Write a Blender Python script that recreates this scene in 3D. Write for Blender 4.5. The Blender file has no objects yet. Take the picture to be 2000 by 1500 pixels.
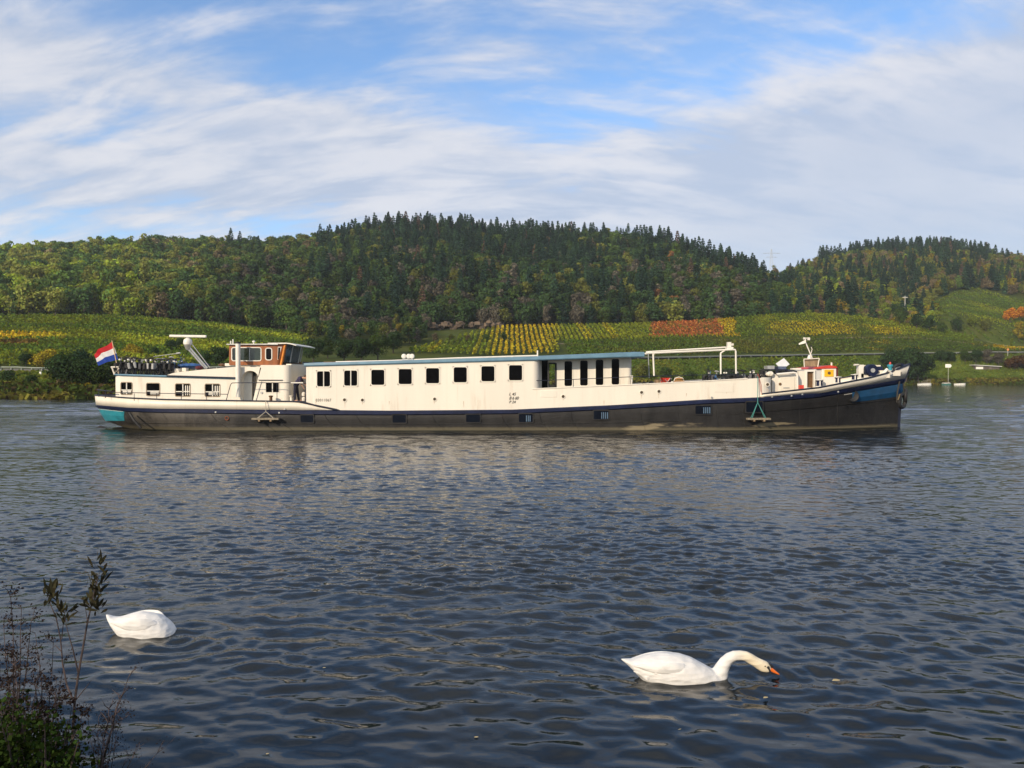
import bpy, math, random
import numpy as np
from mathutils import Vector, Matrix

random.seed(7)
RNG = np.random.default_rng(7)
sc = bpy.context.scene
COL = sc.collection

# ------------------------------------------------------------------ camera
FPX, CX, HY, CAMZ = 1500.0, 1000.0, 738.0, 3.0      # photo focal length in photo pixels, centre column, horizon row, eye height
cam_d = bpy.data.cameras.new('camera')
cam = bpy.data.objects.new('camera', cam_d)
COL.objects.link(cam)
cam.location = (0, 0, CAMZ)
cam.rotation_euler = (math.radians(90) - math.atan((750 - HY) / FPX), 0, 0)
cam_d.sensor_width = 36.0
cam_d.lens = 36.0 * FPX / 2000.0
cam_d.clip_start = 0.1
cam_d.clip_end = 9000
sc.camera = cam

# ------------------------------------------------------------------ world, sun, exposure
SUN_EL = math.radians(24)
SUN_AZ = math.atan2(-0.60, -0.80)                     # behind the camera, from the left
world = bpy.data.worlds.new('World')
sc.world = world
world.use_nodes = True
wn, wl = world.node_tree.nodes, world.node_tree.links
wn.clear()


class E:
    """tiny arithmetic on shader sockets"""
    tree = None

    def __init__(s, sock): s.s = sock

    @staticmethod
    def op(name, *a):
        n = E.tree.nodes.new('ShaderNodeMath')
        n.operation = name
        for i, v in enumerate(a):
            if isinstance(v, E): E.tree.links.new(v.s, n.inputs[i])
            else: n.inputs[i].default_value = float(v)
        return E(n.outputs[0])

    def __add__(s, o): return E.op('ADD', s, o)
    def __radd__(s, o): return E.op('ADD', s, o)
    def __sub__(s, o): return E.op('SUBTRACT', s, o)
    def __rsub__(s, o): return E.op('SUBTRACT', o, s)
    def __mul__(s, o): return E.op('MULTIPLY', s, o)
    def __rmul__(s, o): return E.op('MULTIPLY', s, o)
    def __truediv__(s, o): return E.op('DIVIDE', s, o)


def sstep(x, a, b):
    n = E.tree.nodes.new('ShaderNodeMapRange')
    n.interpolation_type = 'SMOOTHSTEP'
    E.tree.links.new(x.s, n.inputs[0])
    n.inputs[1].default_value = a
    n.inputs[2].default_value = b
    n.inputs[3].default_value = 0
    n.inputs[4].default_value = 1
    return E(n.outputs[0])


def xyz(x, y, z):
    n = E.tree.nodes.new('ShaderNodeCombineXYZ')
    for i, v in enumerate((x, y, z)):
        if isinstance(v, E): E.tree.links.new(v.s, n.inputs[i])
        else: n.inputs[i].default_value = v
    return n.outputs[0]


def noise(vec, scale, detail=5, rough=0.55, dist=0.0, lac=2.0):
    n = E.tree.nodes.new('ShaderNodeTexNoise')
    E.tree.links.new(vec, n.inputs['Vector'])
    n.inputs['Scale'].default_value = scale
    n.inputs['Detail'].default_value = detail
    n.inputs['Roughness'].default_value = rough
    n.inputs['Distortion'].default_value = dist
    n.inputs['Lacunarity'].default_value = lac
    return E(n.outputs[0])


def mixc(f, a, b, mode='MIX'):
    n = E.tree.nodes.new('ShaderNodeMix')
    n.data_type = 'RGBA'
    n.blend_type = mode
    for idx, v in ((0, f), (6, a), (7, b)):
        if isinstance(v, E): E.tree.links.new(v.s, n.inputs[idx])
        elif isinstance(v, bpy.types.NodeSocket): E.tree.links.new(v, n.inputs[idx])
        elif idx == 0: n.inputs[0].default_value = v
        else: n.inputs[idx].default_value = (*v, 1)
    return n.outputs[2]


E.tree = world.node_tree
sky = wn.new('ShaderNodeTexSky')
sky.sky_type = 'NISHITA'
sky.sun_disc = False
sky.sun_elevation = SUN_EL
sky.sun_rotation = SUN_AZ
sky.altitude = 150
sky.air_density = 1.0
sky.dust_density = 0.9
sky.ozone_density = 1.6
tc = wn.new('ShaderNodeTexCoord')
sep = wn.new('ShaderNodeSeparateXYZ')
wl.new(tc.outputs['Generated'], sep.inputs[0])
dx, dy, dz = (E(sep.outputs[i]) for i in range(3))
az = E.op('ARCTAN2', dx, dy)
el = E.op('ARCSINE', dz)
zz = E.op('MAXIMUM', dz, 0.0) + 0.13
pu, pv = dx / zz, dy / zz                               # the cloud deck as a plane overhead
# long wavy cloud streaks, drawn out along the wind
wa = 0.0
fan = E.op('SQRT', pu * pu + 0.4) * 0.42              # rows of cloud sag towards the middle of the view and rise to both sides
pw = pv - fan
deck = xyz(pu * 0.75, pw * 1.3, 0.0)
n_big = noise(deck, 0.75, 9, 0.52, 0.35)
n_med = noise(xyz(pu * 1.0 + 11.0, pw * 1.7 + 4.0, 0.0), 1.9, 9, 0.58, 0.3)
n_fine = noise(xyz(az * 3.0 + 3.0, el * 11.0 - az * 1.2, 0.0), 2.2, 8, 0.55, 0.5)
rc, rs = math.cos(0.35), math.sin(0.35)
rip = noise(xyz(pu * 1.15, pw * 2.7, 2.0), 1.9, 7, 0.58, 0.3)
edge = E.op('ABSOLUTE', az - 0.067) * 0.16 + 0.272
below = edge - el                                       # >0: inside the cloud bank
bank = sstep(below, -0.075, 0.075)
left = sstep(az, -0.02, -0.38)
lowclear = sstep(el, 0.25, 0.17) * sstep(az, 0.02, -0.25)
hole = sstep(az, -0.30, -0.50) * sstep(el, 0.23, 0.27) * sstep(el, 0.345, 0.30)
cov = n_big * 0.75 + n_med * 0.35 + n_fine * 0.25 + rip * 0.62 + bank * 0.38 - lowclear * 0.24 - hole * 0.2 - 0.95
right = sstep(az, 0.05, 0.4)
cov = cov + right * bank * 0.16
dens = sstep(cov, -0.06, 0.27)
# thin veils in the blue and low on the left
veil = sstep(el, 0.62, 0.40) * sstep(noise(xyz(az * 2.2 + 1.0, el * 7.0 + az * 1.5, 0.0), 1.5, 7, 0.5, 0.7), 0.40, 0.80) * 0.42
high = sstep(el, 0.50, 0.85) * sstep(n_big * 0.6 + n_med * 0.4, 0.30, 0.50) * 0.95  # unseen cloud above the view, added to brighten what the water reflects
lowhaze = sstep(el, 0.24, 0.02) * 0.62
dens = E.op('MAXIMUM', dens * 0.90, E.op('MAXIMUM', E.op('MAXIMUM', veil, high), lowhaze))
lum = sstep(n_med * 0.25 + n_fine * 0.35 + rip * 0.95, 0.62, 0.94)
thick = sstep(cov, 0.25, 0.75)
cl_shade = mixc(lum, (3.5, 3.95, 4.85), (5.5, 5.45, 5.65))
cl_lowtone = mixc(sstep(el, 0.20, 0.03), cl_shade, (4.9, 6.0, 7.6))
cl_dark = mixc(thick * (right * 0.6 + 0.2), cl_lowtone, (3.5, 3.9, 4.7))
skyblue = mixc(1.0, sky.outputs[0], (1.05, 1.28, 1.50), 'MULTIPLY')
skymix = mixc(dens, skyblue, cl_dark)
bg = wn.new('ShaderNodeBackground')
bg.inputs[1].default_value = 0.10
wl.new(skymix, bg.inputs[0])
wout = wn.new('ShaderNodeOutputWorld')
wl.new(bg.outputs[0], wout.inputs[0])

sun_d = bpy.data.lights.new('sun', 'SUN')
sun_d.energy = 3.3
sun_d.angle = math.radians(0.6)
sun_d.color = (1.0, 0.83, 0.62)
sun = bpy.data.objects.new('sun', sun_d)
COL.objects.link(sun)
sdir = Vector((math.sin(SUN_AZ) * math.cos(SUN_EL), math.cos(SUN_AZ) * math.cos(SUN_EL), math.sin(SUN_EL)))
sun.rotation_euler = sdir.to_track_quat('Z', 'Y').to_euler()
sun.location = sdir * 50

sc.render.engine = 'CYCLES'
sc.cycles.use_denoising = True
sc.cycles.max_bounces = 6
sc.cycles.transparent_max_bounces = 12
sc.view_settings.view_transform = 'Standard'
sc.view_settings.look = 'None'
sc.view_settings.exposure = 0.58
sc.view_settings.gamma = 1.0
sc.view_settings.use_curve_mapping = False

# ------------------------------------------------------------------ helpers


def wpos(px, py, Y):
    """world point seen at photo pixel (px,py) standing at distance Y"""
    return Vector(((px - CX) / FPX * Y, Y, CAMZ - (py - HY) / FPX * Y))


def tag(o, label=None, cat=None, group=None, kind=None):
    if label: o['label'] = label
    if cat: o['category'] = cat
    if group: o['group'] = group
    if kind: o['kind'] = kind
    return o


def empty(name, loc=(0, 0, 0), label=None, cat=None, group=None, rz=0.0):
    o = bpy.data.objects.new(name, None)
    o.empty_display_size = 0.2
    o.location = loc
    o.rotation_euler = (0, 0, rz)
    COL.objects.link(o)
    return tag(o, label, cat, group)


def link(name, me, parent=None):
    o = bpy.data.objects.new(name, me)
    COL.objects.link(o)
    if parent is not None: o.parent = parent
    return o


def copy_tree(o, parent=None):
    c = o.copy()
    COL.objects.link(c)
    if parent is not None: c.parent = parent
    for ch in list(o.children): copy_tree(ch, c)
    return c


class MB:
    def __init__(s): s.v, s.f, s.m = [], [], []

    def face(s, pts, m=0):
        b = len(s.v)
        s.v += [tuple(p) for p in pts]
        s.f.append(tuple(range(b, b + len(pts))))
        s.m.append(m)

    def box(s, a, b, m=0):
        x0, y0, z0 = (min(a[i], b[i]) for i in range(3))
        x1, y1, z1 = (max(a[i], b[i]) for i in range(3))
        k = len(s.v)
        s.v += [(x0, y0, z0), (x1, y0, z0), (x1, y1, z0), (x0, y1, z0), (x0, y0, z1), (x1, y0, z1), (x1, y1, z1), (x0, y1, z1)]
        for q in ((0, 3, 2, 1), (4, 5, 6, 7), (0, 1, 5, 4), (1, 2, 6, 5), (2, 3, 7, 6), (3, 0, 4, 7)):
            s.f.append(tuple(k + i for i in q))
            s.m.append(m)
        return s

    def cbox(s, c, size, R=None, m=0):
        k = len(s.v)
        hx, hy, hz = (d / 2 for d in size)
        for sx, sy, sz in ((-1, -1, -1), (1, -1, -1), (1, 1, -1), (-1, 1, -1), (-1, -1, 1), (1, -1, 1), (1, 1, 1), (-1, 1, 1)):
            p = Vector((sx * hx, sy * hy, sz * hz))
            if R is not None: p = R @ p
            s.v.append(tuple(Vector(c) + p))
        for q in ((0, 3, 2, 1), (4, 5, 6, 7), (0, 1, 5, 4), (1, 2, 6, 5), (2, 3, 7, 6), (3, 0, 4, 7)):
            s.f.append(tuple(k + i for i in q))
            s.m.append(m)
        return s

    def rings(s, rings, closed=True, caps=True, m=0):
        k, n = len(s.v), len(rings[0])
        for r in rings: s.v += [tuple(p) for p in r]
        for i in range(len(rings) - 1):
            for j in range(n if closed else n - 1):
                j2 = (j + 1) % n
                s.f.append((k + i * n + j, k + i * n + j2, k + (i + 1) * n + j2, k + (i + 1) * n + j))
                s.m.append(m)
        if caps and closed:
            s.f.append(tuple(k + j for j in range(n))[::-1])
            s.f.append(tuple(k + (len(rings) - 1) * n + j for j in range(n)))
            s.m += [m, m]
        return s

    def tube(s, pts, r, n=6, m=0, flat=None):
        pts = [Vector(p) for p in pts]
        rr = r if hasattr(r, '__len__') else [r] * len(pts)
        rings = []
        up = None
        for i, p in enumerate(pts):
            t = (pts[min(i + 1, len(pts) - 1)] - pts[max(i - 1, 0)])
            if t.length < 1e-9: t = Vector((0, 0, 1))
            t.normalize()
            if up is None:
                up = Vector((0, 0, 1)) if abs(t.z) < 0.9 else Vector((0, 1, 0))
            a = t.cross(up)
            if a.length < 1e-6: a = t.orthogonal()
            a.normalize()
            b = a.cross(t).normalized()
            up = b
            fa, fb = flat or (1, 1)
            rings.append([p + a * math.cos(2 * math.pi * j / n) * rr[i] * fa + b * math.sin(2 * math.pi * j / n) * rr[i] * fb for j in range(n)])
        return s.rings(rings, m=m)

    def lathe(s, c, prof, n=16, axis='Z', m=0):
        rings = []
        for r, h in prof:
            ring = []
            for j in range(n):
                a = 2 * math.pi * j / n
                x, y = r * math.cos(a), r * math.sin(a)
                q = {'Z': (x, y, h), 'Y': (x, h, y), 'X': (h, x, y)}[axis]
                ring.append(Vector(c) + Vector(q))
            rings.append(ring)
        return s.rings(rings, m=m)

    def torus(s, c, R, r, axis='Y', n=24, k=8, M=None, m=0):
        base = len(s.v)
        for i in range(n):
            a = 2 * math.pi * i / n
            for j in range(k):
                b = 2 * math.pi * j / k
                q = ((R + r * math.cos(b)) * math.cos(a), r * math.sin(b), (R + r * math.cos(b)) * math.sin(a))
                if axis == 'Z': q = (q[0], q[2], q[1])
                if axis == 'X': q = (q[1], q[0], q[2])
                q = Vector(q)
                if M is not None: q = M @ q
                s.v.append(tuple(Vector(c) + q))
        for i in range(n):
            for j in range(k):
                i2, j2 = (i + 1) % n, (j + 1) % k
                s.f.append((base + i * k + j, base + i2 * k + j, base + i2 * k + j2, base + i * k + j2))
                s.m.append(m)
        return s

    def prism(s, poly, y0, y1, m=0):
        """poly of (x,z) extruded along y"""
        n = len(poly)
        return s.rings([[(x, y0, z) for x, z in poly], [(x, y1, z) for x, z in poly]], m=m)

    def mesh(s, name, mats, smooth=False, fix=True):
        me = bpy.data.meshes.new(name)
        me.from_pydata(s.v, [], s.f)
        for mt in (mats if isinstance(mats, (list, tuple)) else [mats]): me.materials.append(mt)
        if any(s.m): me.polygons.foreach_set('material_index', s.m)
        if smooth: me.polygons.foreach_set('use_smooth', [True] * len(me.polygons))
        me.update()
        if fix:
            import bmesh
            bm = bmesh.new()
            bm.from_mesh(me)
            bmesh.ops.recalc_face_normals(bm, faces=bm.faces)
            bm.to_mesh(me)
            bm.free()
        return me

    def obj(s, name, mats, parent=None, smooth=False, bevel=0.0, fix=True):
        o = link(name, s.mesh(name, mats, smooth, fix), parent)
        if smooth:
            sm = o.modifiers.new('angle', 'EDGE_SPLIT')
            sm.split_angle = math.radians(42)
        if bevel:
            b = o.modifiers.new('bevel', 'BEVEL')
            b.width = bevel
            b.segments = 2
            b.limit_method = 'ANGLE'
        return o


def qmesh(name, V, F, mat, colattr=None, smooth=False):
    """fast mesh from numpy: V (n,3), F (m,k)"""
    me = bpy.data.meshes.new(name)
    k = F.shape[1]
    me.vertices.add(len(V))
    me.vertices.foreach_set('co', np.ascontiguousarray(V, dtype=np.float32).ravel())
    me.loops.add(F.size)
    me.loops.foreach_set('vertex_index', np.ascontiguousarray(F, dtype=np.int32).ravel())
    me.polygons.add(len(F))
    me.polygons.foreach_set('loop_start', np.arange(0, F.size, k, dtype=np.int32))
    if smooth: me.polygons.foreach_set('use_smooth', np.ones(len(F), dtype=bool))
    me.materials.append(mat)
    if colattr is not None:
        at = me.color_attributes.new('tint', 'FLOAT_COLOR', 'POINT')
        c = np.ones((len(V), 4), dtype=np.float32)
        c[:, :3] = colattr
        at.data.foreach_set('color', c.ravel())
    me.update(calc_edges=True)
    me.validate()
    return me


def vnoise(x, y, seed=0):
    """smooth value noise, numpy"""
    xi, yi = np.floor(x).astype(np.int64), np.floor(y).astype(np.int64)
    fx, fy = x - xi, y - yi
    fx, fy = fx * fx * (3 - 2 * fx), fy * fy * (3 - 2 * fy)

    def h(a, b):
        n = (a * 374761393 + b * 668265263 + seed * 974634777) & 0x7fffffff
        n = ((n ^ (n >> 13)) * 1274126177) & 0x7fffffff
        return ((n ^ (n >> 16)) & 0xffff) / 65535.0
    a, b, c, d = h(xi, yi), h(xi + 1, yi), h(xi, yi + 1), h(xi + 1, yi + 1)
    return (a * (1 - fx) + b * fx) * (1 - fy) + (c * (1 - fx) + d * fx) * fy


def fbm(x, y, seed=0, octv=4):
    t, a, s = 0, 1.0, 0
    for i in range(octv):
        t = t + a * vnoise(x * 2 ** i, y * 2 ** i, seed + i)
        s += a
        a *= 0.5
    return t / s


# ------------------------------------------------------------------ materials
def new_mat(name):
    m = bpy.data.materials.new(name)
    m.use_nodes = True
    E.tree = m.node_tree
    b = m.node_tree.nodes['Principled BSDF']
    return m, b


def paint(name, col, rough=0.5, var=0.12, scale=3.0, metal=0.0, spec=0.5, dirt=None, dirt_amt=0.0, bump=0.0, streak=False):
    """painted or worn surface: base colour broken up by object-space noise, with optional dirt"""
    m, b = new_mat(name)
    t = m.node_tree
    tcn = t.nodes.new('ShaderNodeTexCoord')
    mp = t.nodes.new('ShaderNodeMapping')
    t.links.new(tcn.outputs['Object'], mp.inputs[0])
    if streak: mp.inputs['Scale'].default_value = (1, 1, 0.12)
    n1 = noise(mp.outputs[0], scale, 6, 0.6)
    lo = tuple(c * (1 - var) for c in col)
    hi = tuple(min(1, c * (1 + var)) for c in col)
    c = mixc(sstep(n1, 0.3, 0.7), lo, hi)
    if dirt is not None:
        n2 = noise(mp.outputs[0], scale * 2.3, 8, 0.7, 0.3)
        c = mixc(sstep(n2, 0.62 - dirt_amt * 0.3, 0.74) * min(1, dirt_amt * 2), c, dirt)
    t.links.new(c, b.inputs['Base Color'])
    b.inputs['Roughness'].default_value = rough
    b.inputs['Metallic'].default_value = metal
    b.inputs['Specular IOR Level'].default_value = spec
    if bump:
        bn = t.nodes.new('ShaderNodeBump')
        bn.inputs['Strength'].default_value = bump
        bn.inputs['Distance'].default_value = 0.02
        t.links.new(noise(mp.outputs[0], scale * 4, 4).s, bn.inputs['Height'])
        t.links.new(bn.outputs[0], b.inputs['Normal'])
    return m


def leafmat(name, source='attr', col=None, var=0.25, scale=1.0):
    """foliage: per-plant tint times per-leaf-clump variation, with light coming through the leaf"""
    m, b = new_mat(name)
    t = m.node_tree
    t.nodes.remove(b)
    if source == 'attr':
        a = t.nodes.new('ShaderNodeAttribute')
        a.attribute_name = 'tint'
        base = a.outputs['Color']
    elif source == 'inst':
        a = t.nodes.new('ShaderNodeAttribute')
        a.attribute_type = 'INSTANCER'
        a.attribute_name = 'tint'
        base = a.outputs['Color']
    elif source == 'object':
        a = t.nodes.new('ShaderNodeObjectInfo')
        base = a.outputs['Color']
    else:
        r = t.nodes.new('ShaderNodeRGB')
        r.outputs[0].default_value = (*col, 1)
        base = r.outputs[0]
    g = t.nodes.new('ShaderNodeNewGeometry')
    vr = sstep(E(g.outputs['Random Per Island']), 0, 1)
    oi = t.nodes.new('ShaderNodeObjectInfo')
    mul = vr * (2 * var) + (1 - var)
    sh = t.nodes.new('ShaderNodeHueSaturation')
    t.links.new(base, sh.inputs['Color'])
    t.links.new(mul.s, sh.inputs['Value'])
    hue = E(g.outputs['Random Per Island']) * 0.045 + 0.478
    t.links.new(hue.s, sh.inputs['Hue'])
    d = t.nodes.new('ShaderNodeBsdfDiffuse')
    tr = t.nodes.new('ShaderNodeBsdfTranslucent')
    t.links.new(sh.outputs[0], d.inputs[0])
    t.links.new(sh.outputs[0], tr.inputs[0])
    mx = t.nodes.new('ShaderNodeMixShader')
    mx.inputs[0].default_value = 0.33
    t.links.new(d.outputs[0], mx.inputs[1])
    t.links.new(tr.outputs[0], mx.inputs[2])
    t.links.new(mx.outputs[0], t.nodes['Material Output'].inputs[0])
    return m


# ------------------------------------------------------------------ terrain of the far shore
cols = np.array([-1500, -300, 0, 200, 390, 600, 800, 1000, 1250, 1400, 1500, 1600, 1700, 1780, 1850, 1900, 2000, 2400, 3500], float)
K = {}


def key(D, y=None, z=None):
    D = np.array(D, float)
    if y is not None:
        z = CAMZ + (HY - np.array(y, float)) / FPX * D
    return D, np.array(z, float)


D0 = [110, 110, 110, 110, 118, 135, 160, 190, 230, 258, 278, 295, 310, 318, 320, 320, 320, 330, 350]
N = len(cols)
keys = []
keys.append((np.array(D0, float) - 14, np.full(N, -3.0)))
keys.append((np.array(D0, float), np.full(N, -0.05)))
keys.append((np.array(D0, float) + 2.5, np.linspace(0.7, 1.3, N)))
keys.append((np.array(D0, float) + 12, np.linspace(1.5, 3.0, N)))
#            -1500 -300   0   200  390  600  800 1000 1250 1400 1500 1600 1700 1780 1850 1900 2000 2400 3500
keys.append(key([150, 150, 150, 152, 158, 172, 196, 222, 262, 288, 306, 322, 338, 346, 350, 352, 354, 366, 390],
                [728, 728, 728, 727, 725, 720, 714, 708, 703, 701, 699, 697, 695, 694, 693, 692, 691, 686, 680]))
keys.append(key([162, 162, 162, 164, 170, 184, 208, 234, 274, 300, 318, 334, 350, 358, 362, 364, 366, 378, 402],
                [722, 722, 722, 721, 719, 714, 708, 702, 698, 696, 694, 693, 691, 690, 689, 688, 688, 682, 676]))
keys.append(key([208, 208, 208, 210, 220, 232, 255, 280, 315, 338, 350, 362, 374, 380, 384, 386, 384, 396, 420],
                [672, 672, 672, 674, 684, 690, 686, 676, 668, 665, 664, 663, 661, 661, 666, 672, 684, 676, 668]))
keys.append(key([280, 280, 280, 282, 290, 298, 318, 338, 362, 378, 388, 398, 406, 411, 414, 415, 402, 420, 450],
                [621, 621, 622, 623, 634, 655, 648, 641, 636, 628, 619, 616, 625, 639, 652, 661, 679, 660, 640]))
k4D, k4z = keys[-1]
drop = np.array([2, 2, 2, 2, 2, 2, 2, 2, 1, -1, -4, -6, -6, -5, -4, -3, 0, 2, 2], float)
keys.append((k4D + 22, k4z + drop))
keys.append(key([400, 400, 400, 405, 415, 425, 430, 435, 450, 460, 470, 480, 492, 498, 470, 468, 450, 470, 500],
                [568, 565, 560, 562, 562, 552, 540, 548, 562, 572, 590, 602, 618, 630, 612, 620, 640, 610, 590]))
keys.append(key([560, 560, 560, 570, 580, 590, 600, 600, 590, 570, 640, 760, 780, 790, 790, 790, 780, 760, 760],
                [514, 512, 514, 503, 504, 490, 464, 476, 488, 520, 545, 518, 503, 499, 500, 506, 518, 540, 530]))
k6D, k6z = keys[-1]
keys.append((k6D + 160, k6z - 45))
keys.append((np.full(N, 2600.0), np.full(N, 8.0)))
KD = np.stack([k[0] for k in keys])
KZ = np.stack([k[1] for k in keys])


def sm(px):
    """smooth column interpolation of all keys at photo column px -> D (k,n), Z (k,n)"""
    px = np.clip(px, cols[0], cols[-1])
    i = np.clip(np.searchsorted(cols, px) - 1, 0, N - 2)
    t = (px - cols[i]) / (cols[i + 1] - cols[i])
    # Catmull-Rom through the columns
    i0, i1, i2, i3 = np.maximum(i - 1, 0), i, i + 1, np.minimum(i + 2, N - 1)

    def cr(A):
        h = cols[i2] - cols[i1]
        m1 = (A[:, i2] - A[:, i0]) / np.maximum(cols[i2] - cols[i0], 1) * h
        m2 = (A[:, i3] - A[:, i1]) / np.maximum(cols[i3] - cols[i1], 1) * h
        return ((2 * t ** 3 - 3 * t ** 2 + 1) * A[:, i1] + (t ** 3 - 2 * t ** 2 + t) * m1 + (-2 * t ** 3 + 3 * t ** 2) * A[:, i2] + (t ** 3 - t ** 2) * m2)
    return cr(KD), cr(KZ)


def ground(X, Y, extra=True):
    X, Y = np.atleast_1d(np.asarray(X, float)), np.atleast_1d(np.asarray(Y, float))
    px = CX + X / Y * FPX
    D, Z = sm(px)
    out = np.full(X.shape, -3.0)
    for k in range(len(keys) - 1):
        a, b = D[k], D[k + 1]
        msk = (Y >= a) & (Y <= b)
        t = np.where(msk, (Y - a) / np.maximum(b - a, 1e-6), 0)
        t2 = t * 0.65 + 0.35 * t * t * (3 - 2 * t)
        out = np.where(msk, Z[k] + (Z[k + 1] - Z[k]) * t2, out)
    if extra:
        amp = np.clip((Y - D[7]) / 120, 0, 1) * 9
        amp = amp * np.clip((D[10] + 100 - Y) / 100, 0.0, 1)
        out = out + amp * (fbm(X / 55, Y / 55, 3, 3) - 0.5)
        out = out + np.clip((Y - D[3]) / 30, 0, 1) * 0.5 * (fbm(X / 9, Y / 9, 5, 2) - 0.5)
    return out


def zone_col(X, Y):
    """real colour of what covers the ground there: meadow, vineyard soil, forest floor"""
    px = CX + X / Y * FPX
    D, _ = sm(px)
    n = fbm(X / 14, Y / 14, 21, 4)[..., None]
    n2 = fbm(X / 4, Y / 4, 22, 3)[..., None]
    meadow = np.array([0.085, 0.120, 0.018]) * (0.55 + 0.9 * n2) + np.array([0.05, 0.03, 0.002]) * np.clip(n - 0.5, 0, 1)
    vine = np.array([0.052, 0.070, 0.014]) * (0.6 + 0.8 * n2) + np.array([0.05, 0.018, 0.0]) * np.clip(n - 0.45, 0, 1)
    floor_ = np.array([0.030, 0.034, 0.014]) * (0.6 + 0.8 * n2)
    bankc = np.array([0.050, 0.050, 0.022]) * (0.6 + 0.9 * n2)
    c = np.where((Y < D[3])[..., None], bankc, meadow)
    c = np.where((Y > D[5])[..., None], vine, c)
    strip = ((Y > D[5] - 1) & (Y < D[5] + 3)) | ((Y > D[2] + 1) & (Y < D[3]) & (px > 1500))
    c = np.where(strip[..., None], np.array([0.13, 0.16, 0.045]) * (0.7 + 0.5 * n2), c)
    c = np.where((Y > D[7] + 8)[..., None], floor_, c)
    # open hillside beside the saddle and the vineyard slope at the right
    op = (px > 1490) & (px < 1610) & (Y > 560)
    c = np.where(op[..., None], np.array([0.07, 0.085, 0.018]) * (0.5 + n2), c)
    rv = (px > 1815) & (Y > D[7]) & (Y < D[9] + 150)
    c = np.where(rv[..., None], vine * 1.1, c)
    return c


gm, gb = new_mat('ground_cover')
gt = gm.node_tree
ga = gt.nodes.new('ShaderNodeAttribute'); ga.attribute_name = 'tint'
gtc = gt.nodes.new('ShaderNodeTexCoord')
gn = noise(gtc.outputs['Object'], 0.6, 8, 0.7)
gc = mixc(sstep(gn, 0.3, 0.72) * 0.6, ga.outputs['Color'], (0.03, 0.042, 0.010))
gt.links.new(gc, gb.inputs['Base Color'])
gb.inputs['Roughness'].default_value = 0.95
gb.inputs['Specular IOR Level'].default_value = 0.05


def build_terrain():
    u = np.concatenate([np.linspace(-1500, -350, 40), np.linspace(-300, 2300, 420), np.linspace(2350, 3500, 40)])
    rows = []
    D, Z = sm(u)
    segs = [3, 4, 8, 16, 5, 14, 26, 8, 36, 60, 30, 20]
    for k, nseg in enumerate(segs):
        for j in range(nseg):
            rows.append(D[k] + (D[k + 1] - D[k]) * j / nseg)
    rows.append(D[-1])
    Ys = np.stack(rows)
    Xs = (u[None, :] - CX) / FPX * Ys
    Zs = ground(Xs.ravel(), Ys.ravel()).reshape(Xs.shape)
    Zs[0] = -3.0
    C = zone_col(Xs, Ys).reshape(-1, 3)
    V = np.stack([Xs, Ys, Zs], -1).reshape(-1, 3)
    nr, nc = Xs.shape
    i, j = np.meshgrid(np.arange(nr - 1), np.arange(nc - 1), indexing='ij')
    a = (i * nc + j).ravel()
    F = np.stack([a, a + 1, a + nc + 1, a + nc], -1)
    o = link('hillside_ground', qmesh('hillside_ground', V, F, gm, C, True))
    tag(o, kind='structure')


build_terrain()

# riverbed under everything and ground beyond, one sheet to the horizon
mb = MB()
mb.face([(-4500, -300, -3.2), (4500, -300, -3.2), (4500, 2900, -3.2), (-4500, 2900, -3.2)])
tag(mb.obj('riverbed', paint('mud', (0.05, 0.045, 0.035), 0.9, 0.3, 0.2)), kind='structure')

# near bank, just below and behind the camera
def near_bank():
    xs = np.linspace(-60, 60, 121)
    ys = np.concatenate([np.linspace(-60, -2, 20), np.linspace(-1, 6, 36)])
    X, Y = np.meshgrid(xs, ys)
    Z = np.interp(Y, [-60, -20, -2, 1.8, 2.6, 4.4, 6], [6, 3.0, 1.45, 1.2, 0.85, -0.3, -1.6])
    Z = Z + 0.12 * (fbm(X / 0.9, Y / 0.9, 9, 3) - 0.5)
    V = np.stack([X, Y, Z], -1).reshape(-1, 3)
    nr, nc = X.shape
    i, j = np.meshgrid(np.arange(nr - 1), np.arange(nc - 1), indexing='ij')
    a = (i * nc + j).ravel()
    F = np.stack([a, a + 1, a + nc + 1, a + nc], -1)
    c = np.array([0.045, 0.06, 0.016]) * (0.5 + fbm(X / 0.5, Y / 0.5, 12, 3)[..., None])
    tag(link('near_bank', qmesh('near_bank', V, F, gm, c.reshape(-1, 3), True)), kind='structure')


near_bank()

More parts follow.
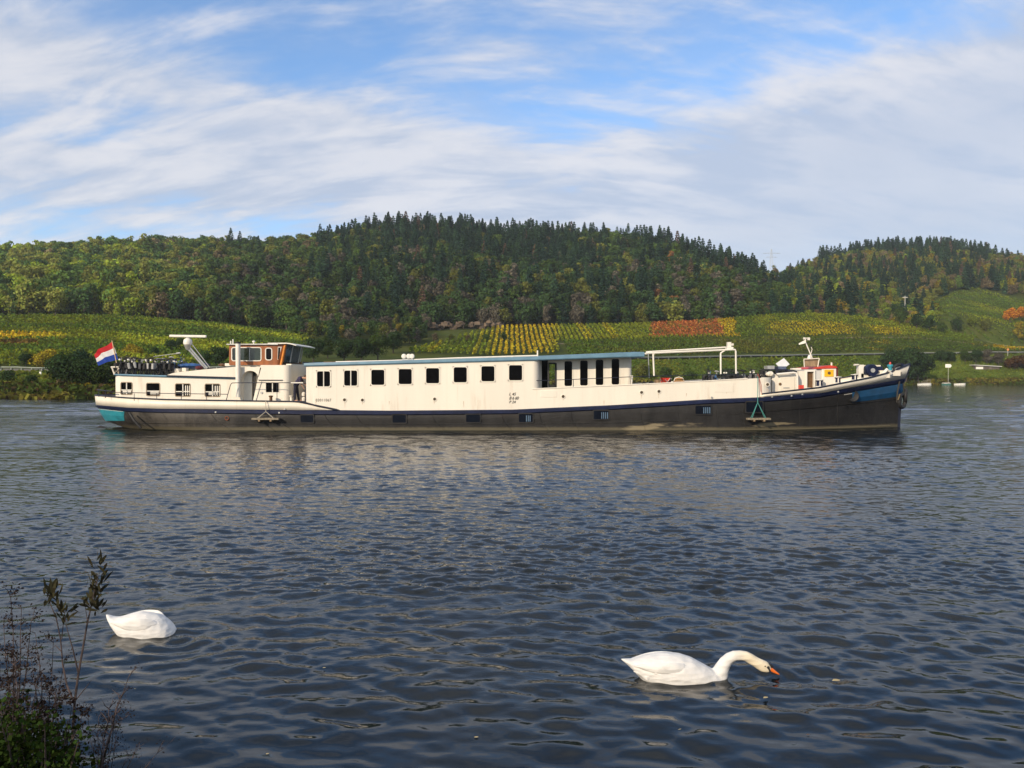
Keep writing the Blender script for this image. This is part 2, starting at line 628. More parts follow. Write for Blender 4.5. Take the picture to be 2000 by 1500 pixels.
# ------------------------------------------------------------------ water
def build_water():
    DMIN, DMAX = 1.2, 900.0
    nrow = 640
    # rows evenly spaced in the perspective of an eye 3 m up: fine ripples near, long waves far
    q = np.linspace(3 * FPX / DMIN, 3 * FPX / DMAX, 4)  # unused guide
    y_near, y_far = 3 * FPX / 5.2, 3 * FPX / 420.0
    yy = np.concatenate([np.arange(y_near, 420, -3.0), np.arange(420, 215, -0.9), np.arange(215, y_far, -0.6)])
    rows = 3 * FPX / yy
    rows = np.concatenate([[-40, -8, 0.5, 2.4, 3.2, 4.0, 4.6], rows, [480, 560, 700, 900]])
    gx = 0.82 + 0.0035 * (1.052 ** np.arange(1, 82) - 1) / 0.052 * 1.0
    u = np.concatenate([-gx[::-1], np.linspace(-0.82, 0.82, 880), gx])
    Yr = rows[:, None] + 0 * u[None, :]
    half = np.maximum(rows, 12.0)
    X = u[None, :] * half[:, None] * 0.92
    Y = Yr
    sp_y = np.gradient(rows)[:, None] + 0 * X          # grid spacing
    sp_x = np.abs(np.gradient(X, axis=1))
    Z = np.zeros_like(X)
    rg = np.random.default_rng(11)
    gust = 0.62 + 0.95 * (fbm(X / 6.0, Y / 9.0, 31, 3) - 0.3)
    # broad set of wind waves running mostly toward the viewer, crests slightly slanted
    nW = 210
    lam = np.exp(rg.uniform(math.log(0.14), math.log(9.0), nW))
    ang = rg.normal(math.radians(-101), math.radians(28), nW)
    for l, a in zip(lam, ang):
        k = 2 * math.pi / l
        slope = 0.0185 * (1.05 if l < 0.5 else 0.8 if l < 0.9 else 0.85)
        amp = slope / k * 1.5
        kx, ky = k * math.cos(a), k * math.sin(a)
        res = np.maximum(sp_y * abs(math.sin(a)), sp_x * abs(math.cos(a)))
        fade = np.clip((l / np.maximum(res, 1e-3) - 2.3) / 2.2, 0, 1)
        # longer waves only where the sheet is too coarse to carry the short ones
        if l > 0.7: fade = fade * np.clip(1.0 - (l / np.maximum(res, 1e-3) - 7.0) / 9.0, 0.10, 1.0)
        # the water close to the shore is calmer in its smallest ripples
        calm = np.clip((Y - 6.0) / 6.0, 0, 1) ** 0.8
        fade = fade * ((0.15 if l < 0.3 else 0.6 if l < 0.5 else 0.85) * (1 - calm) + calm)
        ph = rg.uniform(0, 2 * math.pi)
        w = kx * X + ky * Y + ph
        w = w + 0.35 * np.sin(0.31 * X + 0.23 * Y + ph)
        Z += amp * fade * gust * (np.sin(w) + 0.26 * np.sin(2 * w + 0.6))
    # rings round the feeding swan and the swimming one
    for cx, cy, r0, amp, lamr in ((348, 1248, 0.0, 0.016, 0.26), (1518, 1322, 0.0, 0.006, 0.16), (1300, 1333, 0.0, 0.004, 0.22)):
        D = 3 * FPX / (cy - HY)
        wx = (cx - CX) / FPX * D
        r = np.hypot(X - wx, (Y - D) )
        res = np.maximum(sp_y, 1e-3)
        fd = np.clip((lamr / res - 2) / 2, 0, 1)
        Z += amp * fd * np.sin(2 * math.pi * r / lamr) * np.exp(-r / 0.55) * np.clip(r / 0.06, 0, 1)
    # wash of the barge: stern waves spreading to the left behind her
    sx, sy = -23.0, 46.0
    for sgn in (-1, 1):
        dxs = sx - X
        arm = sgn * (Y - sy) - 0.36 * dxs - 1.5
        m = (dxs > -2)
        Z += np.where(m, 0.030 * np.sin(2 * math.pi * arm / 2.2) * np.exp(-(arm / 3.2) ** 2) * np.exp(-np.maximum(dxs, 0) / 30), 0)
    bx, by = 22.0, 46.2
    for sgn in (-1, 1):
        dxs = bx - X
        arm = sgn * (Y - by) - 0.30 * dxs - 0.2
        Z += np.where((dxs > -0.5), 0.05 * np.cos(2 * math.pi * arm / 1.8) * np.exp(-(arm / 1.6) ** 2) * np.exp(-np.maximum(dxs, 0) / 14), 0)
    farness = np.clip((np.maximum(sp_y, sp_x * 0.8) - 0.02) / 0.35, 0, 1) ** 0.55
    V = np.stack([X, Y, Z], -1).reshape(-1, 3)
    nr, nc = X.shape
    i, j = np.meshgrid(np.arange(nr - 1), np.arange(nc - 1), indexing='ij')
    a = (i * nc + j).ravel()
    F = np.stack([a, a + 1, a + nc + 1, a + nc], -1)
    m, b = new_mat('river_water')
    t = m.node_tree
    me = qmesh('river_water', V, F, m, None, True)
    at = me.attributes.new('farness', 'FLOAT', 'POINT')
    at.data.foreach_set('value', farness.astype(np.float32).ravel())
    b.inputs['IOR'].default_value = 1.333
    tcn = t.nodes.new('ShaderNodeTexCoord')
    an = t.nodes.new('ShaderNodeAttribute'); an.attribute_name = 'farness'
    far = E(an.outputs['Fac'])
    rg_ = far * 0.06 + 0.012
    t.links.new(rg_.s, b.inputs['Roughness'])
    mur = noise(tcn.outputs['Object'], 0.25, 3)
    t.links.new(mixc(sstep(mur, 0.3, 0.7), (0.004, 0.007, 0.010), (0.009, 0.012, 0.013)), b.inputs['Base Color'])
    mp = t.nodes.new('ShaderNodeMapping')
    mp.inputs['Rotation'].default_value = (0, 0, math.radians(6))
    mp.inputs['Scale'].default_value = (0.55, 1.0, 1.0)
    t.links.new(tcn.outputs['Object'], mp.inputs[0])
    b1 = t.nodes.new('ShaderNodeBump')
    b1.inputs['Distance'].default_value = 0.045
    t.links.new(noise(mp.outputs[0], 4.2, 5, 0.55, 0.3).s, b1.inputs['Height'])
    st = far * 0.95
    t.links.new(st.s, b1.inputs['Strength'])
    b2 = t.nodes.new('ShaderNodeBump')
    b2.inputs['Distance'].default_value = 0.10
    t.links.new(noise(mp.outputs[0], 0.9, 3, 0.5, 0.2).s, b2.inputs['Height'])
    st2 = sstep(far, 0.35, 1.0) * 0.75
    t.links.new(st2.s, b2.inputs['Strength'])
    t.links.new(b1.outputs[0], b2.inputs['Normal'])
    t.links.new(b2.outputs[0], b.inputs['Normal'])
    tag(link('river_water', me), kind='structure')


build_water()

# ------------------------------------------------------------------ the air over the valley
hm = bpy.data.materials.new('valley_air')
hm.use_nodes = True
ht = hm.node_tree
ht.nodes.remove(ht.nodes['Principled BSDF'])
hv = ht.nodes.new('ShaderNodeVolumePrincipled')
hv.inputs['Color'].default_value = (0.86, 0.92, 1.0, 1)
hv.inputs['Density'].default_value = 0.00013
hv.inputs['Anisotropy'].default_value = 0.2
ht.links.new(hv.outputs[0], ht.nodes['Material Output'].inputs['Volume'])
mb = MB()
mb.box((-4700, -400, -4.3), (4700, 3000, 175))
tag(mb.obj('haze', hm), kind='stuff')

# ------------------------------------------------------------------ foliage prototypes
def cards(P, Nrm, size, rg, aspect=(0.7, 1.3), jit=0.55):
    """leafy quads at P facing roughly Nrm"""
    n = len(P)
    Nrm = Nrm + rg.normal(0, jit, (n, 3))
    Nrm /= np.linalg.norm(Nrm, axis=1)[:, None] + 1e-9
    ref = rg.normal(0, 1, (n, 3))
    A = np.cross(Nrm, ref)
    A /= np.linalg.norm(A, axis=1)[:, None] + 1e-9
    B = np.cross(Nrm, A)
    s = np.asarray(size) * rg.uniform(aspect[0], aspect[1], n)
    A = A * s[:, None] * 0.5
    B = B * (s * rg.uniform(0.6, 1.0, n))[:, None] * 0.5
    V = np.stack([P - A - B * 0.6, P + A * 0.8 - B, P + A + B * 0.7, P - A * 0.7 + B], 1).reshape(-1, 3)
    F = np.arange(4 * n).reshape(n, 4)
    return V, F


def broadleaf_crown(seed, H, W, n, leaf, lobes=11, squat=1.0):
    rg = np.random.default_rng(seed)
    cz = H * 0.58
    L = []
    for i in range(lobes):
        a = rg.uniform(0, 2 * math.pi)
        h = rg.uniform(-0.75, 0.85)
        rr = math.sqrt(max(0.05, 1 - h * h)) * rg.uniform(0.30, 0.62)
        L.append((rr * W / 2 * math.cos(a), rr * W / 2 * math.sin(a), cz + h * H * 0.36 * squat, W * rg.uniform(0.20, 0.33)))
    L.append((0, 0, H * 0.72, W * 0.26))
    L = np.array(L)
    idx = rg.integers(0, len(L), n)
    d = rg.normal(0, 1, (n, 3))
    d[:, 2] += 0.25
    d /= np.linalg.norm(d, axis=1)[:, None]
    rad = L[idx, 3] * rg.uniform(0.72, 1.08, n)
    P = L[idx, :3] + d * rad[:, None] * np.array([1, 1, 0.85])
    keep = P[:, 2] > H * 0.10
    P, d = P[keep], d[keep]
    return cards(P, d, leaf, rg, jit=0.33)


def conifer_crown(seed, H, W, n, leaf, base=0.08, tight=1.0):
    rg = np.random.default_rng(seed)
    t = rg.uniform(0, 1, n) ** 1.35
    tiers = 13
    tq = (np.floor(t * tiers) + rg.uniform(0.1, 0.75, n)) / tiers
    z = H * (base + (1 - base) * tq)
    r = W / 2 * (1 - tq) ** 0.72 * (0.62 + 0.5 * rg.random(n)) + 0.12
    r *= 1 + 0.25 * np.sin(tq * tiers * 6.28)
    a = rg.uniform(0, 2 * math.pi, n)
    P = np.stack([r * np.cos(a), r * np.sin(a), z - r * 0.22], 1)
    d = np.stack([np.cos(a) * 0.6, np.sin(a) * 0.6, np.full(n, 0.9)], 1)
    V, F = cards(P, d, leaf * (0.55 + 0.75 * (1 - tq)), rg, (0.8, 1.4))
    # pointed leader
    k = len(V)
    tip = np.array([[0.10, 0, H * 0.90], [-0.10, 0, H * 0.90], [0, 0, H * 0.98], [0, 0.1, H * 0.92]])
    return np.vstack([V, tip]), np.vstack([F, [[k, k + 1, k + 2, k + 3]]])


def trunk_mesh(name, H, r, seed, mat, limbs=5):
    rg = random.Random(seed)
    mb = MB()
    pts = [Vector((0, 0, -0.6)), Vector((rg.uniform(-.1, .1), rg.uniform(-.1, .1), H * .3)), Vector((rg.uniform(-.3, .3), rg.uniform(-.3, .3), H * .6)), Vector((0, 0, H * .88))]
    mb.tube(pts, [r * 1.3, r, r * .6, r * .15], 6)
    for i in range(limbs):
        h = H * rg.uniform(.28, .6)
        a = rg.uniform(0, 6.28)
        l = H * rg.uniform(.18, .3)
        mb.tube([(0, 0, h), (math.cos(a) * l * .6, math.sin(a) * l * .6, h + l * .35), (math.cos(a) * l, math.sin(a) * l, h + l * .9)], [r * .5, r * .3, r * .08], 4)
    return mb.mesh(name, mat, True)


bark = paint('bark', (0.085, 0.070, 0.055), 0.9, 0.35, 1.5)
LM_INST = leafmat('leaves_forest', 'inst', var=0.42)
LM_OBJ = leafmat('leaves_tree', 'object', var=0.42)

# ------------------------------------------------------------------ the wood on the hill (one mass, instanced)
protos = bpy.data.collections.new('wood_prototypes')    # never linked to the scene
pspec = []
for i in range(5): pspec.append(('b', broadleaf_crown(100 + i, 12.5, 10.0, 620, 0.95, 12)))
for i in range(3): pspec.append(('s', broadleaf_crown(140 + i, 14.0, 6.4, 480, 0.85, 9, 1.25)))
for i in range(4): pspec.append(('c', conifer_crown(160 + i, 18.0, 6.0, 640, 1.05)))
for i, (k, (V, F)) in enumerate(pspec):
    o = bpy.data.objects.new('p%02d' % i, qmesh('p%02d' % i, V, F, LM_INST))
    protos.objects.link(o)

C_DARKCON = np.array([0.016, 0.036, 0.020])
C_CON = np.array([0.026, 0.052, 0.024])
C_GREEN = np.array([0.042, 0.066, 0.014])
C_DKGREEN = np.array([0.026, 0.046, 0.014])
C_OLIVE = np.array([0.085, 0.090, 0.018])
C_LIME = np.array([0.135, 0.165, 0.018])
C_YEL = np.array([0.26, 0.20, 0.018])
C_RUST = np.array([0.125, 0.062, 0.022])
C_BROWN = np.array([0.085, 0.066, 0.034])
C_GREY = np.array([0.075, 0.066, 0.048])


def wood_points():
    rg = np.random.default_rng(5)
    pts = []
    Xs = np.arange(-620, 980, 6.1)
    Ys = np.arange(270, 980, 6.1)
    X, Y = np.meshgrid(Xs, Ys)
    X = (X + rg.uniform(-2.6, 2.6, X.shape)).ravel()
    Y = (Y + rg.uniform(-2.6, 2.6, Y.shape)).ravel()
    px = CX + X / Y * FPX
    D, _ = sm(px)
    m = (px > -260) & (px < 2260) & (Y > D[7] + 13) & (Y < D[10] + 46)
    m |= (px > 575) & (px < 835) & (Y > D[5] + 22 + np.clip(px - 770, 0, 99) * .8) & (Y <= D[7] + 13)
    m &= ~((px > 1825) & (Y < D[9] + 128 - np.clip(1900 - px, 0, 80) * 0.9))       # vineyard slope on the right
    m &= ~((px > 1500) & (px < 1610) & (Y > 575) & (Y < 720) & (rg.random(len(X)) < 0.72))
    X, Y, px = X[m], Y[m], px[m]
    D, _ = sm(px)
    up = (Y - D[8]) / (D[10] - D[8])            # 0 foot .. 1 ridge
    Zg = ground(X, Y)
    n = len(X)
    fore = Y < D[7] + 10
    n1 = fbm(X / 60, Y / 60, 40, 3)
    n2 = fbm(X / 28, Y / 28, 50, 3)
    con = np.zeros(n)
    con += np.where((px > 620) & (px < 1180), np.clip((up - 0.40) * 5, 0, 1) * 0.85, 0)
    con += np.where((px >= 1180) & (px < 1480), np.clip((up - 0.30) * 3, 0, 1) * 0.62, 0)
    con += np.where((px >= 1600) & (px < 1930) & (up > 0.9), 0.9, 0)
    con += np.where((px > 430) & (px < 620) & (up > 0.85), 0.35, 0)
    con = np.clip(con + (n1 - 0.5) * 1.6 * (px > 420) * (px < 1550), 0.04, 0.95)
    con = np.where(px < 440, 0.0, con)
    con = np.where((px >= 440) & (px < 600), np.clip((up - .7) * 3, 0, 1) * (n1 > .5) * .7, con)
    con = np.where((px > 1500) & (up < 0.9), 0.10 + 0.35 * (n1 > 0.55), con)
    iscon = rg.random(n) < con
    slim = rg.random(n) < 0.28
    idx = np.where(iscon, rg.integers(8, 12, n), np.where(slim, rg.integers(5, 8, n), rg.integers(0, 5, n)))
    r = rg.random(n)
    tint = np.zeros((n, 3))
    base = np.where((r < 0.42)[:, None], C_GREEN, np.where((r < 0.72)[:, None], C_DKGREEN, np.where((r < 0.9)[:, None], C_OLIVE, C_BROWN)))
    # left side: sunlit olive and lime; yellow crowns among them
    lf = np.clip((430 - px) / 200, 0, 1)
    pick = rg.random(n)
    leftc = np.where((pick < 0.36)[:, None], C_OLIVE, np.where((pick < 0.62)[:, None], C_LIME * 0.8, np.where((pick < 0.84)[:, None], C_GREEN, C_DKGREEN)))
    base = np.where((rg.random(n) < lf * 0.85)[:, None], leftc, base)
    # middle: dark lower slope with grey-brown
    mid = (px > 430) & (px < 1500) & (up < 0.5)
    midc = np.where((pick < 0.50)[:, None], C_DKGREEN, np.where((pick < 0.70)[:, None], C_GREY * .8, np.where((pick < 0.9)[:, None], C_GREEN * 0.8, C_OLIVE * .8)))
    base = np.where(mid[:, None], midc, base)
    # second hill: autumn mixture
    rt = px > 1540
    rc = np.where((pick < 0.30)[:, None], C_OLIVE, np.where((pick < 0.48)[:, None], C_GREEN * 1.2, np.where((pick < 0.54)[:, None], C_OLIVE * .9, np.where((pick < 0.62)[:, None], C_YEL * .45, np.where((pick < 0.85)[:, None], C_BROWN * 1.1, C_LIME * .8)))))
    base = np.where(rt[:, None], rc, base)
    base = base * (1.08 + 0.45 * lf[:, None])  # left slope brightened in the tint itself, standing for stronger sun there
    yel = (n2 > 0.60) & (pick > 0.55) & (px > 1050) & (px < 1320)
    base = np.where(yel[:, None], np.where((pick > 0.95)[:, None], C_RUST, C_OLIVE * 1.1), base)
    tint = np.where(iscon[:, None], np.where((r < 0.6)[:, None], C_DARKCON, C_CON), base)
    dead = iscon & (rg.random(n) < 0.03) & (px > 600)
    tint = np.where(dead[:, None], np.array([0.08, 0.052, 0.036]), tint)
    tint = tint * rg.uniform(0.75, 1.25, (n, 1)) * (0.8 + 0.4 * n2[:, None]) * np.where(iscon, 1.45, 1.65)[:, None] + np.array([0.003, 0.004, 0.004])
    sc_ = rg.uniform(0.68, 1.12, n) * np.where(iscon, np.where(up > 0.85, 1.08, 0.95), 0.98)
    # crowns at the very ridge stay a little smaller so the skyline keeps the hill's outline
    sc_ = np.where((px > 1480) & ~iscon, sc_ * 0.85, sc_)
    sc_ = np.where(fore, sc_ * 0.62, sc_)
    sc_ = np.where((px < 430) & ~iscon, sc_ * 1.12, sc_)
    S = np.stack([sc_ * rg.uniform(0.85, 1.15, n), sc_ * rg.uniform(0.85, 1.15, n), sc_], -1)
    return X, Y, Zg - 0.5, idx, tint, S, rg.uniform(0, 6.283, n), iscon, px, up


WX, WY, WZ, WI, WT, WS, WR, WC, WPX, WUP = wood_points()
# the largest and clearest trees become things of their own: the front row at the wood's foot and the skyline
rgp = np.random.default_rng(77)
inview = (WPX > -5) & (WPX < 2005)
kD, _ = sm(WPX)
sky_row = inview & (WUP > 0.93) & (WUP < 1.06) & WC & (rgp.random(len(WX)) < 0.8)
foot_row = inview & (WY < kD[7] + 24) & ((WPX < 560) | (WPX > 840)) & (WPX < 1560)
single = np.zeros(len(WX), bool)
fi = np.where(foot_row)[0]
single[fi[np.argsort(WY[fi])][:120]] = True
si = np.where(sky_row)[0]
single[si[np.argsort(-WS[si, 2])][:66]] = True


def gn_instances(name, X, Y, Z, idx, tint, S, R, coll, kind='stuff'):
    n = len(X)
    me = bpy.data.meshes.new(name)
    me.vertices.add(n)
    me.vertices.foreach_set('co', np.stack([X, Y, Z], -1).astype(np.float32).ravel())
    a = me.attributes.new('idx', 'INT', 'POINT'); a.data.foreach_set('value', idx.astype(np.int32))
    a = me.attributes.new('rotz', 'FLOAT_VECTOR', 'POINT')
    rv = np.zeros((n, 3), np.float32); rv[:, 2] = R
    a.data.foreach_set('vector', rv.ravel())
    a = me.attributes.new('siz', 'FLOAT_VECTOR', 'POINT'); a.data.foreach_set('vector', S.astype(np.float32).ravel())
    a = me.attributes.new('tint', 'FLOAT_COLOR', 'POINT')
    c = np.ones((n, 4), np.float32); c[:, :3] = tint
    a.data.foreach_set('color', c.ravel())
    me.update()
    o = link(name, me)
    ng = bpy.data.node_groups.new(name, 'GeometryNodeTree')
    ng.interface.new_socket('Geometry', in_out='INPUT', socket_type='NodeSocketGeometry')
    ng.interface.new_socket('Geometry', in_out='OUTPUT', socket_type='NodeSocketGeometry')
    gi, go = ng.nodes.new('NodeGroupInput'), ng.nodes.new('NodeGroupOutput')
    ip = ng.nodes.new('GeometryNodeInstanceOnPoints')
    ci = ng.nodes.new('GeometryNodeCollectionInfo')
    ci.inputs[0].default_value = coll
    ci.inputs['Separate Children'].default_value = True
    ci.inputs['Reset Children'].default_value = True
    ng.links.new(gi.outputs[0], ip.inputs['Points'])
    ng.links.new(ci.outputs[0], ip.inputs['Instance'])
    ip.inputs['Pick Instance'].default_value = True

    def attr(nm, typ, sock):
        na = ng.nodes.new('GeometryNodeInputNamedAttribute')
        na.data_type = typ
        na.inputs[0].default_value = nm
        out = [x for x in na.outputs if x.enabled and x.name == 'Attribute'][0]
        ng.links.new(out, ip.inputs[sock])
    attr('idx', 'INT', 'Instance Index')
    attr('rotz', 'FLOAT_VECTOR', 'Rotation')
    attr('siz', 'FLOAT_VECTOR', 'Scale')
    ng.links.new(ip.outputs[0], go.inputs[0])
    md = o.modifiers.new('scatter', 'NODES')
    md.node_group = ng
    tag(o, kind=kind)
    return o


ms = ~single
wood = gn_instances('hillside_woodland', WX[ms], WY[ms], WZ[ms], WI[ms], WT[ms], WS[ms], WR[ms], protos)
tag(wood, 'mixed autumn wood of conifers and broadleaf trees covering the hills', 'woodland')

# shared meshes for individual trees
MESH = {}
for i in range(5): MESH['b', i] = qmesh('broadleaf_crown', *broadleaf_crown(200 + i, 12.5, 10.0, 900, 0.85, 12), LM_OBJ)
for i in range(3): MESH['s', i] = qmesh('slender_crown', *broadleaf_crown(240 + i, 14, 6.4, 700, 0.8, 9, 1.25), LM_OBJ)
for i in range(4): MESH['c', i] = qmesh('conifer_crown', *conifer_crown(260 + i, 18, 6.0, 760, 0.95), LM_OBJ)
for i in range(4): MESH['n', i] = qmesh('near_crown', *broadleaf_crown(300 + i, 10, 9.0, 3400, 0.46, 16), LM_OBJ)
for i in range(3): MESH['u', i] = qmesh('bush_crown', *broadleaf_crown(340 + i, 3.2, 4.6, 1500, 0.30, 12, 1.0), LM_OBJ)
TRUNK = {k: trunk_mesh('trunk', h, r, 9, bark) for k, h, r in (('b', 11, .28), ('s', 12, .22), ('c', 16, .22), ('n', 9, .26), ('u', 2.4, .07))}


def colname(c):
    c = np.array(c, float)
    r, g, b = c / max(c.max(), 1e-6)
    v = c.max()
    if r > 1.25 * g: return 'rust-brown' if v < 0.2 else 'orange'
    if r > 0.97 * g: return 'golden yellow' if v > 0.17 else 'brownish olive'
    if v > 0.12: return 'yellow-green'
    if v < 0.035: return 'very dark green'
    if v < 0.06: return 'dark green'
    if r > 0.8 * g: return 'olive green'
    return 'mid green'


def one_tree(kind, i, X, Y, Z, S, R, tint, name, label, group, cat='tree'):
    t = empty(name, (X, Y, Z), label, cat, group, R)
    t.scale = S
    c = link('crown', MESH[kind, i], t)
    c.color = (*[float(v) for v in tint], 1)
    link('trunk', TRUNK[kind], t)
    return t


BEHIND = [(-50, 'above the left bank'), (230, 'above the flag at the stern'), (330, 'above the parked bicycles'), (440, 'above the radar bar'), (560, 'above the orange wheelhouse'),
          (720, 'above the mullioned windows'), (900, 'above the square windows'), (1040, 'above the tonnage lettering'), (1240, 'above the tall saloon windows'),
          (1440, 'above the white awning frame'), (1560, 'above the bow mast'), (1700, 'above the foredeck bollards'), (1800, 'above the bow tip'), (2100, 'above the white arrow board')]


def where(px):
    for lim, t in BEHIND:
        if px < lim: return t
    return BEHIND[-1][1]


SING, SINGO = [], []
for j in np.where(single)[0]:
    i = int(WI[j])
    kind, k = ('b', i) if i < 5 else (('s', i - 5) if i < 8 else ('c', i - 8))
    onr = WUP[j] > 0.8
    nm = {'b': 'broadleaf_tree', 's': 'slender_tree', 'c': 'conifer'}[kind]
    wd = {'b': 'round tree', 's': 'slender tree', 'c': 'conifer'}[kind]
    loc = ('on farther skyline' if WPX[j] > 1500 else 'on the skyline') if onr else 'at wood edge'
    lab = f'{colname(WT[j])} {wd} {loc}, {where(WPX[j])}'
    SING.append((lab, WPX[j], loc, wd, colname(WT[j])))
    o_ = one_tree(kind, k, WX[j], WY[j], WZ[j], WS[j], WR[j], WT[j], nm, lab, 'skyline conifers' if onr else 'trees along the foot of the wood', 'tree')
    SINGO.append(o_)
NTH = ['first', 'second', 'third', 'fourth', 'fifth', 'sixth', 'seventh', 'eighth', 'ninth', 'tenth', 'eleventh', 'twelfth']
from collections import defaultdict
dd = defaultdict(list)
for s_, o_ in zip(SING, SINGO): dd[s_[0]].append((s_[1], s_, o_))
for lab_, L_ in dd.items():
    if len(L_) > 1:
        for q_, (px_, s_, o_) in enumerate(sorted(L_, key=lambda v: v[0])):
            o_['label'] = f'{s_[4]} {s_[3]}, {NTH[min(q_, 11)]} from left, {s_[2]} {where(px_)}'

# hand-placed trees and bushes between river and wood: (px, py foot, height px, kind, colour, depth key range, label)
def depth_for(px, py):
    """distance at which the ground is seen at that pixel"""
    Ys = np.linspace(100, 900, 1601)
    Zs = ground(px * 0 + (px - CX) / FPX * Ys, Ys, True)
    row = HY - (Zs - CAMZ) * FPX / Ys
    D, _ = sm(np.array([px], float))
    ok = np.where((Ys > D[1, 0]) & (row <= py))[0]
    return float(Ys[ok[0]]) if len(ok) else 400.0


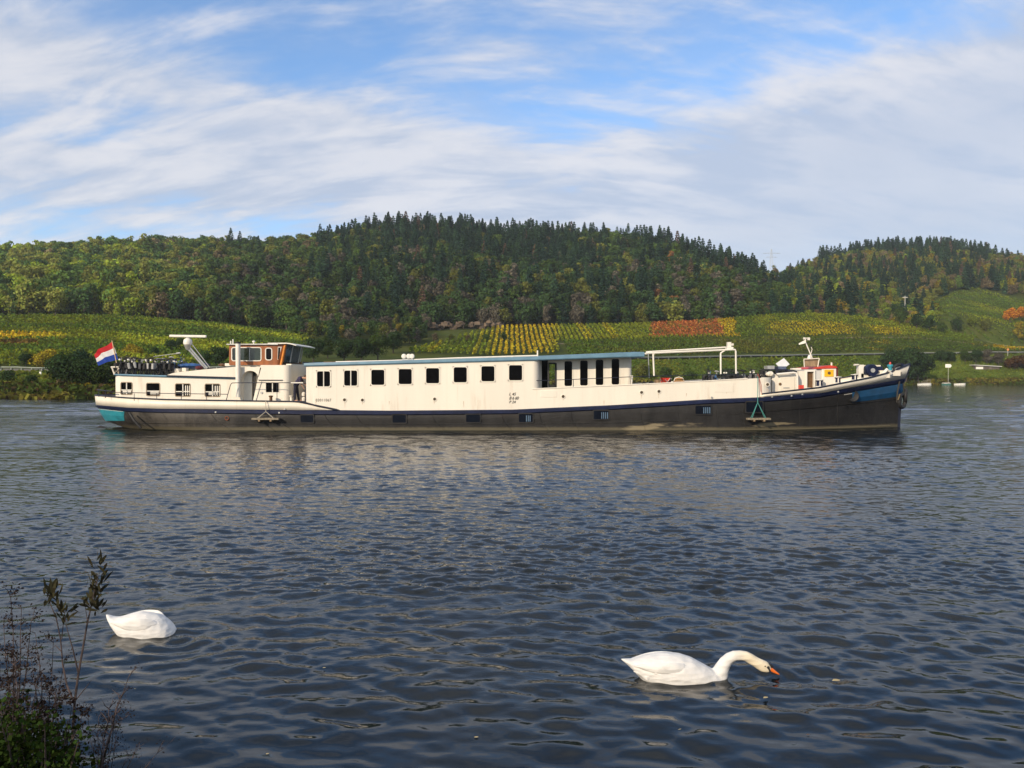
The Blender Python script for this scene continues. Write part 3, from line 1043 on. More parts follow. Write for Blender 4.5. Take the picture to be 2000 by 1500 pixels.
_sm0 = sm
TR = [
    # left shore
    (-18, 738, 40, 'n', C_DKGREEN, 'dark tree at the left edge beside the shore road'),
    (50, 722, 32, 'n', C_DKGREEN, 'small dark tree standing alone by the shore road'),
    (82, 722, 28, 'u', C_YEL * .9, 'golden bush right of the small lone dark tree'),
    (97, 712, 26, 'u', C_YEL, 'golden bush high on the slope above the dark tree clump'),
    (112, 750, 58, 'n', C_DKGREEN, 'dark green tree, leftmost of the clump left of the flag'),
    (140, 760, 72, 'n', C_DKGREEN * .9, 'big dark tree in the middle of the clump left of the flag'),
    (158, 745, 60, 'n', C_CON, 'dark green tree with high top just left of the flag'),
    (178, 762, 66, 'n', C_DKGREEN * .85, 'dark tree in the clump below the flag'),
    (203, 762, 60, 'n', C_GREEN * .8, 'dark tree between the flag and the aft cabin'),
    (230, 760, 56, 'n', C_DKGREEN, 'dark tree behind the stern bicycles'),
    (170, 764, 15, 'u', C_YEL * .7, 'small orange-yellow bush on the bank left of the stern'),
    (120, 760, 18, 'u', C_BROWN * 1.2, 'greyish shrub on the bank below the dark clump'),
    (60, 755, 20, 'u', C_DKGREEN, 'dark low shrub on the bank meadow at the left'),
    (15, 748, 22, 'u', C_DKGREEN, 'dark shrub under the shore road at the left edge'),
    (262, 700, 26, 'u', C_YEL * .8, 'golden bush behind the stern bicycles'),
    (300, 702, 24, 'n', C_DKGREEN, 'dark tree on the slope behind the bicycles'),
    (335, 690, 26, 'n', C_DKGREEN, 'dark tree on the slope left of the radar mast'),
    (352, 684, 24, 'n', C_GREEN * .8, 'mid green tree behind the radar bar'),
    (398, 722, 34, 'n', C_DKGREEN, 'dark tree behind the foot of the radar mast'),
    (428, 718, 44, 'n', C_DKGREEN * .9, 'dark tree just left of the wheelhouse'),
    (612, 708, 50, 'n', C_DKGREEN, 'dark tree just right of the wheelhouse roof'),
    (640, 700, 40, 'n', C_GREEN * .8, 'rounded green tree behind the cabin roof, second right of the wheelhouse'),
    (640, 664, 32, 's', C_LIME * .9, 'lime-green tree above the roof just right of the wheelhouse'),
    (668, 664, 30, 's', C_YEL * .8, 'yellow-leaved tree on the slope right of the wheelhouse'),
    (700, 660, 34, 's', C_YEL * .6, 'second yellow-leaved tree on the slope right of the wheelhouse'),
    (672, 706, 46, 'n', C_DKGREEN, 'dark tree behind the roof right of the yellow trees'),
    (706, 708, 50, 'n', C_DKGREEN * .9, 'broad dark tree behind the roof left of the roof lamps'),
    (738, 706, 54, 'n', C_GREEN * .7, 'large green tree behind the roof near the lamp pair'),
    (740, 668, 38, 'b', C_GREEN, 'green tree above the large tree by the roof lamps'),
    (768, 690, 46, 'n', C_DKGREEN, 'dark tree right of the large tree by the roof lamps'),
    (778, 664, 36, 's', C_YEL * .55, 'thin yellowish tree above the roof lamps'),
    (800, 672, 40, 's', C_OLIVE * .8, 'pair of olive slender crowns above the roof lamps'),
    (822, 668, 34, 's', C_GREEN, 'green slender tree right of the roof lamps'),
    (850, 668, 18, 'b', C_BROWN, 'brownish shrub tree under the rock face'),
    (880, 668, 16, 'b', C_OLIVE * .8, 'olive shrub tree under the rock face'),
    (915, 668, 15, 'b', C_BROWN, 'low brown shrub on the terrace under the rock face'),
    (950, 670, 18, 'b', C_GREEN, 'green shrub on the terrace under the rock face'),
    (982, 670, 22, 'b', C_DKGREEN, 'dark bush at the left end of the yellow vine rows'),
    # right shore
    (1255, 738, 26, 'u', C_OLIVE * .9, 'olive bush behind the saloon roof end'),
    (1300, 742, 22, 'u', C_GREEN, 'low green bush behind the awning frame'),
    (1348, 748, 22, 'u', C_GREEN * .8, 'green bush behind the striped chair'),
    (1383, 749, 36, 'c', C_DKGREEN, 'small dark cone-shaped tree behind the awning frame'),
    (1420, 750, 26, 'u', C_DKGREEN, 'dark bush right of the cone-shaped tree'),
    (1742, 745, 62, 'n', C_DKGREEN * .9, 'left half of the big dark tree behind the bow'),
    (1770, 748, 68, 'n', C_DKGREEN, 'big dark green tree on the shore behind the bow'),
    (1793, 748, 62, 'n', C_DKGREEN * .8, 'right-hand dark crown behind the bow tip'),
    (1838, 708, 20, 'u', C_DKGREEN, 'dark bush by the road above the arrow board'),
    (1858, 708, 18, 'u', C_DKGREEN * .9, 'second dark bush by the road above the arrow board'),
    (1885, 708, 25, 'n', C_GREEN * .9, 'green bush-like tree left of the grey leafless clump'),
    (1906, 712, 27, 'n', C_DKGREEN, 'dark tree at the grey leafless clump by the road'),
    (1928, 712, 28, 'n', C_GREY * 1.1, 'grey nearly leafless tree above the low hut'),
    (1950, 714, 24, 'n', C_GREY * .9, 'second grey nearly leafless tree above the low hut'),
    (1982, 722, 24, 'u', C_RUST * .5, 'dark reddish bush right of the low hut'),
    (2000, 722, 26, 'u', C_BROWN * .7, 'dark brown bush at the right edge by the shore'),
    (1960, 610, 0, 'x', C_RUST, ''),
    (1972, 632, 32, 'b', np.array([0.36, 0.13, 0.015]), 'bright orange autumn tree at the right edge'),
    (1992, 628, 30, 'b', np.array([0.30, 0.11, 0.015]), 'second orange autumn tree at the right edge'),
    (1900, 640, 24, 'b', C_LIME * .8, 'yellow-green bush tree left of the orange tree'),
    (1925, 648, 26, 'b', C_OLIVE, 'olive bush tree below the orange tree'),
    (1990, 668, 40, 's', C_YEL * .7, 'yellow-leaved tree under the orange tree'),
    (1975, 682, 22, 's', C_LIME * .7, 'yellow-green tree by the bend of the farm track'),
    (1868, 650, 30, 'b', C_DKGREEN, 'dark tree at the foot of the steep vineyard'),
    (1638, 612, 56, 'c', C_DARKCON, 'broad dark conifer where the two hills meet'),
    (1655, 612, 62, 'c', C_DARKCON, 'tallest dark conifer where the two hills meet'),
    (1672, 612, 52, 'c', C_DARKCON * 1.1, 'dark conifer, right of the tallest where the hills meet'),
    (1622, 610, 60, 'c', C_DARKCON * 1.1, 'dark conifer, leftmost of the group where the hills meet'),
    (1646, 618, 44, 'b', C_DKGREEN * .7, 'dark round tree under the conifers where the hills meet'),
    (1700, 622, 34, 'b', C_BROWN, 'brown tree right of the dark conifer group'),
    (1725, 626, 36, 'b', C_LIME * .9, 'lime tree behind the long vineyard crest'),
    (1690, 590, 42, 's', C_YEL * .7, 'tall yellow tree on the farther hill above the dark conifers'),
    (1745, 632, 40, 's', C_DKGREEN, 'dark slender tree at the vineyard crest'),
    (1757, 636, 36, 'b', C_GREEN, 'green tree left of the pale pole'),
    (1790, 645, 34, 'b', C_DKGREEN, 'dark tree right of the pale pole'),
    (1815, 650, 36, 'b', C_DKGREEN * .9, 'second dark tree right of the pale pole'),
    (1840, 654, 26, 'b', C_GREEN, 'green tree below the steep vineyard'),
]
NAT = {'n': (10.0, 'shore_tree'), 'u': (3.2, 'bush'), 'b': (12.5, 'broadleaf_tree'), 's': (14.0, 'slender_tree'), 'c': (18.0, 'conifer')}
rt_ = random.Random(3)
for px, py, hp, kind, c, lab in TR:
    if kind == 'x': continue
    Yd = depth_for(px, py)
    X = (px - CX) / FPX * Yd
    Z = float(ground(X, Yd)[0])
    H = hp / FPX * Yd
    H0, nm = NAT[kind]
    s = H / H0
    w = s * {'n': 1.0, 'u': 1.0, 'b': 0.95, 's': 1.0, 'c': 1.45 if py < 700 else 1.0}[kind] * rt_.uniform(.9, 1.12)
    k = rt_.randrange(3)
    tj = np.array(c) * rt_.uniform(.85, 1.15) * 1.3 + np.array([.003, .004, .004])
    one_tree(kind, k, X, Yd, Z - 0.1 * s, (w, w, s), rt_.uniform(0, 6.28), tj, nm, lab, None, 'bush' if kind == 'u' else 'tree')

# ------------------------------------------------------------------ vineyards
LM_VINE = leafmat('leaves_vine', 'attr', var=0.35)


def vineyard(name, label, test, dirn, colfun, xr, yr, rowgap=2.0, step=0.85, cards_n=5, hgt=1.75, seed=1):
    rg = np.random.default_rng(seed)
    if dirn == 'Y':
        rows = np.arange(xr[0], xr[1], rowgap)
        along = np.arange(yr[0], yr[1], step)
        X, Y = np.meshgrid(rows, along)
        X = X + rg.normal(0, 0.08, X.shape)
    else:
        rows = np.arange(yr[0], yr[1], rowgap)
        along = np.arange(xr[0], xr[1], step)
        X, Y = np.meshgrid(along, rows)
        Y = Y + 0.18 * (X - X.mean()) * 0 + rg.normal(0, 0.08, Y.shape)
    X, Y = X.ravel(), Y.ravel()
    px = CX + X / Y * FPX
    D, _ = sm(px)
    m = test(px, X, Y, D) & (rg.random(len(X)) > 0.05)
    X, Y, px, D = X[m], Y[m], px[m], D[:, m]
    Z = ground(X, Y)
    c = colfun(px, X, Y, D, rg)
    n = len(X)
    P = np.stack([X, Y, Z], -1)
    P = np.repeat(P, cards_n, axis=0)
    j = np.stack([rg.normal(0, .20, n * cards_n), rg.normal(0, .3, n * cards_n), rg.uniform(.5, hgt, n * cards_n)], -1)
    if dirn != 'Y': j[:, [0, 1]] = j[:, [1, 0]]
    P = P + j
    nr = rg.normal(0, 1, P.shape) + np.array([0, -0.3, 0.6])
    V, F = cards(P, nr, 0.62, rg)
    C = np.repeat(np.repeat(c, cards_n, axis=0) * rg.uniform(.75, 1.25, (n * cards_n, 1)), 4, axis=0)
    o = link(name, qmesh(name, V, F, LM_VINE, C))
    tag(o, label, 'vineyard', None, 'stuff')
    return o


V_GREEN, V_YG, V_YEL, V_RED, V_OLV = (np.array(v) * 1.5 for v in ((0.060, 0.092, 0.014), (0.14, 0.155, 0.014), (0.38, 0.26, 0.015), (0.26, 0.085, 0.028), (0.10, 0.095, 0.018)))


def mixv(a, b, t): return a * (1 - t[:, None]) + b * t[:, None]


def col_rows(px, X, Y, D, rg):
    n = fbm(X / 16, Y / 22, 61, 3)
    rown = vnoise(X / 2.0 + 0.5, Y * 0 + 3.3, 8)
    t = np.clip((n - 0.42) * 3.5, 0, 1)
    c = mixv(V_GREEN, V_YG, np.clip(t + 0.25, 0, 1))
    px = px + 26 * (fbm(X / 9, Y / 9, 81, 2) - .5)
    yl = np.clip(np.clip((px - 945) / 30, 0, 1) * np.clip((1100 - px) / 40, 0, 1) * 0.8 + (rown > 0.72) * 0.35 * (px < 1300), 0, 1) * np.clip(0.5 + n, 0, 1)
    c = mixv(c, V_YEL * .85, yl)
    ry = np.clip(((px > 1385) & (px < 1440)) * 0.8 + ((px > 1500) & (px < 1760) & (Y < D[7] - 14 + 0 * px)) * 0.55 * np.clip((n - .3) * 3, 0, 1), 0, 1)
    c = mixv(c, V_YEL * .8, ry)
    return c


def col_red(px, X, Y, D, rg): return mixv(V_RED, V_OLV, np.clip((fbm(X / 5, Y / 5, 62, 2) - 0.55) * 3, 0, 1))


def col_low(px, X, Y, D, rg):
    n = fbm(X / 24, Y / 9, 63, 3)
    c = mixv(V_GREEN * .85, V_OLV * .85, np.clip((n - .35) * 2, 0, 1))
    return mixv(c, V_YEL * .6, np.clip(((px > 1690) & (px < 1930)) * 1.0 * np.clip((n - .46) * 6, 0, 1) * (Y < D[6] - 8) + (px > 1940) * np.clip((n - .5) * 5, 0, 1), 0, 1))


def col_left(px, X, Y, D, rg):
    n = fbm(X / 30, Y / 7, 64, 3)
    c = mixv(V_GREEN, V_YG * .8, np.clip((n - .40) * 3, 0, 1))
    c = mixv(c, V_YEL * .95, np.clip((px < 130) * (np.abs(Y - (D[6] + 14)) < 7) * 1.0 * np.clip(1.3 - px / 130, 0, 1), 0, 1))
    c = mixv(c, np.array([0.13, 0.06, 0.02]), ((px < 75) * (np.abs(Y - (D[6] - 7)) < 5)) * 0.8)
    return mixv(c, V_YG * 1.4, np.clip(((px > 230) & (px < 620)) * np.clip((n - .42) * 4, 0, 1) * 0.9 * (Y < D[7] - 6), 0, 1))


isred = lambda px, Y, D: (px > 1262 + 16 * vnoise(px / 9, Y / 3, 5)) & (px < 1390 - (Y - D[7]) * 0.5 + 22 * vnoise(px / 9, Y / 3, 6)) & (Y > D[6] + 9)
vineyard('vine_rows', 'long vine rows running up the slope in green and yellow stripes', lambda px, X, Y, D: (((Y > D[5] + 14) & (px <= 1090)) | ((Y > D[6] + 4) & (px > 1090))) & (Y < D[7] + 2) & (px > 800 + np.clip(Y - D[6], 0, 99) * 3.2) & (px < 1900) & ~isred(px, Y, D) & (np.abs(Y - D[6] - 4) > 1.6),
         'Y', col_rows, (-60, 260), (240, 440), 2.0, 0.8, 5, seed=2)
vineyard('red_vine_plot', 'rust-red vineyard plot above the white awning frame', lambda px, X, Y, D: isred(px, Y, D) & (Y < D[7] + 2), 'Y', col_red, (40, 130), (320, 400), 2.0, 0.8, 6, seed=3)
vineyard('lower_vine_plot', 'dull green lower vineyard above the road right of the saloon', lambda px, X, Y, D: (Y > D[5] + 3) & (Y < D[6] + 2) & (px > 1090) & (px < 2300), 'X', col_low, (20, 340), (240, 420), 2.0, 0.9, 5, seed=4)
vineyard('left_vine_slope', 'green and yellow vineyard slope at the left above the stern', lambda px, X, Y, D: (Y > D[5] + 4) & (Y < D[7] + 1) & (px > -200) & (px < 600) & (np.abs(Y - D[6]) > 1.5), 'X', col_left, (-260, -60), (160, 320), 2.0, 0.9, 5, seed=5)
vineyard('steep_vine_slope', 'steep striped vineyard on the farther hill at the right edge', lambda px, X, Y, D: (px > 1818 + np.clip(Y - D[9], -60, 40) * .3) & (px < 2300) & (Y > D[8] + 6) & (Y < D[9] + 122 - np.clip(1900 - px, 0, 80) * 0.9) & (np.abs((Y - D[9]) % 46 - 20) > 1.4),
         'Y', lambda px, X, Y, D, rg: mixv(V_GREEN * 1.1, V_YG * 1.1, np.clip((fbm(X / 20, Y / 20, 66, 2) - .35) * 2.5, 0, 1)), (220, 560), (400, 640), 4.4, 0.8, 5, 1.9, seed=6)
vineyard('young_vine_rows', 'short green vine rows below the road behind the foredeck', lambda px, X, Y, D: (px > 1488) & (px < 1672) & (Y > D[3] + 4) & (Y < D[4] - 2), 'Y', lambda px, X, Y, D, rg: mixv(V_GREEN, V_YG, rg.random(len(px)) * .8), (90, 150), (290, 340), 2.2, 0.7, 6, 1.5, seed=7)

# ------------------------------------------------------------------ grass and reeds along the water, meadow tufts
def tufts(name, label, cat, n, samp, size, colf, seed):
    rg = np.random.default_rng(seed)
    X, Y = samp(rg, n)
    Z = ground(X, Y)
    P = np.stack([X, Y, Z], -1)
    P[:, 2] += rg.uniform(0, 1, n) * size[1]
    V, F = cards(P, rg.normal(0, 1, P.shape) + np.array([0, -.8, .5]), rg.uniform(size[0] * .6, size[0] * 1.4, n), rg)
    px = CX + X / Y * FPX
    C = np.repeat(colf(px, X, Y, rg), 4, axis=0)
    tag(link(name, qmesh(name, V, F, LM_VINE, C)), label, cat, None, 'stuff')


def s_bank(rg, n):
    px = rg.uniform(-260, 2260, n)
    D, _ = sm(px)
    Y = D[1] + rg.uniform(-0.3, 1.0, n) ** 1.0 * 9
    return (px - CX) / FPX * Y, Y


def c_bank(px, X, Y, rg):
    n = fbm(X / 4, Y / 4, 71, 3)
    c = mixv(np.array([0.055, 0.075, 0.016]), np.array([0.17, 0.145, 0.03]), np.clip((n - .38) * 3.5, 0, 1))
    return mixv(c, np.array([0.06, 0.04, 0.02]), (rg.random(len(px)) < .15) * 1.0)


tufts('bank_grass', 'yellow-green reeds and grass along the far waterline', 'grass', 26000, s_bank, (0.75, 0.9), c_bank, 8)


def s_mead(rg, n):
    px = rg.uniform(-260, 2260, n)
    D, _ = sm(px)
    Y = D[3] + (D[4] - D[3]) * rg.random(n)
    return (px - CX) / FPX * Y, Y


tufts('meadow_grass', 'rough grass on the meadow between road and river', 'grass', 26000, s_mead, (0.6, 0.25), lambda px, X, Y, rg: mixv(np.array([0.075, 0.115, 0.018]), np.array([0.15, 0.16, 0.025]), np.clip((fbm(X / 7, Y / 7, 73, 3) - .35) * 2.5, 0, 1)), 9)

# ------------------------------------------------------------------ road with guard rail
def ribbon(name, kfun, w, z, mat, p0=-1500, p1=3500, n=240, kind='structure'):
    px = np.linspace(p0, p1, n)
    D, _ = sm(px)
    Yc = kfun(D)
    a = np.stack([(px - CX) / FPX * (Yc - w / 2), Yc - w / 2], -1)
    b = np.stack([(px - CX) / FPX * (Yc + w / 2), Yc + w / 2], -1)
    za, zb = ground(a[:, 0], a[:, 1]), ground(b[:, 0], b[:, 1])
    zm = np.maximum(za, zb) + z
    V = np.concatenate([np.column_stack([a, zm]), np.column_stack([b, zm]), np.column_stack([a, zm - 0.6])])
    i = np.arange(n - 1)
    F = np.concatenate([np.stack([i, i + 1, i + 1 + n, i + n], -1), np.stack([i + 2 * n, i + 2 * n + 1, i + 1, i], -1)])
    o = link(name, qmesh(name, V, F, mat))
    if kind: tag(o, kind=kind)
    return zm


asphalt = paint('asphalt', (0.10, 0.10, 0.095), 0.9, 0.2, 0.6)
ribbon('shore_road', lambda D: (D[4] + D[5]) / 2, 7.0, 0.25, asphalt)
ribbon('farm_track', lambda D: D[6] + 1.0, 2.6, 0.12, paint('track', (0.15, 0.13, 0.09), 0.95, 0.3, 0.5), 1090, 2300, 120)
ribbon('crest_track', lambda D: D[7] + 4, 4.0, 0.3, paint('pale_track', (0.22, 0.21, 0.11), 0.95, 0.3, 0.4), 1560, 2300, 90)


def guard_rail():
    root = empty('guard_rail', (0, 0, 0), 'pale metal guard rail along the river side of the shore road', 'guard rail')
    px = np.linspace(-300, 2300, 260)
    D, _ = sm(px)
    Y = (D[4] + D[5]) / 2 - 3.8
    X = (px - CX) / FPX * Y
    Z = ground(X, Y) + 0.25
    galv = paint('galvanised', (0.24, 0.27, 0.24), 0.7, 0.15, 1.0, 0.0)
    V, n = [], len(px)
    for dz_, dy_ in ((0.50, 0), (0.60, -0.04), (0.70, 0)): V.append(np.stack([X, Y + dy_, Z + dz_], -1))
    i = np.arange(n - 1)
    F = np.concatenate([np.stack([i + k * n, i + 1 + k * n, i + 1 + (k + 1) * n, i + (k + 1) * n], -1) for k in (0, 1)])
    link('rail', qmesh('rail', np.concatenate(V), F, galv), root)
    mb = MB()
    for k in range(0, n, 2):
        mb.box((X[k] - .06, Y[k] + .02, Z[k] - .5), (X[k] + .06, Y[k] + .14, Z[k] + .66))
    tag(mb.obj('rail_posts', galv, root), kind='stuff')


guard_rail()

# rock face above the terrace
def rock_face():
    rg = random.Random(4)
    mt = paint('rock', (0.125, 0.09, 0.06), 0.9, 0.35, 0.35, dirt=(0.07, 0.07, 0.04), dirt_amt=0.4)
    mb = MB()
    for i in range(120):
        px = rg.choice([rg.uniform(842, 905), rg.uniform(915, 980)])
        Yd = float(np.interp(px, [838, 985], [326, 342])) + rg.uniform(2, 6)
        X = (px - CX) / FPX * Yd
        Z = float(ground(X, Yd)[0])
        s = rg.uniform(.5, 1.6)
        R = Matrix.Rotation(rg.uniform(0, 6), 3, 'Z') @ Matrix.Rotation(rg.uniform(-.5, .5), 3, 'X')
        mb.cbox((X, Yd, Z + rg.uniform(-.4, 1.0) + 2.2 * abs(math.sin(px * .11))), (s * 1.5, s, s * 1.1), R)
    tag(mb.obj('rock_face', mt), 'low reddish rock face at the foot of the wood above the terrace', 'rock face', None, 'stuff')


rock_face()

# ------------------------------------------------------------------ far shore furniture
def pylon():
    Yd = 700.0
    base = wpos(1506, 528, Yd)
    top = wpos(1506, 486, Yd)
    steel = paint('steel_grey', (0.45, 0.50, 0.56), 0.6, 0.1, 0.3)
    r = empty('power_pylon', base, 'lattice power pylon with two cross arms in the saddle between hills', 'pylon')
    H = top.z - base.z
    mb = MB()
    w = 1.6
    for sx in (-1, 1):
        for sy in (-1, 1):
            mb.tube([(sx * w, sy * w, 0), (sx * .25, sy * .25, H)], 0.13, 4)
    for k in range(7):
        h0, h1 = H * k / 7, H * (k + 1) / 7
        w0, w1 = w * (1 - h0 / H * .85), w * (1 - h1 / H * .85)
        mb.tube([(-w0, -w0, h0), (w1, -w1, h1)], .07, 4)
        mb.tube([(w0, w0, h0), (-w1, w1, h1)], .07, 4)
    mb.obj('lattice_tower', steel, r)
    for hh, ww in ((H * .78, 8.0), (H * .60, 5.0)):
        a = MB()
        a.tube([(-ww, 0, hh), (ww, 0, hh)], .16, 4)
        a.tube([(-ww, 0, hh), (0, 0, hh + 1.3)], .08, 4)
        a.tube([(ww, 0, hh), (0, 0, hh + 1.3)], .08, 4)
        a.obj('cross_arm', steel, r)


pylon()


def gpt(px, py):
    Yd = depth_for(px, py)
    X = (px - CX) / FPX * Yd
    return Vector((X, Yd, float(ground(X, Yd)[0])))


white_board = paint('white_board', (0.80, 0.79, 0.72), 0.6, 0.05, 2)
greypost = paint('post_grey', (0.42, 0.42, 0.38), 0.7, 0.1, 2)
woodgrey = paint('weathered_wood', (0.16, 0.14, 0.11), 0.85, 0.3, 2)


def arrow_board():
    p = wpos(1852, 749, 322)
    p.z = max(p.z, float(ground(p.x, p.y)[0]))
    k = 322 / FPX
    r = empty('arrow_board', p, 'white arrow-shaped board on a thin post at the right shore', 'sign')
    H = (749 - 716) * k
    mb = MB(); mb.tube([(0, 0, -.5), (0, 0, H + .4)], .09, 6); mb.obj('post', greypost, r)
    w, h = 6.2 * k, 3.4 * k
    mb = MB(); mb.prism([(-w, H - h), (w * .6, H - h), (w, H), (w * .6, H + h), (-w, H + h)], -.2, -.12); mb.obj('board', white_board, r)


arrow_board()


def road_sign():
    p = gpt(1968, 697)
    k = p.y / FPX
    r = empty('road_sign', p, 'small orange-topped sign post beside the road at the right', 'road sign')
    mb = MB(); mb.tube([(0, 0, 0), (0, 0, 13 * k)], .09, 6); mb.obj('post', greypost, r)
    mb = MB(); mb.lathe((0, -.1, 14 * k), [(0.01, -.04), (.55, -.04), (.55, .04), (.01, .04)], 12, 'Y'); mb.obj('disc', paint('sign_orange', (0.6, 0.25, 0.08), .6), r)


road_sign()


def marker_post(px, py, h, lab):
    p = gpt(px, py)
    k = p.y / FPX
    mb = MB()
    mb.box((-.16, -.1, -.2), (.16, .1, h * k))
    mb.box((-.2, -.12, h * k * .82), (.2, .12, h * k * .9))
    o = mb.obj('marker_post', white_board)
    o.location = p
    tag(o, lab, 'post')


marker_post(79, 733, 7, 'white kilometre post beside the shore road at the left')
marker_post(70, 768, 5, 'small white post in the bank grass at the left')


def pale_pole():
    p = gpt(1767, 630)
    k = p.y / FPX
    r = empty('utility_pole', p, 'tall pale utility pole in front of the farther hill', 'utility pole')
    H = 52 * k
    MB().tube([(0, 0, -1), (0, 0, H)], [.35, .2], 6).obj('pole', greypost, r)
    MB().box((-1.6, -.1, H * .93), (1.6, .1, H * .96)).obj('cross_bar', greypost, r)


pale_pole()


def hut():
    p = gpt(1928, 722)
    k = p.y / FPX
    r = empty('river_hut', p, 'long low hut with pale flat roof half hidden by bushes', 'hut')
    MB().box((-24 * k, 0, 0), (24 * k, 4.2, 7 * k)).obj('wall', paint('hut_wall', (.10, .085, .07), .9), r)
    mb = MB()
    mb.prism([(-27 * k, 8.6 * k), (27 * k, 5.6 * k), (27 * k, 6.6 * k), (-27 * k, 9.6 * k)], -.8, 5)
    mb.obj('roof', paint('hut_roof', (.62, .62, .60), .6, .1), r)
    MB().box((-22 * k, -.06, 1 * k), (-8 * k, -.02, 5.5 * k)).obj('pale_panel', white_board, r)
    MB().box((4 * k, -.06, 1.2 * k), (8 * k, -.02, 5 * k)).obj('door', woodgrey, r)


hut()


def jetty():
    r = empty('landing_stage', wpos(1806, 750, 316), 'small dark wooden landing stage at the right shore', 'jetty')
    k = 316 / FPX
    r.location.z = 0
    MB().box((-7 * k, -1.4, .9), (8 * k, 1.8, 1.1)).obj('deck', woodgrey, r)
    for x in (-6.5, -2, 3, 7.5):
        for y in (-1.2, 1.6):
            MB().tube([(x * k, y, -1), (x * k, y, 2.6 if x > 2 and y < 0 else 1.6)], .13, 6).obj('pile', woodgrey, r)
    MB().box((-7 * k, -1.45, 1.9), (8 * k, -1.38, 2.05)).obj('handrail', woodgrey, r)


jetty()


def small_boat(px, L, lab, hullc, cover=None):
    r = empty('moored_boat', (wpos(px, 750, 314).x, 313.5, 0), lab, 'boat', None, math.radians(2))
    rings = []
    for t in np.linspace(0, 1, 9):
        x = -L / 2 + L * t
        w = .95 * (1 - max(0, (t - .55) / .45) ** 2) ** .5 if t > .55 else .95 * (.8 + .2 * t / .55)
        w = max(w, .03)
        rings.append([(x, -w, .62 + .25 * t), (x, -w * .75, -.2), (x, w * .75, -.2), (x, w, .62 + .25 * t)])
    MB().rings(rings).obj('hull', hullc, r)
    if cover:
        rr = []
        for t in np.linspace(.05, .8, 7):
            x = -L / 2 + L * t
            rr.append([(x, -.9, .66), (x, -.5, 1.05), (x, .5, 1.05), (x, .9, .66)])
        MB().rings(rr).obj('cover', cover, r)
    else:
        MB().box((-L * .1, -.85, .55), (L * .02, .85, .66)).obj('thwart', woodgrey, r)


small_boat(1805, 5.4, 'white open boat moored at the wooden landing stage', white_board)
small_boat(1848, 3.6, 'small dinghy with pale cover below the arrow board', paint('dinghy_green', (.05, .16, .14), .6), paint('cover_grey', (.45, .42, .36), .8))
small_boat(1874, 4.4, 'low white boat moored right of the arrow board', white_board)

# ================================================================== the barge
YN, YC = 43.2, 46.5          # near side of the hull, centre line


def W(px, py, Y=YN): return wpos(px, py, Y)
def XX(px, Y=YN): return (px - CX) / FPX * Y
def ZZ(py, Y=YN): return CAMZ - (py - HY) / FPX * Y


M_WHITE = paint('cream_white_paint', (0.71, 0.665, 0.575), 0.42, 0.05, 0.7, dirt=(0.52, 0.43, 0.33), dirt_amt=0.30, streak=True, bump=0.10)
M_WHITE2 = paint('bulwark_white_paint', (0.68, 0.63, 0.53), 0.45, 0.05, 1.2, dirt=(0.42, 0.34, 0.24), dirt_amt=0.20, streak=True)
M_NAVY = paint('navy_paint', (0.008, 0.013, 0.042), 0.5, 0.25, 3.0, spec=.25, dirt=(0.14, 0.14, 0.16), dirt_amt=0.16)
M_RAIL = paint('dark_rail_paint', (0.008, 0.011, 0.026), 0.5, 0.2, 3.0)
M_BLUE = paint('light_blue_paint', (0.10, 0.20, 0.28), 0.45, 0.12, 2.0)
M_TEAL = paint('teal_paint', (0.02, 0.21, 0.27), 0.45, 0.2, 2.5, dirt=(0.25, 0.33, 0.33), dirt_amt=0.15)
M_BOWBLUE = paint('bow_blue_paint', (0.006, 0.055, 0.13), 0.42, 0.22, 2.0, dirt=(0.02, 0.03, 0.04), dirt_amt=0.15)
M_GLASS = paint('dark_glass', (0.004, 0.004, 0.005), 0.06, 0.1, 1.0, spec=0.12)
M_GREYGLASS = paint('grey_glass', (0.035, 0.05, 0.055), 0.08, 0.4, 1.2, spec=0.5)
M_DARK = paint('black_rubber', (0.012, 0.012, 0.013), 0.7, 0.3, 4.0)
M_ORANGE = paint('varnished_wood', (0.27, 0.085, 0.020), 0.35, 0.25, 3.5, streak=True)
M_WOOD = paint('plank_wood', (0.22, 0.15, 0.085), 0.8, 0.3, 5.0, streak=True)
M_BROWN = paint('brown_wood', (0.11, 0.055, 0.02), 0.7, 0.3, 5.0)
M_DECK = paint('deck_grey', (0.16, 0.16, 0.15), 0.8, 0.2, 2.0)
M_STEEL = paint('bare_steel', (0.45, 0.45, 0.43), 0.4, 0.15, 4.0, 0.5)
M_PUREW = paint('white_gloss', (0.70, 0.67, 0.60), 0.35, 0.05, 3.0)
M_RED = paint('red_paint', (0.50, 0.045, 0.025), 0.45, 0.15, 3.0)
M_YELLOW = paint('yellow_paint', (0.72, 0.42, 0.01), 0.45, 0.1, 3.0)
M_GREEN = paint('green_rope_fibre', (0.05, 0.22, 0.20), 0.8, 0.15, 8.0)
M_BLACKPRINT = paint('black_lettering', (0.03, 0.03, 0.03), 0.7, 0.1, 3.0)
M_GREYPRINT = paint('faded_lettering', (0.20, 0.18, 0.15), 0.7, 0.1, 3.0)


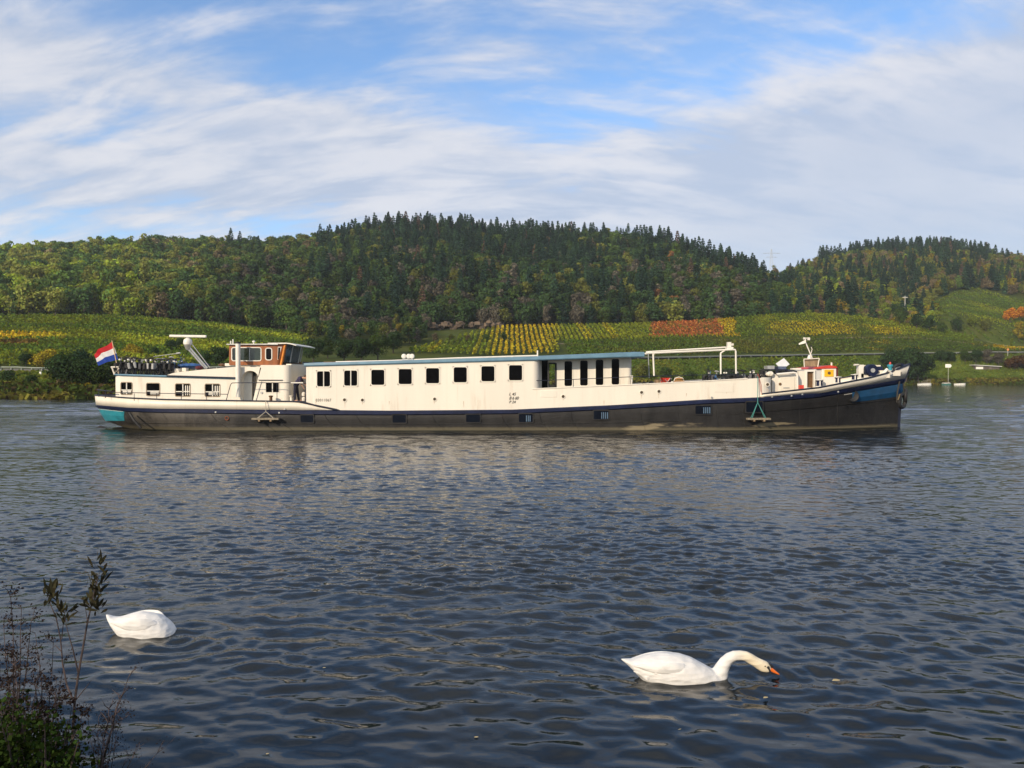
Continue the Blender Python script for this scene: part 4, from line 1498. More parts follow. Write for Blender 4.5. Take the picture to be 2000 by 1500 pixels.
def hull_material():
    m, b = new_mat('tarred_hull')
    t = m.node_tree
    tcn = t.nodes.new('ShaderNodeTexCoord')
    sp = t.nodes.new('ShaderNodeSeparateXYZ')
    t.links.new(tcn.outputs['Object'], sp.inputs[0])
    x, y, z = (E(sp.outputs[i]) for i in range(3))
    st = noise(xyz(x * 0.8, y * 0.5, z * 0.30), 1.1, 9, 0.7, 0.6)
    bl = noise(xyz(x * 0.35, y, z * 1.2), 1.1, 7, 0.6)
    fine = noise(tcn.outputs['Object'], 7.0, 5, 0.7)
    c = mixc(sstep(st, 0.30, 0.72), (0.011, 0.011, 0.0115), (0.027, 0.026, 0.0255))
    c = mixc(sstep(bl, 0.55, 0.72) * 0.6, c, (0.024, 0.018, 0.015))
    sternw = sstep(x, -14.0, -19.0)
    c = mixc(sternw * sstep(st + fine * 0.3, 0.45, 0.8) * 0.8, c, (0.105, 0.095, 0.082))
    c = mixc(sstep(fine * 0.6 + bl * 0.5, 0.66, 0.74) * 0.7, c, (0.008, 0.007, 0.007))
    sc1 = noise(xyz(x * 0.5, y * 0, z * 5.0), 2.2, 8, 0.7, 0.4)
    c = mixc(sstep(sc1, 0.60, 0.70) * 0.55, c, (0.085, 0.078, 0.070))
    c = mixc(sstep(sc1, 0.38, 0.30) * 0.7, c, (0.010, 0.009, 0.009))
    # scum line and pale wash mark along the water
    band = sstep(z + fine * 0.14 + bl * 0.10, 0.40, 0.26)
    c = mixc(band * 0.8, c, (0.105, 0.092, 0.058))
    patch = sstep(noise(xyz(x * 0.22, y * 0, z * 1.5), 1.0, 5, 0.6), 0.58, 0.66) * sstep(z, 0.62, 0.40) * sstep(x, 2.0, 6.0)
    c = mixc(patch * 0.8, c, (0.24, 0.20, 0.125))
    c = mixc(sstep(z, 0.07, 0.02), c, (0.014, 0.016, 0.010))
    t.links.new(c, b.inputs['Base Color'])
    b.inputs['Roughness'].default_value = 0.6
    b.inputs['Specular IOR Level'].default_value = 0.3
    bn = t.nodes.new('ShaderNodeBump')
    bn.inputs['Strength'].default_value = 0.7
    bn.inputs['Distance'].default_value = 0.06
    t.links.new((bl + fine * 0.3).s, bn.inputs['Height'])
    t.links.new(bn.outputs[0], b.inputs['Normal'])
    return m


M_HULL = hull_material()

barge = empty('river_barge', (0, 0, 0), 'long cream and black river barge with orange wooden wheelhouse', 'barge')

# --- hull lines (photo row of each line against photo column)
LX = [180, 190, 250, 320, 400, 580, 660, 760, 1000, 1200, 1380, 1480, 1600, 1700, 1740, 1776]
L_TOP = [772, 773, 778, 781, 782.5, 785, 801, 802, 800, 791, 780, 771, 757.5, 738, 727, 712]
L_ST = [790, 791, 796, 798.5, 799, 801, 801, 802, 800, 791, 780, 776, 767, 750.5, 744, 737]
L_SB = [797, 798, 804.5, 807, 808, 810.5, 811, 811.5, 809, 800.5, 789.5, 786.5, 777, 760, 753, 746.5]
L_MID = [822, 822, 822, 822, 822, 824, 824, 824, 823, 820, 812, 806, 796, 786, 781, 776]
#        level: (stern end px, bow end px, stern taper px, bow taper start px, bow power)
LEV = [('keel', 300, 1742, 260, 1370, 1.7, None, -1.0),
       ('wl', 244, 1756, 215, 1395, 1.75, None, -0.02),
       ('mid', 206, 1759, 185, 1420, 1.9, L_MID, None),
       ('sb', 192, 1764, 160, 1450, 2.1, L_SB, None),
       ('st', 188, 1768, 158, 1455, 2.2, L_ST, None),
       ('top', 186, 1777, 156, 1470, 2.35, L_TOP, None)]
TS = np.concatenate([(1 - np.cos(np.linspace(0, math.pi / 2, 22))) * 0.14, np.linspace(0.14, 0.76, 80)[1:], 0.76 + np.sin(np.linspace(0, math.pi / 2, 46))[1:] * 0.24])


def level_pts(L, off=0.0):
    nm, e0, e1, tp0, b0, pw, rows, z = L
    out = []
    for t in TS:
        px = e0 + (e1 - e0) * t
        b = 3.3
        if px < e0 + tp0: b = 3.3 * math.sqrt(max(0.0, 1 - ((e0 + tp0 - px) / tp0) ** 2.3))
        if px > b0: b = min(b, 3.3 * max(0.0, 1 - ((px - b0) / (e1 - b0)) ** pw) ** 0.9)
        b = max(b, 0.02)
        Y = YC - b
        zz_ = z if rows is None else ZZ(float(np.interp(px, LX, rows)), Y)
        out.append((XX(px, Y), b + off, zz_, px))
    return out


LP = {L[0]: level_pts(L) for L in LEV}


def band(name, mat, lv, sel=lambda px: True, off=0.0, parent=barge, zoff=0.0, both=True, smooth=True, kind=None, thick=0.0, sides=None):
    mb = MB()
    for side in (sides or (-1, 1)):
        for a, b in zip(lv[:-1], lv[1:]):
            A, B = LP[a] if isinstance(a, str) else a, LP[b] if isinstance(b, str) else b
            for i in range(len(A) - 1):
                if not sel((A[i][3] + B[i][3] + A[i + 1][3] + B[i + 1][3]) / 4): continue
                p = [(A[i][0], YC + side * (A[i][1] + off), A[i][2]), (A[i + 1][0], YC + side * (A[i + 1][1] + off), A[i + 1][2]),
                     (B[i + 1][0], YC + side * (B[i + 1][1] + off), B[i + 1][2] + zoff), (B[i][0], YC + side * (B[i][1] + off), B[i][2] + zoff)]
                mb.face(p if side < 0 else p[::-1])
    me = mb.mesh(name, mat, smooth, False)
    import bmesh
    bm = bmesh.new(); bm.from_mesh(me)
    bmesh.ops.remove_doubles(bm, verts=bm.verts, dist=0.0008)
    bm.to_mesh(me); bm.free()
    o = link(name, me, parent)
    if thick:
        s = o.modifiers.new('thick', 'SOLIDIFY'); s.thickness = thick; s.offset = 0
    return o


def lerp_level(a, b, t):
    return [(A[0] + (B[0] - A[0]) * t, A[1] + (B[1] - A[1]) * t, A[2] + (B[2] - A[2]) * t, A[3] + (B[3] - A[3]) * t) for A, B in zip(LP[a], LP[b])]


# hull shell: curved below the strake
LP['mid2'] = [(a[0], a[1] + 0.05, a[2], a[3]) for a in lerp_level('mid', 'sb', 0.5)]
hull = band('hull', M_HULL, ['keel', 'wl', 'mid', 'mid2', 'sb'])
# closing plates fore and aft
mb = MB()
for L0, L1 in (('keel', 'wl'), ('wl', 'mid'), ('mid', 'sb'), ('sb', 'st'), ('st', 'top')):
    a, b = LP[L0][-1], LP[L1][-1]
    mb.rings([[(a[0] + .05, YC - .07, a[2]), (a[0] + .05, YC + .07, a[2]), (a[0] - .15, YC + .07, a[2]), (a[0] - .15, YC - .07, a[2])],
              [(b[0] + .05, YC - .07, b[2]), (b[0] + .05, YC + .07, b[2]), (b[0] - .15, YC + .07, b[2]), (b[0] - .15, YC - .07, b[2])]])
mb.obj('stem_bar', M_RAIL, barge)

# navy rubbing strake: a proud half-round along the hull
def strake(name, level_a, level_b, out, mat, sel=lambda px: True):
    mb = MB()
    A, B = LP[level_a] if isinstance(level_a, str) else level_a, LP[level_b] if isinstance(level_b, str) else level_b
    for side in (-1, 1):
        rings = []
        for i in range(len(A)):
            a, b = A[i], B[i]
            if not sel((a[3] + b[3]) / 2):
                if len(rings) > 1: mb.rings(rings)
                rings = []
                continue
            h = b[2] - a[2]
            rings.append([(a[0], YC + side * (a[1] - .02), a[2]), (a[0], YC + side * (a[1] + out), a[2] + h * .2), (b[0], YC + side * (b[1] + out), b[2] - h * .2), (b[0], YC + side * (b[1] - .02), b[2])])
        if len(rings) > 1: mb.rings(rings)
    return mb.obj(name, mat, barge)


strake('rubbing_strake', 'sb', 'st', 0.07, M_NAVY)
notcab = lambda px: px < 662 or px > 1484
for sd in (-1, 1):
    for lo_, hi_ in ((0, 662), (1484, 9999)):
        band('bulwark', M_WHITE2, ['st', 'top'], lambda px: lo_ < px < hi_, thick=0.06, sides=(sd,))
# cap rail
for side in (-1, 1):
    for lo, hi in ((0, 664), (1482, 3000)):
        mb = MB()
        pts = [(p[0], YC + side * p[1], p[2] + .02) for p in LP['top'] if lo <= p[3] <= hi]
        mb.tube(pts, 0.06, 6, flat=(1.2, .8))
        mb.obj('cap_rail', M_RAIL, barge)
# low strakes on the tarred hull
mid_a = lerp_level('mid', 'sb', -0.02); mid_b = lerp_level('mid', 'sb', 0.07)
strake('lower_strake', mid_a, mid_b, 0.035, M_HULL, lambda px: 1430 < px < 1770)
aft_a = lerp_level('wl', 'mid', .72); aft_b = lerp_level('wl', 'mid', .80)
strake('lower_strake', aft_a, aft_b, 0.03, M_HULL, lambda px: 250 < px < 1330)
bo_a = lerp_level('keel', 'wl', .9); bo_b = lerp_level('wl', 'mid', .12)
strake('bilge_strake', bo_a, bo_b, 0.05, M_HULL, lambda px: 1380 < px < 1740)
# teal stern panel and blue bow panel, each with a pale edging
def at_px(level, px):
    A = LP[level] if isinstance(level, str) else level
    p = np.array([a[3] for a in A])
    return tuple(float(np.interp(px, p, [a[k] for a in A])) for k in range(3))


def hull_panel(name, mat, levels, lo, hi, off, n=26):
    for side in (-1, 1):
        mb = MB()
        g = []
        for L in levels:
            A = LP[L] if isinstance(L, str) else L
            a, b = max(lo, A[0][3]), min(hi, A[-1][3])
            row = []
            for i in range(n):
                u = i / (n - 1)
                u = 1 - math.cos(u * math.pi / 2) if lo < 500 else math.sin(u * math.pi / 2)
                q = at_px(A, a + (b - a) * u)
                row.append((q[0], YC + side * (q[1] + off), q[2]))
            g.append(row)
        for r0, r1 in zip(g[:-1], g[1:]):
            for i in range(n - 1): mb.face([r0[i], r0[i + 1], r1[i + 1], r1[i]])
        mb.obj(name, mat, barge, True, fix=False)


hull_panel('stern_panel', M_TEAL, ['mid', 'mid2', 'sb'], 0, 243, .02)
pe0, pe1 = lerp_level('mid2', 'sb', .82), lerp_level('mid2', 'sb', 1.0)
strake('stern_panel_edge', pe0, pe1, 0.02, M_PUREW, lambda px: px < 246)
LP['bowlow'] = lerp_level('mid', 'sb', 0.16)
hull_panel('bow_panel', M_BOWBLUE, ['bowlow', 'mid2', 'sb'], 1664, 1900, .02)
strake('bow_panel_edge', lerp_level('mid', 'sb', .86), lerp_level('mid', 'sb', .93), 0.022, M_PUREW, lambda px: 1640 < px < 1742)
strake('bow_panel_edge', lerp_level('mid', 'sb', .20), lerp_level('mid', 'sb', .26), 0.022, M_PUREW, lambda px: 1664 < px < 1726)
# vertical butt seams of the plating
seam = MB()
for px in (262, 330, 420, 505, 548, 640, 700, 850, 980, 1055, 1120, 1250, 1330, 1400, 1445, 1565, 1632):
    i = int(np.argmin([abs(p[3] - px) for p in LP['mid']]))
    pts = [(LP[l][i][0], YC - LP[l][i][1] - .004, LP[l][i][2]) for l in ('wl', 'mid', 'mid2', 'sb')]
    seam.tube(pts, 0.018, 4)
seam.obj('plate_seams', M_HULL, barge)

# decks
def deck_sheet(name, level, drop, p0, p1, mat, inset=0.06):
    L = [p for p in (LP[level] if isinstance(level, str) else level) if p0 <= p[3] <= p1]
    mb = MB()
    for a, b in zip(L[:-1], L[1:]):
        wa, wb = max(.01, a[1] - inset), max(.01, b[1] - inset)
        mb.face([(a[0], YC - wa, a[2] - drop), (b[0], YC - wb, b[2] - drop), (b[0], YC + wb, b[2] - drop), (a[0], YC + wa, a[2] - drop)])
    mb.obj(name, mat, barge)


deck_sheet('aft_deck', 'top', 0.10, 180, 640, M_DECK)
deck_sheet('fore_deck', 'top', 0.32, 1500, 1779, M_DECK)
MB().box((XX(1225), YN + .1, ZZ(776) - .05), (XX(1505), YC + 3.2, ZZ(776))).obj('well_deck', M_DECK, barge)

# --- walls with real openings
def wall(name, mat, Y, x0, x1, zb, zt, holes, parent=barge, depth=0.10, faces='-Y', segs=None, nx=1):
    """sheet wall at distance Y from x0 to x1 between zb(x), zt(x); holes [(xa,xb,zlo,zhi)] with reveals of the given depth"""
    mb = MB()
    xs = sorted(set([x0, x1] + [h[0] for h in holes] + [h[1] for h in holes] + [x for x in (segs or []) if x0 < x < x1]))
    for a, b in zip(xs[:-1], xs[1:]):
        hs = sorted([h for h in holes if h[0] <= a + 1e-6 and h[1] >= b - 1e-6], key=lambda h: h[2])
        la, lb = zb(a), zb(b)
        for h in hs:
            mb.face([(a, Y, la), (b, Y, lb), (b, Y, h[2]), (a, Y, h[2])])
            la = lb = h[3]
        mb.face([(a, Y, la), (b, Y, lb), (b, Y, zt(b)), (a, Y, zt(a))])
    for xa, xb, za, zb_ in holes:
        y2 = Y + depth
        mb.face([(xa, Y, za), (xb, Y, za), (xb, y2, za), (xa, y2, za)])
        mb.face([(xa, Y, zb_), (xa, y2, zb_), (xb, y2, zb_), (xb, Y, zb_)])
        mb.face([(xa, Y, za), (xa, y2, za), (xa, y2, zb_), (xa, Y, zb_)])
        mb.face([(xb, Y, za), (xb, Y, zb_), (xb, y2, zb_), (xb, y2, za)])
    return mb.obj(name, mat, parent, fix=False)


def rrect(cx, cz, w, h, r, n=5, arch=0.0):
    pts = []
    for qx, qz, a0 in ((1, -1, -90), (1, 1, 0), (-1, 1, 90), (-1, -1, 180)):
        for k in range(n + 1):
            a = math.radians(a0 + 90 * k / n)
            x = cx + qx * (w / 2 - r) + r * math.cos(a)
            z = cz + qz * (h / 2 - r) + r * math.sin(a)
            if arch and z > cz: z += arch * (1 - ((x - cx) / (w / 2)) ** 2)
            pts.append((x, z))
    return pts


def window(Y, cx, cz, w, h, r=0.08, rim=0.055, parent=barge, mat_frame=None, pane=None, mullion=0, bars=0, proud=0.02, arch=0.0, slide=False, name='window'):
    """rounded frame over a rectangular opening, recessed pane, optional mullions"""
    fr = MB()
    o_, i_ = rrect(cx, cz, w + 2 * rim, h + 2 * rim, r + rim, 5, arch), rrect(cx, cz, w, h, r, 5, arch)
    n = len(o_)
    y0, y1 = Y - proud, Y + 0.06
    for k in range(n):
        k2 = (k + 1) % n
        fr.face([(o_[k][0], y0, o_[k][1]), (o_[k2][0], y0, o_[k2][1]), (i_[k2][0], y0, i_[k2][1]), (i_[k][0], y0, i_[k][1])])
        fr.face([(i_[k][0], y0, i_[k][1]), (i_[k2][0], y0, i_[k2][1]), (i_[k2][0], y1, i_[k2][1]), (i_[k][0], y1, i_[k][1])])
        fr.face([(o_[k][0], y0, o_[k][1]), (o_[k][0], Y + .01, o_[k][1]), (o_[k2][0], Y + .01, o_[k2][1]), (o_[k2][0], y0, o_[k2][1])])
    f = fr.obj(name, mat_frame or M_WHITE, parent, fix=False)
    p = MB()
    p.face([(x, Y + 0.055, z) for x, z in rrect(cx, cz, w + rim, h + rim, r + rim / 2, 5, arch)])
    p.obj('pane', pane or M_GLASS, f, fix=False)
    if mullion:
        for k in range(mullion):
            x = cx - w / 2 + w * (k + 1) / (mullion + 1)
            MB().box((x - .024, Y - .005, cz - h / 2), (x + .024, Y + .05, cz + h / 2 + arch)).obj('mullion', M_PUREW, f)
    if bars:
        MB().box((cx - w / 2, Y - .005, cz - h * .12 - .025), (cx + w / 2, Y + .05, cz - h * .12 + .025)).obj('glazing_bar', M_PUREW, f)
    return f


k0 = YN / FPX
# --- long cabin, flush with the hull side
roofz = lambda x: ZZ(float(np.interp(CX + x / YN * FPX, [590, 1040, 1240], [714.5, 703, 696])))
strz = lambda x: ZZ(float(np.interp(CX + x / YN * FPX, LX, L_ST))) + 0.0
rail = lambda x: ZZ(float(np.interp(CX + x / YN * FPX, [1038, 1230, 1370, 1490], [760, 752, 745, 738])))
WIN = [(632, 740, 1), (685, 738.5, 1), (738, 737, 0), (791.5, 735.5, 0), (845, 733.8, 0), (899, 732, 0), (953, 730, 0), (1007, 728, 0)]
PORT = [(673, 781), (708, 781.5), (849, 779.5), (1100, 774.5), (1253, 766.5), (1287, 764.5), (1499, 751)]
holes = [(XX(a) - .43, XX(a) + .43, ZZ(b) - .48, ZZ(b) + .48) for a, b, c in WIN]
xa, xb = XX(598), XX(1040)
wall('cabin_side', M_WHITE, YN, xa, xb, strz, roofz, holes, segs=[XX(v) for v in range(610, 1040, 30)])
for a, b, c in WIN:
    window(YN, XX(a), ZZ(b), 25.5 * k0, 29.5 * k0, .10, .06, mullion=c)
# low wall carrying on forward of the recess
wall('well_side', M_WHITE, YN, XX(1040), XX(1487), strz, rail, [], segs=[XX(v) for v in range(1060, 1487, 20)])
MB().tube([(XX(v), YN, rail(XX(v)) + .01) for v in range(1040, 1490, 30)], .035, 6).obj('well_coaming', M_WHITE, barge, True)
# far side, ends, roof
YF = YC + 3.3
wall('cabin_far_side', M_WHITE, YF, xa, XX(1040), strz, roofz, [], segs=[XX(v) for v in range(610, 1040, 30)])
wall('well_far_side', M_WHITE, YF, XX(1040), XX(1487), strz, rail, [], segs=[XX(v) for v in range(1060, 1487, 20)])
mb = MB()
mb.face([(xa, YN, strz(xa)), (xa, YF, strz(xa)), (xa, YF, roofz(xa)), (xa, YN, roofz(xa))])
mb.obj('cabin_aft_wall', M_WHITE, barge, fix=False)
# curved corner into the recess
YR = YN + 0.95
mb = MB()
cs = []
for k in range(9):
    a = math.pi / 2 * k / 8
    cs.append((xb + 0.42 * math.sin(a), YN + 0.42 * (1 - math.cos(a))))
cs.append((xb + .42, YR))
for a, b in zip(cs[:-1], cs[1:]):
    mb.face([(a[0], a[1], rail(xb) - .1), (b[0], b[1], rail(xb) - .1), (b[0], b[1], roofz(xb)), (a[0], a[1], roofz(xb))])
mb.obj('recess_corner', M_WHITE, barge, True, fix=False)
# saloon wall inside the recess
X1, X2 = XX(1048, YR), XX(1226, YR)
DOORS = [(XX(1058, YR), XX(1070, YR), ZZ(762, YR), ZZ(704, YR)), (XX(1071.5, YR), XX(1085, YR), ZZ(760, YR), ZZ(709, YR))]
TALL = [(1110, 705, 754.5), (1140.5, 703.5, 753.5), (1171, 702, 752.5), (1202, 700.5, 751.5)]
th = [(XX(a, YR) - .25, XX(a, YR) + .25, ZZ(c, YR), ZZ(b, YR)) for a, b, c in TALL]
wall('saloon_side', M_WHITE, YR, X1, X2, lambda x: ZZ(776, YR), lambda x: roofz(x) - .02, DOORS + th, depth=.08)
for (a, b, c) in TALL:
    window(YR, XX(a, YR), (ZZ(b, YR) + ZZ(c, YR)) / 2, 15 * YR / FPX, (c - b - 1) * YR / FPX, .10, .05, mullion=0)
d = DOORS[0]
MB().box((d[0], YR + .04, d[2]), (d[1], YR + .06, d[3])).obj('saloon_door', M_GLASS, barge)
d = DOORS[1]
dr = MB()
for a, b in (((d[0] - .03, d[2]), (d[0] + .04, d[3])), ((d[1] - .04, d[2]), (d[1] + .07, d[3])), ((d[0], d[3] - .07), (d[1], d[3] + .02)), ((d[0], d[2]), (d[1], d[2] + .25))):
    dr.box((a[0], YR - .012, a[1]), (b[0], YR + .03, b[1]))
dr.obj('glazed_door', M_DARK, barge)
# far wall of the saloon with an opening in line with the glazed door
gx = XX(1078, YF)
wall('saloon_far_side', M_WHITE, YF, XX(1040), XX(1240), lambda x: rail(x), lambda x: roofz(x) - .02, [(gx - .3, gx + .32, ZZ(764, YF), ZZ(704, YF))], depth=.08)
# inner partition keeps the saloon dark apart from that line of sight
MB().box((X1 + 1.35, YR + .5, 1.6), (X1 + 1.42, YF - .1, 3.6)).box((X1 + .1, YR + .5, 1.6), (X1 + .3, YF - .1, 3.6)).obj('partition', M_BROWN, barge)
MB().box((X1, YR + .3, 1.7), (X2, YF - .05, 1.78)).obj('saloon_floor', M_DECK, barge)
# rounded forward corner of the saloon and its front wall
mb = MB()
cs = [(X2 + .25 * math.sin(math.pi / 2 * k / 6), YR + .25 * (1 - math.cos(math.pi / 2 * k / 6))) for k in range(7)] + [(X2 + .25, YF)]
for a, b in zip(cs[:-1], cs[1:]):
    mb.face([(a[0], a[1], ZZ(776, YR)), (b[0], b[1], ZZ(776, YR)), (b[0], b[1], roofz(X2)), (a[0], a[1], roofz(X2))])
mb.obj('saloon_front', M_WHITE, barge, True, fix=False)
# roof slab with light blue fascia, running out over the recess
def roof_slab():
    mb = MB()
    xs = [XX(v) for v in (594, 650, 750, 850, 950, 1040, 1120, 1200, 1258)]
    up = lambda x: ZZ(float(np.interp(CX + x / YN * FPX, [590, 1040, 1258], [709.5, 696.5, 687.5])))
    rings = []
    for x in xs:
        z0, z1 = roofz(x) - .03, up(x)
        rings.append([(x, YN - .07, z0), (x, YN - .10, z0 + .05), (x, YN - .07, z1), (x, YC, z1 + .12), (x, YF + .07, z1), (x, YF + .07, z0)])
    mb.rings(rings)
    mb.obj('roof', M_BLUE, barge)
    # white guard pipe lying along the roof edge
    g = MB()
    g.tube([(XX(v), YN + .5, ZZ(b, YN + .5)) for v, b in ((652, 707), (760, 704.5), (900, 699), (1050, 694.5))], .045, 6)
    for v, b in ((700, 706), (800, 703), (900, 699), (1000, 696)):
        g.box((XX(v) - .04, YN + .46, ZZ(b + 7)), (XX(v) + .04, YN + .54, ZZ(b)))
    g.box((XX(1049), YN + .4, ZZ(697)), (XX(1051.5), YN + .6, ZZ(684)))
    g.obj('roof_edge_pipe', M_PUREW, barge)
    s = MB()
    s.box((XX(622), YN + 1.2, ZZ(711)), (XX(722), YN + 1.9, ZZ(706.6, YN + 1.5)))
    s.obj('roof_plank', M_WOOD, barge)
    s = MB(); s.box((XX(671), YN + .9, ZZ(709)), (XX(677), YN + 1.1, ZZ(704))); s.obj('red_roof_light', M_RED, barge)
    l = MB()
    l.box((XX(783), YN + .4, ZZ(706)), (XX(805), YN + 1.0, ZZ(700.5)))
    l.obj('lamp_plinth', M_STEEL, barge)
    for v in (786.5, 796, 802.5):
        q = MB()
        q.tube([(XX(v), YN + .6, ZZ(703)), (XX(v), YN + .6, ZZ(698))], .05, 6)
        q.lathe((XX(v), YN + .5, ZZ(695.5)), [(.02, -.12), (.13, -.1), (.15, .02), (.10, .12), (.02, .15)], 12, 'Y')
        q.obj('floodlight', M_PUREW, barge, True)


roof_slab()
for a, b in PORT:
    q = MB()
    q.lathe((XX(a), YN - .02, ZZ(b)), [(.06, .0), (.115, -.012), (.13, .0), (.12, .03)], 18, 'Y')
    o = q.obj('drain_port', M_WHITE, barge, True)
    q = MB(); q.lathe((XX(a), YN - .028, ZZ(b)), [(.001, .0), (.085, .0), (.085, .02), (.001, .02)], 16, 'Y'); q.obj('dark_hole', paint('port_dark', (.05, .035, .02), .8), o)
# welded plate seams and run stains on the cabin side
for px in (657, 711, 765, 818, 872, 926, 980, 1024, 1092, 1160, 1225, 1300, 1350, 1440):
    x = XX(px)
    t_ = (roofz if px < 1040 else rail)(x)
    MB().box((x - .012, YN - .006, strz(x) + .02), (x + .012, YN + .01, t_ - .06)).obj('plate_seam', M_WHITE, barge)
M_RUNRUST = paint('rust_run', (.40, .27, .16), .7, .2, 8)
rs_ = random.Random(6)
for px in (673, 708, 849, 1100, 1253, 1287, 1499, 617, 760, 905, 1180, 1340, 1420):
    x = XX(px + rs_.uniform(-1, 1))
    zt_ = ZZ(784 - (px - 673) * .03) if px in (673, 708, 849, 1100, 1253, 1287, 1499) else strz(x) + rs_.uniform(.25, .6)
    zb_ = max(strz(x) + .02, zt_ - rs_.uniform(.15, .4))
    if zt_ > zb_: MB().prism([(x - .012, zt_), (x + .012, zt_), (x + .003, zb_), (x - .003, zb_)], YN - .007, YN - .002).obj('rust_run', M_RUNRUST, barge)
# faint outlined hatch panels
for (a, b, c, d_) in ((1056, 776, 1087.5, 761), (1395, 766, 1433, 746)):
    x0_, x1_ = XX(a), XX(c)
    MB().box((x0_, YN - .012, ZZ(b)), (x1_, YN + .01, ZZ(d_) - .05)).obj('side_hatch', M_WHITE, barge, bevel=.01)

# hull portlights
HP = [(600, 818, 25, 14, 0), (780, 818, 26, 15, 0), (924, 817, 27, 15, 0), (1027, 816.5, 27, 16, 3), (1174, 810.5, 29, 17, 4), (1373, 800.5, 30, 16, 4), (1473, 795, 32, 20, 0)]
M_NAVYDK = paint('portlight_navy', (.004, .006, .012), .3, .2, 3, spec=.12)
for a, b, w, h, n_ in HP:
    x, z, ww, hh = XX(a), ZZ(b), w * k0, h * k0
    f = MB()
    o_, i_ = rrect(x, z, ww + .12, hh + .12, .10), rrect(x, z, ww, hh, .06)
    for k in range(len(o_)):
        k2 = (k + 1) % len(o_)
        f.face([(o_[k][0], YN - .07, o_[k][1]), (o_[k2][0], YN - .07, o_[k2][1]), (i_[k2][0], YN - .07, i_[k2][1]), (i_[k][0], YN - .07, i_[k][1])])
        f.face([(i_[k][0], YN - .07, i_[k][1]), (i_[k2][0], YN - .07, i_[k2][1]), (i_[k2][0], YN + .02, i_[k2][1]), (i_[k][0], YN + .02, i_[k][1])])
        f.face([(o_[k][0], YN - .07, o_[k][1]), (o_[k][0], YN + .03, o_[k][1]), (o_[k2][0], YN + .03, o_[k2][1]), (o_[k2][0], YN - .07, o_[k2][1])])
    fo = f.obj('hull_window', M_HULL, barge, fix=False)
    p = MB(); p.face([(q[0], YN - .055, q[1]) for q in rrect(x, z, ww + .02, hh + .02, .07)]); p.obj('pane', M_NAVYDK, fo, fix=False)
    for k in range(n_):
        bx = x + ww * (.02 + .13 * k)
        MB().box((bx, YN - .068, z - hh * .42), (bx + .035, YN - .058, z + hh * .32)).obj('grille_bar', paint('grille_blue', (.12, .2, .3), .5), fo)
# lettering
def text(s, px, py, hpx, mat, Y=YN, shear=0.0, sp=1.0, parent=barge, wscale=1.0, rot=0.0):
    cu = bpy.data.curves.new('lettering', 'FONT')
    cu.body = s
    cu.size = hpx * Y / FPX * 1.38
    cu.shear = shear
    cu.extrude = 0.001
    cu.offset = 0.002
    cu.space_character = sp
    cu.materials.append(mat)
    o = bpy.data.objects.new('lettering', cu)
    COL.objects.link(o)
    o.parent = parent
    o.location = (XX(px, Y), Y - .016, ZZ(py, Y))
    o.rotation_euler = (math.radians(90), 0, rot)
    o.scale = (wscale, 1, 1)
    dg = bpy.context.evaluated_depsgraph_get()
    me = bpy.data.meshes.new_from_object(o.evaluated_get(dg))
    n_ = link('lettering', me, parent)
    n_.location, n_.rotation_euler, n_.scale = o.location.copy(), o.rotation_euler.copy(), o.scale.copy()
    bpy.data.objects.remove(o)
    n_.name = 'lettering'
    return n_


text('03011067', 616.5, 784, 5.6, M_GREYPRINT, sp=1.22, wscale=.82)
text('L 45', 994, 772.3, 5.6, M_BLACKPRINT, shear=.3, wscale=.95)
text('B 6 60', 994, 780.3, 6.0, M_BLACKPRINT, shear=.3, sp=.9, wscale=.95)
text('P 24', 994, 787.6, 5.4, M_BLACKPRINT, shear=.3, wscale=.95)

# ------------------------------------------------------------------ aft cabin
YA = YN + 0.85
ka = YA / FPX
ax0, ax1 = XX(219, YA), XX(462, YA)
topa = lambda x: ZZ(float(np.interp(CX + x / YA * FPX, [215, 330, 470], [732, 735, 739])), YA)
bota = lambda x: ZZ(784, YA)
AW = [(247, 759, 21, 22), (299, 761, 25, 23), (357, 762, 28, 23), (415, 762.5, 28, 23)]
ah = [(XX(a, YA) - w * ka / 2 - .01, XX(a, YA) + w * ka / 2 + .01, ZZ(b + h / 2, YA) - .01, ZZ(b - h / 2, YA) + .04) for a, b, w, h in AW]
wall('aft_cabin_side', M_WHITE, YA, ax0 + .5, ax1, bota, topa, ah)
M_FRAMEB = paint('old_brown_frame', (.30, .24, .17), .6, .2, 6)
for n_, (a, b, w, h) in enumerate(AW):
    f = window(YA, XX(a, YA), ZZ(b, YA), w * ka, h * ka, .05, .04, mat_frame=M_FRAMEB, mullion=(1, 0, 1, 1)[n_], bars=1, arch=.06)
    if n_ in (0, 1, 3):
        xq = XX(a + (0, 2, 0)[(0, 1, 3).index(n_)], YA)
        MB().box((xq - .24, YA + .035, ZZ(b + 9, YA)), (xq + .24, YA + .05, ZZ(b + 2, YA))).obj('pale_curtain', M_PUREW, f)
    if n_ >= 2:
        for q in range(3):
            xq = XX(a + 4 + q * 4, YA)
            MB().box((xq, YA + .035, ZZ(b + 10, YA)), (xq + .05, YA + .05, ZZ(b - 9, YA))).obj('blind_strip', M_PUREW, f)
